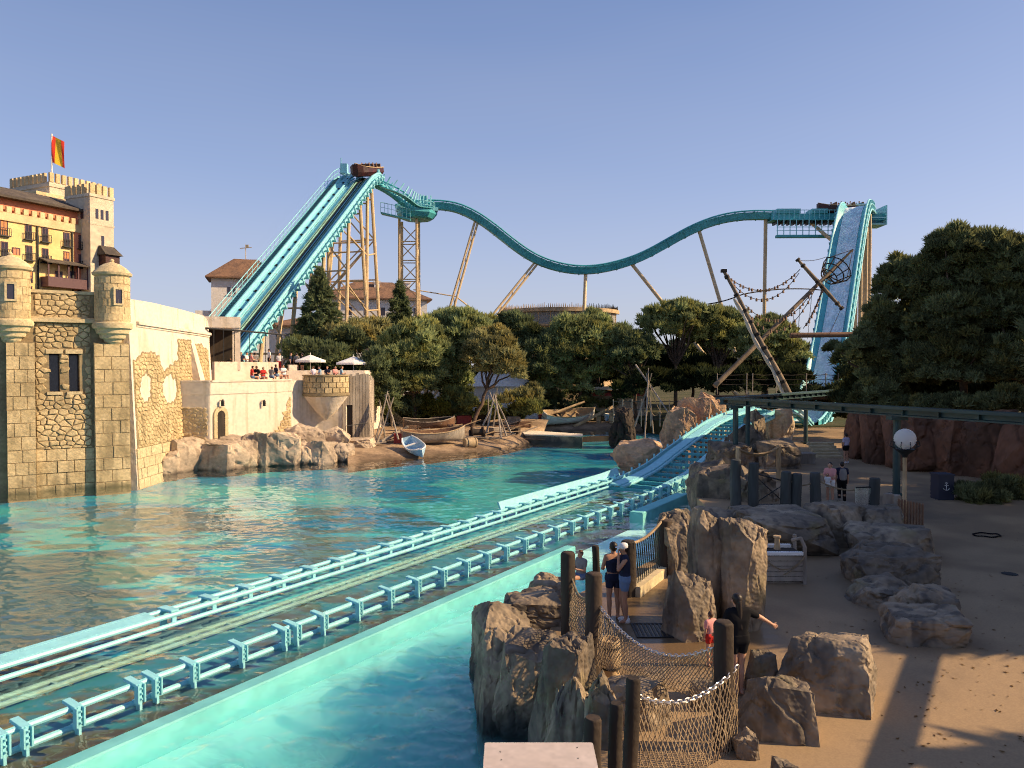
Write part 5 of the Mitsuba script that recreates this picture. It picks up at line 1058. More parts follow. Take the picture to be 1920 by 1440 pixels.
P5, _ = post('shorter dark post just left of the nearest net', 1156, 1320, 27, -.6, 9.7, gpo); P6, _ = post('lowest dark post beside the grey board', 1113, 1346, 34, -.6, 9.5, gpo)
P7, _ = post('thin post behind the left woman', 1117, 1023, 14, .4, 18.0, gpo); P8, _ = post('thick short post to the right of the woman in the white cap', 1178, 1014, 28, .4, 18.6, gpo)
P9, _ = post('dark post where the wavy fence meets the pale rock', 1248, 975, 26, .4, 20.5, gpo)
def net(label, tl, tr_, bl, br, nu, nv, r, drop, chain=True, group='rope nets between the timber posts'):
    t = thing('rope_net', label, 'net', group)
    tl, tr_, bl, br = (np.asarray(x, float) for x in (tl, tr_, bl, br)); rng = np.random.default_rng(nu * 31 + nv)
    ch = unit(np.cross(tr_ - tl, V(0,0,1)))
    def S(u, v):
        top_ = tl*(1-u) + tr_*u - V(0,0,drop*4*u*(1-u)); bot = bl*(1-u) + br*u
        return top_*(1-v) + bot*v + ch * .14 * math.sin(PI*u) * math.sin(PI*v)
    G = np.array([[S((i + .5*(j % 2)) / nu if 0 < i + .5*(j%2) < nu else min(max(i/nu,0),1), j / nv) for i in range(nu + 1)] for j in range(nv + 1)]) + rng.normal(0, .006, (nv+1, nu+1, 3))
    ms = []
    for j in range(nv):
        for i in range(nu + 1):
            a = G[j, i]
            for di in ((0, 1) if j % 2 else (-1, 0)):
                if 0 <= i + di <= nu: 
                    b = G[j + 1, i + di]; ms.append(tube([a, b], r, 4, False))
    part('mesh', cat(ms), 'rope_fibre', t)
    if chain:
        top_ = np.array([S(u, 0) for u in np.linspace(0, 1, 60)]); s = np.r_[0, np.cumsum(np.linalg.norm(np.diff(top_, axis=0), axis=1))]
        ms, n = [], int(s[-1] / .075)
        for k in range(n):
            c = np.array([np.interp((k + .5) * s[-1] / n, s, top_[:, q]) for q in range(3)]); d = unit(np.array([np.interp((k + 1) * s[-1] / n, s, top_[:, q]) for q in range(3)]) - c)
            w = unit(np.cross(d, V(0,0,1))) if k % 2 else unit(np.cross(d, unit(np.cross(d, V(0,0,1)))))
            ring = [c + d * .052 * math.cos(a) + w * .03 * math.sin(a) for a in np.linspace(0, 2*PI, 9)]
            ms.append(tube(ring, .0095, 4, False))
        part('chain', cat(ms), 'chain_metal', t)
    else: part('top_rope', tube([S(u, 0) for u in np.linspace(0, 1, 20)], r * 2.2, 6), 'rope_fibre', t)
net('nearest rope net with a bright chain along its top, in the foreground', at(1198,1306,10.0), at(1384,1248,11.1), at(1198,1306,10.0)*[1,1,0]+V(0,0,-.3), at(1380,1250,11.1)*[1,1,0]+V(0,0,-.3), 26, 26, .0085, .26)
net('long sagging rope net behind the big dark post, below the women', at(1124,1136,13.5), at(1338,1214,11.2), at(1118,1250,13.3), at(1335,1318,11.2), 40, 16, .0075, .42)
net('narrow folded rope net between the two left posts', at(1072,1082,14.8), at(1106,1112,13.7), at(1066,1200,14.8), at(1104,1215,13.7), 14, 18, .0085, .22, False)
wf = thing('wavy_fence', 'black fence of wavy iron bars at the far edge of the platform', 'fence')
f0, f1 = at(1188, 1112, 18.5), at(1246, 1074, 20.7); f0[2] = f1[2] = 1.05
part('kerb', bar(f0 - V(0,0,.05), f1 - V(0,0,.05), .35, .3), 'sandstone_pale', wf)
tops = sag(f0 + V(0,0,1.15), f1 + V(0,0,1.35), .12, 13)
part('top_rail', tube(tops, .035, 6), 'rope_fibre', wf)
for k in range(17):
    t = k / 16; a = f0 * (1-t) + f1 * t; tz = np.interp(t, np.linspace(0,1,13), tops[:,2]); zz = np.linspace(a[2], tz, 14)
    du_ = unit(f1 - f0); part('bar', tube(np.stack([a[0] + du_[0]*.035*np.sin(zz*11), a[1] + du_[1]*.035*np.sin(zz*11), zz], 1), .014, 5), 'dark_metal', wf)
gt = thing('floor_grate', 'dark slatted drain grate in the wet floor by the women', 'grate')
g0 = on(1222, 1182, .905)
part('frame', cat(*[box(g0 + V(x,y,.006), s) for x, y, s in ((0,.42,(.72,.04,.02)),(0,-.42,(.72,.04,.02)),(.36,0,(.04,.88,.02)),(-.36,0,(.04,.88,.02)))]), 'dark_metal', gt)
for k in range(8): part('slat', box(g0 + V(-.30+k*.086,0,.004), (.045,.8,.014)), 'dark_metal', gt)
# grey board in the foreground
gbx = thing('timber_cabinet', 'grey weathered board lid at the lower edge of the view beside the posts', 'board')
z_ = 2.3; a, b = on(909, 1392, z_), on(1110, 1386, z_)
lid = shapely.box(a[0], a[1]-1.9, b[0], a[1]).buffer(-.03).buffer(.03)
part('lid', prism(lid, z_-.05, z_), 'board_grey', gbx)
part('body', prism(shapely.box(a[0]+.06, a[1]-1.84, b[0]-.06, a[1]-.06), -1.3, z_-.053), 'wood_dark', gbx)
for px, py in ((938, 1410), (1082, 1402), (940, 1425), (1084, 1422)):
    q = on(px, py, z_); part('screw', lathe([(0,.004),(.008,.004),(.008,0)], 8, q), 'dark_metal', gbx)
# low wooden stump behind the net
q = on(1142, 1262, .9); st = thing('barrel', 'short pale timber barrel standing behind the sagging net', 'barrel')
part('staves', lathe([(.0,.0),(.19,0),(.22,.22),(.22,.36),(.19,.62),(.16,.62),(.15,.56),(0,.56)], 18, q), 'wood_tan', st, smooth=30)
for z in (.12, .48): part('hoop', lathe([(.215,z),(.225,z),(.225,z+.04),(.215,z+.04)], 18, q), 'dark_metal', st)

# small planter boat on the platform
pb = thing('planter_boat', 'small grey wooden boat shaped trough with white rim and ropes on the platform', 'boat')
c = on(1468, 1096, .9) + V(0, .45, 0)
for k in range(5):
    part('plank', cat(bar(c + V(-.62,-.42,.14+k*.13), c + V(.52,-.42,.14+k*.13), .035, .115), ), 'wood_grey', pb)
part('hull', hexa(np.array([c+V(-.6,-.39,.06),c+V(.5,-.39,.06),c+V(.5,.4,.06),c+V(-.6,.4,.06)]), np.array([c+V(-.66,-.39,.74),c+V(.56,-.39,.74),c+V(.56,.45,.74),c+V(-.66,.45,.74)])), 'wood_dark', pb)
part('rim', cat(bar(c+V(-.72,-.43,.79), c+V(.5,-.43,.79), .12, .08), bar(c+V(-.72,.43,.79), c+V(.5,.43,.79), .12, .08), bar(c+V(-.6,-.38,.785), c+V(-.6,.38,.785), .12, .07)), 'white_paint', pb)
part('stern_frame', cat(tube([c+V(.56,-.42,0), c+V(.56,-.42,.95), c+V(.5,-.3,1.15), c+V(.35,-.1,1.05)], .05, 6), tube([c+V(.62,.42,0), c+V(.6,.4,1.1)], .05, 6), bar(c+V(.56,-.4,.1), c+V(.6,.4,.1), .08, .1)), 'wood_grey', pb)
part('rope', tube(sag(c+V(-.5,-.46,.72), c+V(.5,-.48,.66), .3, 12), .014, 5), 'rope_fibre', pb)
part('rope', tube(sag(c+V(.0,-.46,.25), c+V(.55,-.48,.75), .08, 10), .014, 5), 'rope_fibre', pb)
part('bollard', lathe([(0,.7),(.09,.7),(.07,.85),(.07,.98),(.1,1.0),(.1,1.05),(0,1.06)], 10, c + V(0,.0,.1)), 'wood_tan', pb)
part('skid', cat(bar(c+V(-.6,-.3,.03), c+V(.62,-.3,.03), .1, .06), bar(c+V(-.6,.3,.03), c+V(.62,.3,.03), .1, .06)), 'wood_grey', pb)

# ================================================================== FAR PLATFORM, LAMP, MONORAIL, PLAZA THINGS
qw = thing('quay_wall', 'low dark stone edge below the roped far landing', 'wall')
part('wall', sweep(np.array([V(7.4,29.0,0), V(10,28.8,0), V(13.2,28.4,0)]), np.tile(V(0,-1,0),(3,1)), np.tile(V(0,0,1),(3,1)), rect(-.1,.22,-.4,.98)), 'rock_dark', qw)
gr_ = 'grey posts of the far landing'
FP = [post(lab, px, yt, 19, .7, 30.5, gr_, m='wood_slate', name='landing_post')[0] for px, yt, lab in ((1380, 862, 'first grey post of the far landing beside the monorail pillar'), (1413, 868, 'second grey landing post, left side of the cross wire panel'), (1474, 884, 'grey landing post right of the cross wire panel'), (1493, 888, 'slim grey landing post close to its neighbour'), (1530, 886, 'grey landing post in front of the couple'), (1640, 896, 'dark landing post beside the palisade'))]
rp_ = thing('landing_rope', 'sagging rope strung between the grey landing posts', 'rope')
for a, b, d in ((2, 4, .25), (4, 5, .3)): part('rope', tube(sag(FP[a] - V(0,0,.25), FP[b] - V(0,0,.3), d, 14), .03, 5), 'rope_fibre', rp_)
wp = thing('wire_panel', 'dark cross braced wire panel between two landing posts', 'fence panel')
a, b = FP[1], FP[2]
part('brace', cat(tube([a*[1,1,0]+V(0,0,1.0), b - V(0,0,.45)], .02, 5), tube([b*[1,1,0]+V(0,0,1.0), a - V(0,0,.45)], .02, 5), tube([a - V(0,0,.4), b - V(0,0,.4)], .03, 5), tube([a*[1,1,0]+V(0,0,1.0), b*[1,1,0]+V(0,0,1.0)], .03, 5)), 'dark_metal', wp)
mp = thing('mesh_fence', 'fine metal mesh fence right of the couple', 'fence'); a, b = at(1604, 925, 30.3)*[1,1,0], FP[5]*[1,1,0]
for k in range(18): q = a + (b-a)*k/17; part('wire', tube([q+V(0,0,.95), q+V(0,0,1.7)], .012, 4), 'chain_metal', mp)
part('rail', tube([a+V(0,0,1.7), b+V(0,0,1.7)], .03, 5), 'dark_metal', mp)
rf = thing('rope_gate', 'cream wooden frame with a sagging rope bundle on the far landing', 'frame')
a, b = at(1384, 840, 37), at(1460, 836, 37.6); 
for q in (a, b): part('post', tube([q*[1,1,0]+V(0,0,.6), q + V(0,0,.05)], .12, 8), 'wood_tan', rf)
for k in range(3): part('rope', tube(sag(a + V(0,-.1+.1*k,-.03), b + V(0,-.1+.1*k,-.03), .3+.05*k, 12), .05, 6), 'rope_fibre', rf)
part('hanging_rope', tube([a*.3+b*.7-V(0,0,.25), a*.32+b*.68-V(0,.1,.75)], [.09,.03], 6), 'rope_fibre', rf)
part('crossbar', bar(a*[1,1,0]+V(0,0,1.4), b*[1,1,0]+V(0,0,1.4), .08, .12), 'wood_grey', rf)
cr = thing('deck_box', 'dark grey wooden box on the path behind the landing', 'box'); c = on(1515, 870, .9)
part('body', box(c + V(0,.4,.27), (.85,.8,.54)), 'wood_grey', cr); part('lid', box(c + V(0,.4,.57), (.92,.88,.07)), 'wood_grey', cr)
sg = thing('steps', 'short flight of sunlit pale steps behind the couple', 'steps')
for k in range(5): part('step', box(V(19.4, 47.2 + k*.35, .95+.17*k), (1.6,.35,.17)), 'sandstone_pale', sg)
# lamp
lm = thing('globe_lamp', 'white globe street lamp on a rusty pole beside the palisade', 'street lamp')
L0 = V(12.95, 25.5, .9); gc = at(1697, 823, 25.5)
part('globe', lathe([(.34*math.sin(a), -.34*math.cos(a)) for a in np.linspace(0, PI, 20)], 28, gc), 'globe_white', lm, smooth=True)
part('cradle', cat(lathe([(.06,-.62),(.12,-.5),(.3,-.36),(.32,-.33),(.28,-.35),(.1,-.46)], 16, gc), *[tube([gc+V(.3*math.cos(a),.3*math.sin(a),-.35), gc+V(.38*math.cos(a),.38*math.sin(a),-.22), gc+V(.33*math.cos(a),.33*math.sin(a),-.08)], .014, 5) for a in np.arange(0,2*PI,PI/4)], *[tube([gc+V(.35*s,0,-.3), gc+V(.5*s,0,-.22), gc+V(.46*s,0,-.08), gc+V(.38*s,0,-.1)], .02, 5) for s in (-1,1)]), 'dark_metal', lm)
part('pole', tube([V(gc[0], gc[1], .9), gc - V(0,0,.55)], .065, 10), 'wood_tan', lm, smooth=40)
pa = thing('palisade', 'short curved palisade of pale round stakes under the lamp', 'palisade')
for k in range(9):
    q = at(1688 + k*5.6, 690, 24.8 + .06*k); q[2] = 0
    part('stake', tube([q+V(0,0,.85), q+V(0,0,2.15 - .03*k), q+V(0,0,2.2-.03*k)], [.036,.036,.02], 7), 'wood_brown', pa)
bq = at(1668, 690, 25.2); part('bollard', tube([V(bq[0],bq[1],.85), V(bq[0],bq[1],2.25), V(bq[0],bq[1],2.3)], [.17,.17,.13], 12), 'wood_grey', pa, smooth=40)
bq = at(1683, 690, 25.9); part('bollard', tube([V(bq[0],bq[1],.85), V(bq[0],bq[1],2.1), V(bq[0],bq[1],2.14)], [.15,.15,.12], 12), 'wood_grey', pa, smooth=40)
# litter bin with an anchor
bn = thing('litter_bin', 'dark blue square litter bin with a pale anchor emblem in the shade', 'litter bin'); c = on(1775, 938, .9) + V(0,.35,0)
part('body', box(c + V(0,0,.5), (.64,.64,1.0)), 'bin_blue', bn); part('lid', box(c + V(0,0,1.04), (.7,.7,.08)), 'bin_blue', bn)
ay = c + V(0,-.326,.55)
part('anchor_emblem', cat(bar(ay+V(0,0,-.14), ay+V(0,0,.12), .03, .008, up=(0,1,0)), bar(ay+V(-.08,0,.06), ay+V(.08,0,.06), .008, .03), tube([ay+V(.13*math.sin(a),0,-.0-.14*math.cos(a)) for a in np.linspace(-1.2,1.2,9)], .014, 5), tube([ay+V(.035*math.cos(a),0,.155+.035*math.sin(a)) for a in np.linspace(0,2*PI,9)], .01, 5)), 'white_paint', bn)
hp_ = on(1850, 1004, .91); obj('hose', tube([hp_ + V(.42*math.cos(a), .30*math.sin(a)*1.0, .02+.012*math.sin(5*a)) for a in np.linspace(0, 2*PI*1.93, 60)], .022, 6), 'cloth_black', 'black hose coiled flat on the shaded plaza', 'hose', smooth=40)
dg = on(1893, 1076, .905); obj('drain_cover', cat(lathe([(0,.006),(.2,.006),(.2,0)], 16, dg)), 'dark_metal', 'small round dark drain cover in the shaded plaza near the right edge', 'drain cover')
# monorail beams, and one unseen beam added for its shadow
def beam(label, ctrl, pil, n=80, k=1.0):
    t = thing('monorail_beam', label, 'monorail track')
    P = smooth_path(ctrl, n); t_, R, U = frames(P); R, U = R * k, U * k
    part('girder', sweep(P, R, U, [(-.20,-.38),(.20,-.38),(.20,-.32),(.10,-.29),(.10,-.10),(.30,-.06),(.30,.0),(-.30,.0),(-.30,-.06),(-.10,-.10),(-.10,-.29),(-.20,-.32)]), 'rail_dark_green', t)
    part('running_edge', cat(sweep(P, R, U, rect(-.36,-.303,-.09,.03)), sweep(P, R, U, rect(.303,.36,-.09,.03))), 'rail_dark_green', t)
    for k_ in range(4, n, 4): part('stiffener', bar(P[k_] - R[k_]*.24 - U[k_]*.19, P[k_] + R[k_]*.24 - U[k_]*.19, .05, .24 * k, up=U[k_]), 'rail_dark_green', t)
    for x, y, z0 in pil: 
        zt = float(np.interp(y, P[::-1, 1] if P[0,1] > P[-1,1] else P[:, 1], P[::-1, 2] if P[0,1] > P[-1,1] else P[:, 2])) - .38
        part('pillar', cat(tube([V(x,y,z0), V(x,y,zt)], .15, 12), box((x,y,zt-.08), (.7,.5,.16)), box((x,y,z0+.12), (.5,.5,.1))), 'rail_dark_green', t)
A_ = [V(12.25,43.6,4.70), V(14.4,38.2,4.72), V(16.4,32.7,4.74), V(18.4,27.6,4.75), V(21.2,20.5,4.78), V(24.5,12,4.8)]
beam('dark green monorail beam crossing the right half above the path', A_, [(12.45,43.0,.9),(16.35,32.8,.9)])
beam('second monorail beam behind, running away towards the splash chute', [V(12.1,44.6,4.66), V(16,49.4,4.66), V(21,55.5,4.66), V(26.5,62.2,4.66)], [(14.6,47.8,.9),(21.3,56,.9)])
beam('unseen slim beam added outside the right edge to cast a shadow stripe', [V(10.42,8.7,4.7), V(14.22,14.5,4.7), V(17.72,19.9,4.7), V(22.8,27.7,4.7)], [(20.0,23.4,.9)], k=.52)  # added off view so that its shadow stripes the plaza

# fallen pine litter blown over the plaza
rng = np.random.default_rng(77); N = 1500
xy = np.stack([rng.uniform(5.5, 17, N), rng.uniform(9.5, 30, N)], 1); xy = xy[meshkit.fbm(np.c_[xy * .5, xy[:, :1] * 0], 3, 6) > .52]
N = len(xy); a = rng.uniform(0, 2*PI, N); L_ = rng.uniform(.02, .055, N); W_ = L_ * rng.uniform(.25, .6, N)
ux, uy = np.cos(a), np.sin(a); P = []
for s_, t_ in ((-1, 0), (0, -1), (1, 0), (0, 1)): P.append(np.stack([xy[:, 0] + ux*L_*s_ - uy*W_*t_, xy[:, 1] + uy*L_*s_ + ux*W_*t_, .906 + rng.uniform(0, .012, N)], 1))
v = np.stack(P, 1).reshape(-1, 3); k = np.arange(N)[:, None] * 4
key = tag(uniq('leaf_litter'), 'brown pine litter scattered over the plaza', 'leaves', kind='stuff')
scene[key] = mikit.ply((v, np.vstack([k + [0, 1, 2], k + [0, 2, 3]])), 'foliage', color=np.repeat(np.array([.16,.10,.045]) * rng.uniform(.5, 1.6, (N, 1)), 4, axis=0))

# ================================================================== SHORE THINGS
SHV = meshkit.WRITTEN[scene['shore']['filename']][0]
_spx = 960 + 1450 * SHV[:, 0] / SHV[:, 1]; _spy = 690 - (SHV[:, 2] - 6.4) * 1450 / SHV[:, 1]
def shp(px, py): return SHV[int(np.argmin((_spx - px) ** 2 + (_spy - py) ** 2))].astype(float)
def boat(label, c, L, W, H, yaw, roll, m_out, m_in, m_rim, pitch=0.0, seats=2, group='old boats on the shore'):
    t = thing('rowing_boat', label, 'boat', group)
    cr_, sr_ = math.cos(roll), math.sin(roll); cp_, sp_ = math.cos(pitch), math.sin(pitch)
    M = rotz(yaw) @ np.array([[1,0,0],[0,cp_,-sp_],[0,sp_,cp_]]) @ np.array([[cr_,0,sr_],[0,1,0],[-sr_,0,cr_]])
    n, m = 18, 11; ysn = np.linspace(-.5, .5, n)
    def shell(s, dz):
        v = []
        for y in ysn:
            w = W / 2 * (1 - abs(2*y) ** 2.6 * (.96 if y > 0 else .45)) * s; sh_ = H * (1 + .35 * (2*y) ** 2)
            for k in range(m):
                a = (k / (m - 1) - .5) * PI; v.append((w * math.sin(a) * (1 if abs(math.sin(a)) > .3 else 1), y * L * (.98 if s < 1 else 1), sh_ * (1 - math.cos(a) ** .8 if math.cos(a) > 0 else 1) + dz * math.cos(a)))
        i, j = np.meshgrid(np.arange(n - 1), np.arange(m - 1), indexing='ij'); q = np.stack([i*m+j, i*m+j+1, (i+1)*m+j+1, (i+1)*m+j], -1).reshape(-1, 4)
        return np.array(v), np.vstack([q[:, [0,1,2]], q[:, [0,2,3]]])
    part('hull', xf(shell(1.0, 0), M, c), m_out, t, smooth=40); part('lining', xf(shell(.93, .05), M, c), m_in, t, smooth=40)
    for s in (-1, 1):
        P = np.array([(s * W / 2 * (1 - abs(2*y) ** 2.6 * (.96 if y > 0 else .45)), y * L, H * (1 + .35 * (2*y) ** 2)) for y in ysn]); part('gunwale', xf(tube(P, .045, 6), M, c), m_rim, t)
    part('transom', xf(hexa(np.array([(-W*.27,-L/2-.02,.1),(W*.27,-L/2-.02,.1),(W*.27,-L/2+.04,.1),(-W*.27,-L/2+.04,.1)]), np.array([(-W*.28,-L/2-.02,H*1.33),(W*.28,-L/2-.02,H*1.33),(W*.28,-L/2+.04,H*1.33),(-W*.28,-L/2+.04,H*1.33)])), M, c), m_out, t)
    for k in range(seats): part('thwart', xf(box((0, L*(-.2+.4*k/max(1,seats-1)), H*.72), (W*.88,.2,.05)), M, c), m_rim, t)
    return t
boat('pale blue rowing boat lying tilted at the edge of the water', shp(782, 850) + V(0,0,.12), 3.0, 1.35, .5, -2.65, .25, 'blue_paint', 'blue_paint', 'white_paint', -.22)
boat('old weathered brown rowing boat lying along the shore beside the blue one', shp(818, 834) + V(-.3,.4,.2), 5.0, 1.6, .85, -1.2, .10, 'wood_grey', 'wood_brown', 'wood_tan', .04, 3)
boat('dark plank boat lying behind the weathered brown rowing boat', shp(800, 812) + V(0,1,.25), 4.4, 1.5, .7, -1.3, .15, 'wood_brown', 'wood_dark', 'wood_grey', .03, 2)
boat('big white plank boat hauled up and listing at the back of the inlet', V(6.05,82.3,.62), 6.0, 2.1, 1.05, -1.15, .35, 'white_paint', 'wood_tan', 'wood_tan', .06, 3)
boat('small pale boat half hidden at the far right end of the inlet', V(11.4,83,.7), 2.8, 1.2, .6, -1.4, .1, 'blue_paint', 'wood_grey', 'white_paint', 0, 2)
def poles(label, spec, name='pole_tripod', net_=None):
    t = thing(name, label, 'pole frame')
    for (x0, y0, Y0, x1, y1, Y1) in spec: part('pole', tube([at(x0,y0,Y0), at(x0*.5+x1*.5, y0*.5+y1*.5, (Y0+Y1)/2) + V(.05,.03,0), at(x1,y1,Y1)], [.075,.07,.045], 6), 'wood_grey', t)
    return t
tp = poles('left tripod of bare poles with a dark fishing net hanging to the right', [(700,838,58,727,733,59),(747,824,58,722,740,59),(735,800,62,728,738,59),(706,832,58,738,745,59),(722,826,60,712,752,59)])
a, b = at(728,760,59), at(792,790,60); ms = []
for k in range(9): ms.append(tube(sag(a - V(0,0,.12*k), b - V(0,0,.03*k) + V(.1*k,0,0), .5, 9), .014, 3, False))
for k in range(22): 
    u = k/21; ms.append(tube(np.array([a*(1-u)+b*u - V(0,0,2*u*(1-u)) , (a-V(0,0,1.0))*(1-u) + (b-V(-.8,0,.24))*u - V(0,0,2*u*(1-u))]), .012, 3, False))
part('net', cat(ms), 'wood_dark', tp)
poles('right tripod of many pale poles in the middle of the shore', [(905,798,64,930,742,65),(912,812,63,926,738,65),(950,818,63,918,735,65),(958,812,64,926,742,65),(940,822,62,928,740,65),(925,800,66,932,728,65),(915,800,66,915,742,65)])
wb_ = shp(700, 838); 
obj('log', tube([at(688,843,57.5), at(765,800,60)], [.13,.11], 8), 'wood_grey', 'long grey log leaning over the shore at the left tripod', 'log', smooth=40)
obj('log', tube([at(1018,782,81), at(1096,753,83)], [.13,.11], 8), 'wood_tan', 'pale spar lying across the white plank boat', 'log', smooth=40)
obj('log', bar(at(1076,800,80.5), at(1150,762,83), .14, .28), 'wood_tan', 'thick pale beam leaning up to the right of the white plank boat', 'log')
def crate(label, px, py, w, h, Y, m, on_shore=True, rz=.2):
    c = shp(px, py) if on_shore else V((px-960)/1450*82, 82, .5); t = thing('crate', label, 'crate', 'crates and boxes along the shore')
    Wd, Hh = w * c[1] / 1450, h * c[1] / 1450
    part('body', box(c + V(0,Wd*.4,Hh/2), (Wd,Wd*.8,Hh), rz), m, t)
    R_ = rotz(rz)
    for z in (Hh*.25, Hh*.75): part('slat', xf(box((0,-Wd*.4-.015,0), (Wd*1.02,.03,Hh*.16)), R_, c + V(0,Wd*.4,z)), m, t)
    for s in (-1, 1): part('corner_batten', xf(box((s*Wd*.46,-Wd*.4-.03,0), (Wd*.1,.05,Hh*.98)), R_, c + V(0,Wd*.4,Hh/2)), m, t)
crate('red crate standing behind the brown rowing boat', 867, 797, 26, 17, 66, 'red_paint'); crate('dark red chest under the left tripod', 742, 832, 18, 18, 58, 'red_paint')
crate('small dark crate left of the red crate', 822, 795, 18, 14, 67, 'wood_brown'); crate('grey box in front of the shrubs right of the pole tripod', 963, 796, 24, 15, 70, 'wood_grey')
crate('green black chest in front of the white plank boat', 1036, 804, 28, 19, 70, 'wood_dark', False); crate('red covered box beside the green black chest', 1020, 796, 18, 20, 71, 'red_paint', False)
crate('low brown crate at the foot of the right tripod', 985, 802, 24, 10, 69, 'wood_brown'); crate('dark box behind the pole tripod', 905, 795, 26, 30, 69, 'wood_dark')
def barrel(label, px, py, r, h, m='wood_brown', tilt=None, c=None, Y=70):
    c = shp(px, py) if c is None else c; t = thing('barrel', label, 'barrel', 'barrels on the shore')
    M = np.eye(3) if tilt is None else tilt
    part('staves', xf(lathe([(0,0),(r*.85,0),(r,h*.35),(r,h*.65),(r*.85,h),(r*.8,h-.03),(0,h-.03)], 16), M, c), m, t, smooth=35)
    for z in (.15, .8): part('hoop', xf(lathe([(r*.93,h*z),(r*.97,h*z),(r*.97,h*z+.05),(r*.93,h*z+.05)], 16), M, c), 'dark_metal', t)
barrel('grey barrel standing beside the brown rowing boat', 858, 822, .30, .75, 'wood_grey')
tlt = rotz(.5) @ np.array([[0,0,1],[0,1,0],[-1,0,0.0]])
crate('weathered grey crate beside the winch', 930, 818, 20, 14, 64, 'wood_grey', rz=.6); crate('dark flat crate near the pier', 962, 812, 26, 10, 66, 'wood_dark', rz=-.2); crate('brown box behind the blue rowing boat', 770, 812, 22, 14, 62, 'wood_brown', rz=.4)
barrel('dark brown barrel between the two old boats', 842, 812, .3, .8, 'wood_brown')
barrel('pale barrel lying on its side near the water, right of the brown boat', 884, 838, .42, 1.0, 'wood_tan', tlt, shp(884, 838) + V(-.5,0,.36))
barrel('upright slim barrel at the right end of the inlet', 0, 0, .26, .95, 'wood_tan', None, V(9.25,82.6,.5)); barrel('second slim barrel at the inlet next to the shade toned jagged rock', 0, 0, .28, 1.1, 'wood_tan', None, V(10.6,82.4,.5))
wn = thing('winch', 'dark rusty winch drum standing on the shore', 'winch'); c = shp(897, 822)
part('drum', xf(lathe([(0,-.5),(.45,-.5),(.45,-.42),(.26,-.4),(.26,.4),(.45,.42),(.45,.5),(0,.5)], 18), rotz(.3) @ np.array([[0,0,1],[0,1,0],[-1,0,0.0]]), c + V(0,0,.55)), 'wood_dark', wn, smooth=30)
part('frame', cat(*[bar(c + V(s*.62,-.35,0), c + V(s*.62,.0,.7), .1, .1) for s in (-1,1)], *[bar(c + V(s*.62,.35,0), c + V(s*.62,.0,.7), .1, .1) for s in (-1,1)], tube([c + V(-.75,0,.55), c + V(.8,0,.55), c + V(.8,0,.95)], .035, 6)), 'wood_dark', wn)
pi_ = thing('stone_pier', 'low grey stone pier with weeds at the mouth of the inlet', 'pier')
a, b = on(986, 828, 0), on(1090, 832, 0)
part('body', prism([(a[0],a[1]),(b[0],b[1]),(b[0]+.3,b[1]+2.2),(a[0]-.5,a[1]+5)], -1, .55), 'rock_dark', pi_); part('cap', prism([(a[0]-.1,a[1]-.1),(b[0]+.1,b[1]-.1),(b[0]+.3,b[1]+2.0),(a[0]-.5,a[1]+4.8)], .553, .66), 'grey_wall', pi_)
dw = thing('causeway', 'thin dark board weir closing the inlet', 'weir'); a, b = on(1088, 826, 0), on(1150, 824, 0)
part('board', bar(a + V(0,0,.1), b + V(0,0,.1), .2, .5), 'wood_dark', dw)
jk = thing('driftwood', 'jumble of planks and spars lying behind the rowing boats', 'driftwood'); rng = np.random.default_rng(91)
for k in range(54):
    px = rng.uniform(735, 1000); c = shp(px, rng.uniform(794, 828)); a_ = rng.uniform(-.6, .6); L_ = rng.uniform(.5, 1.9); d = V(math.cos(a_), math.sin(a_)*.6, rng.uniform(-.1,.4)) * L_
    part('plank', bar(c - d + V(0,0,.2), c + d + V(0,0,.25), .16, .07), ('wood_grey','wood_tan','wood_brown')[k % 3], jk)
for k in range(6):
    c = shp(690 + k*9, 838 - k*2); part('plank', bar(c + V(-.7,-.2,.08), c + V(.6,.3,.14+.05*k), .14, .06), 'wood_grey', jk)
# rope frame in front of the dark hedge
poles('crooked black poles and loose ropes left of the orange cliff', [(1192,684,66,1256,778,60),(1208,830,62,1216,690,63),(1225,812,64,1212,700,63),(1190,800,64,1222,700,63)], 'pole_stack')
obj('rope', cat(tube(sag(at(1214,706,63), at(1240,775,62), .3, 10), .03, 5), tube(sag(at(1212,740,63), at(1236,772,62), .9, 10), .03, 5)), 'rope_fibre', 'loose pale ropes dangling from the crooked black poles', 'rope')

# ================================================================== SHIPWRECK
wr = thing('shipwreck_mast', 'broken leaning wooden mast with a rolled pale sail, left of the wreck', 'mast')
a, b = at(1357, 508, 61), at(1480, 740, 59)
part('pole', tube([a + (b-a)*t + V(.05*math.sin(9*t),0,0) for t in np.linspace(0,1,16)], np.linspace(.13,.24,16), 10), 'wood_mast', wr, smooth=40)
ws = np.array([a + (b-a)*t + V(-.32 - .08*math.sin(14*t), -.05, -.1) for t in np.linspace(.22,1,30)]); part('rolled_sail', tube(ws, .09 + .08*np.abs(np.sin(np.linspace(0,17,30))), 8), 'grey_wall', wr, smooth=True)
for t in (.05,.2,.33,.42,.52,.63,.72,.83,.9):
    q = a + (b-a)*t; d = unit(b-a); part('rope_lashing', tube([q - d*.12, q + d*.12], .20 + .07*t, 10), 'wood_dark', wr)
part('truck', box(a, (.4,.4,.25)), 'wood_dark', wr)
w2 = thing('shipwreck_mast', 'long slanting wooden mast carrying a yard and a wrecked crow nest, right of the wreck', 'mast')
a2, b2 = at(1340, 724, 60), at(1575, 492, 65); e2_ = at(1599, 468, 65.5)
part('pole', tube([a2 + (b2-a2)*t for t in np.linspace(0,1,12)], np.linspace(.20,.14,12), 10), 'wood_mast', w2, smooth=40)
part('topmast', tube([b2, e2_], [.12,.08], 7), 'wood_dark', w2)
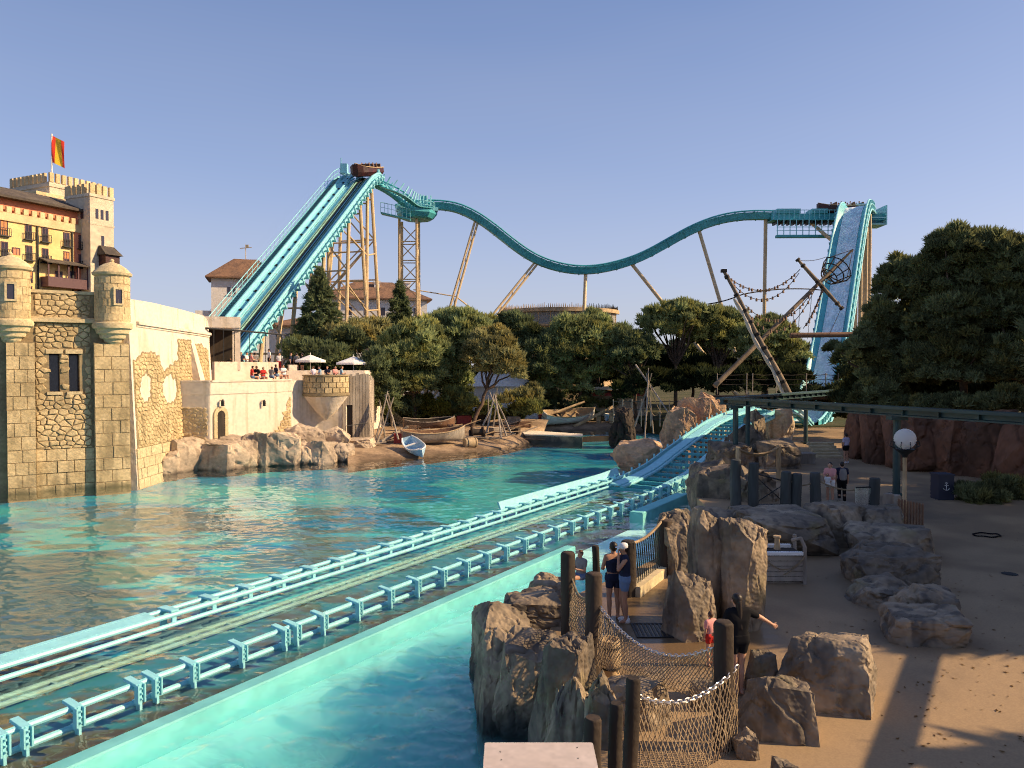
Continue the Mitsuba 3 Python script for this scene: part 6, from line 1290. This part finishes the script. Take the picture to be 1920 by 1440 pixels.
y0_, y1_ = at(1496, 487, 63.6), at(1578, 578, 63.2)
part('yard', tube([y0_ + (y1_-y0_)*t for t in np.linspace(0,1,8)], [.10,.14,.16,.17,.17,.16,.13,.1], 9), 'wood_mast', w2, smooth=40)
for t in (.0,.12,.45,.55,.9,1.0): q = y0_ + (y1_-y0_)*t; d = unit(y1_-y0_); part('rope_lashing', tube([q - d*.1, q + d*.1], .20, 8), 'wood_dark', w2)
nc = at(1562, 512, 64.6); ax = unit(b2 - a2); s1_ = unit(np.cross(ax, V(0,1,0))); s2_ = np.cross(ax, s1_); ms = []
for h, r in ((-.55,.75),(.0,1.0),(.55,1.25)): ms.append(tube([nc + ax*h + (s1_*math.cos(q)+s2_*math.sin(q))*r for q in np.linspace(0,2*PI,13)], .05, 5))
for q in np.linspace(0,2*PI,11)[:-1]: ms.append(tube([nc - ax*.55 + (s1_*math.cos(q)+s2_*math.sin(q))*.75, nc + ax*.6 + (s1_*math.cos(q)+s2_*math.sin(q))*1.28], .045, 5))
part('crow_nest', cat(*ms, tube([nc - ax*.55 - s1_*.75, nc - ax*.55 + s1_*.75], .06, 5), tube([nc - ax*.55 - s2_*.75, nc - ax*.55 + s2_*.75], .06, 5), tube([nc + ax*.6 + s1_*1.2, e2_], .03, 4), tube([nc + ax*.6 - s1_*1.2, e2_], .03, 4)), 'wood_dark', w2)
def rope(label, p0, p1, drop, r=.035, tags=0, m='wood_dark'):
    t = thing('rigging_rope', label, 'rope', 'rigging ropes of the wreck'); P = sag(p0, p1, drop, 26); part('rope', tube(P, r, 5), m, t)
    for k in range(tags):
        q = P[1 + int(k * 24 / max(1, tags))]; part('toggle', tube([q + V(0,0,.1), q - V(0,0,.16)], [.06,.10], 5), 'wood_brown', t)
    return P
rope('upper sagging rope with toggles between the mast top and the yard', at(1366,520,61), at(1500,505,63.5), 1.35, .035, 16); rope('second sagging toggle rope just below the upper one', at(1372,530,61), at(1498,512,63.5), 1.75, .03, 12)
rope('taut rope from the tree tops across the leaning mast to the yard', at(1328,570,62), at(1392,552,61), .1, .05); rope('long nearly level rope between the leaning mast and the second mast', at(1392,552,61), at(1540,544,63.5), -.25, .05)
rope('lower sagging toggle rope in front of the pines', at(1398,572,61), at(1532,532,63), 2.0, .03, 16); rope('lowest sagging rope crossing the slanting mast', at(1405,590,61), at(1530,538,63), 2.3, .03, 10)
for i, (x0, y0, x1, y1, lab) in enumerate([(1543,542,1512,610,'slack toggle shroud hanging from the yard crossing'), (1541,545,1506,616,'shroud hanging just left of the slack toggle shroud'), (1576,580,1555,626,'thin rope from the lower tip of the yard'), (1522,552,1514,636,'thin vertical rope left of the yard crossing'), (1500,575,1495,640,'thin vertical rope under the slanting mast'), (1488,585,1486,650,'thin rope farthest left under the slanting mast')]):
    rope(lab, at(x0,y0,63.3), at(x1,y1,62.8), .05 if i > 1 else .25, .022 if i > 1 else .03, 6 if i < 2 else 0)
rope('thin rope from the yard tip to the crow nest', at(1498,488,63.6), at(1548,482,64.6), .15, .025)
obj('spar', tube([at(1482,629,70), at(1600,627,70)], .24, 10), 'wood_brown', 'level brown spar crossing in front of the splash chute', 'spar', smooth=40)
rr_ = thing('rope_railing', 'rope railing with thin pale posts on the wreck deck above the monorail beam', 'railing')
pts = [at(x, 726, 66) for x in (1345, 1400, 1411, 1456, 1512, 1548, 1572)]
for q in pts: part('post', tube([q - V(0,0,.6), q + V(0,0,1.2)], .045, 6), 'wood_grey', rr_)
for h in (1.1, .7, .3): part('rope', tube(np.vstack([sag(pts[k] + V(0,0,h), pts[k+1] + V(0,0,h), .08, 5) for k in range(6)]), .025, 4), 'wood_dark', rr_)
part('deck', bar(at(1335,745,66.2), at(1590,745,66.2), .8, .35), 'wood_dark', rr_)
fn_ = thing('shore_fence', 'dark post fence with thin rails in front of the hedge, left of the orange cliff', 'fence')
pts = [at(x, 770, 74) for x in np.linspace(1150, 1290, 9)]
for q in pts: part('post', tube([q*[1,1,0] + V(0,0,.8), q*[1,1,0] + V(0,0,3.4)], .05, 5), 'wood_grey', fn_)
for h in (1.5, 2.4, 3.2): part('rail', tube([pts[0]*[1,1,0] + V(0,0,h), pts[-1]*[1,1,0] + V(0,0,h)], .035, 4), 'dark_metal', fn_)

# ================================================================== PARASOLS
def parasol(label, px, py, hw, Y, m):
    c = at(px, py, Y); R = hw * Y / 1450; t = thing('parasol', label, 'parasol', 'parasols on the terrace')
    n = 8; rim = [c + V(R*math.cos(a), R*math.sin(a), -R*.38) for a in np.arange(n)*2*PI/n + .2]
    v = np.array([c] + rim + [r_ - V(0,0,.16) for r_ in rim]); f = [[0,k+1,(k+1)%n+1] for k in range(n)] + [[k+1,k+1+n,(k+1)%n+1+n] for k in range(n)] + [[k+1,(k+1)%n+1+n,(k+1)%n+1] for k in range(n)]
    part('canopy', (v, np.array(f)), m, t); part('pole', tube([c + V(0,0,.15), c - V(0,0,2.6)], .035, 6), 'white_paint', t)
parasol('pale pink parasol at the terrace edge, left of the white ones', 582, 665, 28, 62, 'cloth_white'); parasol('wide white parasol in front of the pines', 663, 668, 32, 66, 'canvas_white'); parasol('second white parasol half behind the wide one', 683, 672, 20, 68, 'canvas_white')

# ================================================================== PEOPLE
def ball(c, r, n=12):
    m = manifold3d.Manifold.sphere(1.0, n); r = np.broadcast_to(np.asarray(r, float), (3,)); return m.scale(list(map(float, r))).translate(list(map(float, c)))
def hull(*bs): return manifold3d.Manifold.batch_hull(list(bs))
STAND = dict(hip=(0,0,.93), chest=(0,0,1.27), neck=(0,0,1.44), head=(0,.02,1.585), shL=(-.175,0,1.395), shR=(.175,0,1.395), elL=(-.225,-.02,1.11), elR=(.225,-.02,1.11), wrL=(-.23,.05,.87), wrR=(.23,.05,.87),
             hiL=(-.085,0,.90), hiR=(.085,0,.90), knL=(-.095,.02,.49), knR=(.095,.02,.49), anL=(-.10,-.02,.08), anR=(.10,-.02,.08), toe=.17)
SIT = dict(STAND, hip=(0,0,.55), chest=(0,.02,.90), neck=(0,.02,1.07), head=(0,.05,1.215), shL=(-.175,0,1.03), shR=(.175,0,1.03), elL=(-.22,.06,.76), elR=(.22,.06,.76), wrL=(-.12,.28,.80), wrR=(.12,.28,.80),
           hiL=(-.09,.02,.53), hiR=(.09,.02,.53), knL=(-.11,.43,.55), knR=(.11,.43,.55), anL=(-.11,.42,.12), anR=(.11,.42,.12))
def person(label, pos, yaw, pose=STAND, top='cloth_black', bottom='cloth_denim', hair='hair_dark', skin='skin', H=1.7, hair_len=.0, cap=None, dress=False, bare=False, detail=False, short=True, group=None, shoes='cloth_white', sleeves=True):
    t = thing('person', label, 'person', group); J = {k: (np.array(v, float) if isinstance(v, tuple) else v) for k, v in pose.items()}
    n = 14 if detail else 8; s = H / 1.7; M = rotz(yaw) * s
    def fin(man, key, m, sm=True, e=.028):
        if detail: man = man.refine_to_length(e)
        me = man.to_mesh(); tm = trimesh.Trimesh(me.vert_properties[:, :3], me.tri_verts, process=True)
        if detail:
            v0 = np.array(tm.vertices); trimesh.smoothing.filter_taubin(tm, .5, .53, 8); v1 = np.array(tm.vertices); bad = np.linalg.norm(v1 - v0, axis=1) > .02; v1[bad] = v0[bad]; tm.vertices = v1
        return part(key, xf((np.array(tm.vertices), np.array(tm.faces)), M, pos), m, t, smooth=True if sm else False)
    up = unit(J['neck'] - J['hip']); side = unit(J['shR'] - J['shL']); fw = unit(np.cross(up, side))
    def torso(i): 
        w = J['hip'] + (J['chest'] - J['hip']) * .5
        return [hull(ball(J['hiL'] + up*.02, .098+i, n), ball(J['hiR'] + up*.02, .098+i, n), ball(w - side*.05, .095+i, n), ball(w + side*.05, .095+i, n)),
                hull(ball(w - side*.05, .095+i, n), ball(w + side*.05, .095+i, n), ball(J['chest'] - side*.075, .10+i, n), ball(J['chest'] + side*.075, .10+i, n)),
                hull(ball(J['chest'] - side*.075, .10+i, n), ball(J['chest'] + side*.075, .10+i, n), ball(J['shL']*.85+J['neck']*.15, .058+i, n), ball(J['shR']*.85+J['neck']*.15, .058+i, n), ball(J['neck'] - up*.03, .06+i, n))]
    B = torso(0); hd = J['head']
    B += [hull(ball(J['neck'] - up*.02, .052, n), ball(hd - V(0,0,.04), .055, n)), hull(ball(hd + V(0,0,.03), (.078,.094,.095), n), ball(hd + fw*.025 - V(0,0,.07), (.05,.055,.05), n))]
    B += [hull(ball(hd + fw*.088, .012, 8), ball(hd + fw*.095 - V(0,0,.028), .016, 8)), ball(hd + side*.08, (.014,.025,.035), 8), ball(hd - side*.08, (.014,.025,.035), 8)]
    for k in 'LR':
        sgn = -1 if k == 'L' else 1
        B += [hull(ball(J['sh'+k], .052, n), ball(J['el'+k], .038, n)), hull(ball(J['el'+k], .038, n), ball(J['wr'+k], .026, n))]
        d = unit(J['wr'+k] - J['el'+k]); palm = J['wr'+k] + d * .06; w = unit(np.cross(d, fw) + 1e-6)
        B.append(hull(ball(J['wr'+k], .024, 8), ball(palm + w*.022, .018, 8), ball(palm - w*.022, .018, 8)))
        if detail:
            for q, L in ((-.03,.055),(-.010,.07),(.010,.075),(.03,.065)):
                f0 = palm + w*q; f1 = f0 + d*L*.55; f2 = f1 + (d*.75 + fw*.35) * L * .5
                B += [hull(ball(f0, .0105, 6), ball(f1, .0095, 6)), hull(ball(f1, .0095, 6), ball(f2, .008, 6))]
            th = J['wr'+k] + d*.025 + w*sgn*.026; B.append(hull(ball(th, .012, 6), ball(th + (d*.6 + w*sgn*.7)*.05, .009, 6)))
        B += [hull(ball(J['hi'+k], .092, n), ball(J['kn'+k], .056, n)), hull(ball(J['kn'+k], .056, n), ball(J['kn'+k]*.7+J['an'+k]*.3 - fw*.015, .056, n), ball(J['an'+k], .036, n))]
        tf = fw * V(1,1,0); tf = unit(tf); hl = J['an'+k] - tf*.05 - V(0,0,.045)
        B.append(hull(ball(J['an'+k], .036, 8), ball(hl, .035, 8), ball(hl + tf*J['toe'] + side*sgn*.02, .030, 8)))
    fin(manifold3d.Manifold.batch_boolean(B, manifold3d.OpType.Add), 'body', skin)
    add = lambda L: manifold3d.Manifold.batch_boolean(L, manifold3d.OpType.Add)
    # garments as shells round the body
    if top:
        L = torso(.016)
        if bare: L = [L[1].trim_by_plane(list(map(float, -up)), float(np.dot(-up, J['chest'] + up*.10)))]
        elif not bare: L = L[1:] + [L[0].trim_by_plane(list(map(float, up)), float(np.dot(up, J['hip'] - up*.03)))]
        if sleeves and not bare:
            for k in 'LR': L.append(hull(ball(J['sh'+k], .07, n), ball(J['sh'+k]*.42+J['el'+k]*.58, .060, n)))
        fin(add(L), 'top', top)
    if bottom:
        L = [torso(.022)[0].trim_by_plane(list(map(float, -up)), float(np.dot(-up, J['hip'] + up*.10)))]
        for k in 'LR':
            e = J['hi'+k]*.62 + J['kn'+k]*.38 if short else J['an'+k]
            L.append(hull(ball(J['hi'+k], .108, n), ball(e if short else J['kn'+k], .088 if short else .072, n)))
            if not short: L.append(hull(ball(J['kn'+k], .072, n), ball(e + V(0,0,.03), .055, n)))
        fin(add(L), 'trousers' if not short else 'shorts', bottom)
    Hh = [hull(ball(hd + V(0,0,.045) - fw*.018, (.088,.100,.092), n), ball(hd - fw*.05, (.07,.06,.08), n))]
    if hair_len: Hh.append(hull(ball(hd - fw*.07, .055, n), ball(J['neck'] - fw*.085 - up*hair_len, .035, n)))
    hm = add(Hh) - ball(hd + fw*.07 - V(0,0,.03), (.075,.075,.085), n)
    fin(hm, 'hair', hair)
    if cap: fin(add([hull(ball(hd + V(0,0,.06), (.098,.108,.085), n), ball(hd + V(0,0,.05) , (.1,.11,.05), n)), hull(ball(hd + fw*.09 + V(0,0,.05), (.06,.02,.012), n), ball(hd + fw*.17 + V(0,0,.035), (.05,.02,.01), n))]), 'cap', cap)
    for k in 'LR' if shoes else ():
        tf = unit(fw * V(1,1,0)); hl = J['an'+k] - tf*.05 - V(0,0,.045)
        fin(hull(ball(hl, .042, 8), ball(hl + tf*J['toe'], .038, 8), ball(hl + V(0,0,.05), .038, 8)), 'shoe', shoes)
    return t
ft = lambda px, py, z=.9: on(px, py, z)
# the two women on the platform
person('woman with a dark bun and bare back in a black swimsuit by the rope net', ft(1150, 1160), .25, dict(STAND, elL=(-.24,.05,1.13), elR=(.23,.06,1.14), wrL=(-.12,.26,1.08), wrR=(.12,.27,1.10)), 'cloth_navy', 'cloth_navy', H=1.68, bare=True, detail=True, shoes=None, skin='skin_tan')
person('woman in a white cap, dark top and pale denim shorts beside the bare backed woman', ft(1171, 1166), 1.55, dict(STAND, elL=(-.20,.16,1.18), wrL=(-.06,.14,1.46), elR=(.24,.05,1.13), wrR=(.16,.24,1.05), knR=(.10,.06,.49)), 'cloth_navy', 'cloth_denim', cap='cloth_white', H=1.7, detail=True, skin='skin_tan', sleeves=False)
# the person in black
c = at(1384, 1300, 12.9)
person('person in black with a long dark ponytail stretching one arm out to the right', c, .15, dict(STAND, elR=(.42,.02,1.27), wrR=(.64,.06,1.13), shR=(.18,0,1.39), elL=(-.25,.05,1.15), wrL=(-.30,.22,.98), head=(-.02,.03,1.58), knL=(-.06,.03,.49), anL=(-.05,-.02,.08), knR=(.06,.03,.49), anR=(.04,-.01,.08)), 'cloth_black', 'cloth_black', hair_len=.30, H=1.68, detail=True, shoes=None)
c = at(1332, 1248, 14.2); c[2] = .9
person('small child in a red and pink outfit half hidden behind the big dark post', c, .5, STAND, 'cloth_pink', 'cloth_red', H=1.0, hair='hair_brown', shoes=None)
person('child in grey sitting behind the net between the two tall posts', ft(1090, 1128) + V(0,0,.2), 2.2, SIT, 'cloth_grey', 'cloth_denim', H=1.3, hair='hair_brown')
# on the path
person('person in white shorts holding a baby on the shaded path', V(12.75, 30.9, .9), 2.4, dict(STAND, elL=(-.2,.12,1.12), wrL=(-.02,.22,1.15), elR=(.22,.1,1.12), wrR=(.04,.24,1.22)), 'cloth_pink', 'cloth_white', H=1.72)
c = V(12.75, 30.9, .9) + rotz(2.4) @ V(.02, .24, .55)
person('baby held by the person in white shorts', c, 2.4 + PI, SIT, 'cloth_white', 'cloth_white', H=.95, hair='hair_brown', shoes=None)
person('person in dark clothes walking beside the couple carrying a grey backpack', V(13.35, 31.2, .9), -.2, STAND, 'cloth_navy', 'cloth_black', H=1.7, short=False)
bp = V(13.35, 31.2, .9) + rotz(-.2) @ V(0, -.2, 1.22); obj('backpack', xf(lathe([(0,-.22),(.12,-.22),(.15,-.1),(.15,.1),(.11,.22),(0,.24)], 12), np.diag([1,.7,1.0]), bp), 'cloth_grey', 'grey backpack worn by the person in dark clothes', 'backpack', smooth=40)
person('person in a pale shirt standing by the steps behind the couple', V(19.3, 44.6, .9), .4, STAND, 'cloth_lilac', 'cloth_black', H=1.72)
# guests on the terraces
low = [(473,'red','left end of the lower row, in a dull orange top','cloth_red'),(484,'','in a dark green top, second from the left in the lower row','cloth_black'),(500,'','in a bright red top in the lower row','cloth_red'),(520,'','grey haired in a pale top, right of the one in bright red','cloth_grey'),(531,'','in a plum top near the middle of the lower row','cloth_navy'),(550,'','in a white top at the right end of the lower row','cloth_white')]
for i, (px, _, lab, m) in enumerate(low):
    a = at(px, 715, 51.6 + (px - 440) * .031 + 1.0); c = hp(float(np.dot(a - HB, HU)), 0, -.8); c[2] = 5.25 + .08 * math.sin(i * 5.1)
    person('seated guest ' + lab, c, -1.1 + 1.3 * math.sin(i * 2.3), dict(SIT, head=(.05*math.sin(i*3), .05 + .04*math.cos(i*2), 1.20), elL=(-.26,.1+.05*math.sin(i),.82), wrL=(-.10,.30,.85+.15*math.sin(i*4))), m, 'cloth_denim', H=1.66 + .1*math.sin(i*1.7), hair=('hair_dark','hair_brown')[i % 2], group='guests seated on the lower terrace')
upg = [(440,'dark haired guest in black, far left of the upper terrace','cloth_black'),(452,'guest in navy beside the planter, second from the left above','cloth_navy'),(462,'guest in white in the left group above','cloth_white'),(470,'guest in a pink top in the left group above','cloth_pink'),(478,'guest in grey at the right of the left group above','cloth_grey')]
for i, (px, lab, m) in enumerate(upg):
    c = at(px, 676, 57.8 + (px - 440) * .06); c[2] = 6.25; person(lab, c, 2.6 + i, SIT, m, 'cloth_black', H=1.72, group='guests on the upper terrace', hair=('hair_dark','hair_brown')[i % 2])
st_ = [(505,'standing guest in a pale top beside the pergola post','cloth_white',62),(524,'standing guest in a white shirt and red skirt at the gap in the terrace wall','cloth_white',62),(545,'standing guest in dark clothes left of the pink parasol','cloth_navy',62),(556,'standing guest in beige next to the pink parasol','cloth_grey',62.4),(567,'standing guest in black under the pink parasol','cloth_black',62)]
for i, (px, lab, m, Y) in enumerate(st_):
    c = at(px, 690, Y); c[2] = 5.9 if px > 515 else 6.2; person(lab, c, 2.2 + 1.3 * i, STAND, m, 'cloth_red' if i == 1 else 'cloth_black', H=1.72, short=i != 1, group='guests standing on the upper terrace')
bas = [(588,'guest in lilac at the left of the bastion','cloth_lilac'),(600,'guest in pale blue behind the bastion parapet','cloth_sky'),(614,'guest in dark clothes in the middle of the bastion','cloth_navy'),(628,'guest in red pink near the right of the bastion','cloth_pink'),(640,'guest in blue at the right edge of the bastion','cloth_sky')]
for i, (px, lab, m) in enumerate(bas):
    c = at(px, 700, 59.6 + .4 * (i % 2)); c[2] = 5.2; person(lab, c, 1 + i, SIT, m, 'cloth_denim', H=1.72, group='guests sitting on the bastion', hair=('hair_brown','hair_dark')[i % 2])
# riders
def riders(M, c0, n, lab):
    for k in range(n):
        for s in ((-1, 1) if k < 3 else (0,)):
            c = c0 + M @ V(.5 * s, -2.1 + 1.25 * k, .35)
            y = math.atan2(-M[0, 1], M[1, 1])
            person(f'rider in the {lab} boat, ' + ('front', 'second', 'third', 'last')[3 - k] + ' row' + ({-1: ' left seat', 1: ' right seat', 0: ''}[s]), c, y, SIT, ('cloth_red','cloth_white','cloth_black','cloth_sky','cloth_grey','cloth_pink','cloth_navy')[(2*k+s) % 7], 'cloth_denim', H=1.75, group=f'riders in the {lab} boat')
riders(M1, lp(.4, 1.15, -.1), 4, 'cresting'); riders(M2, BT2, 4, 'waiting')
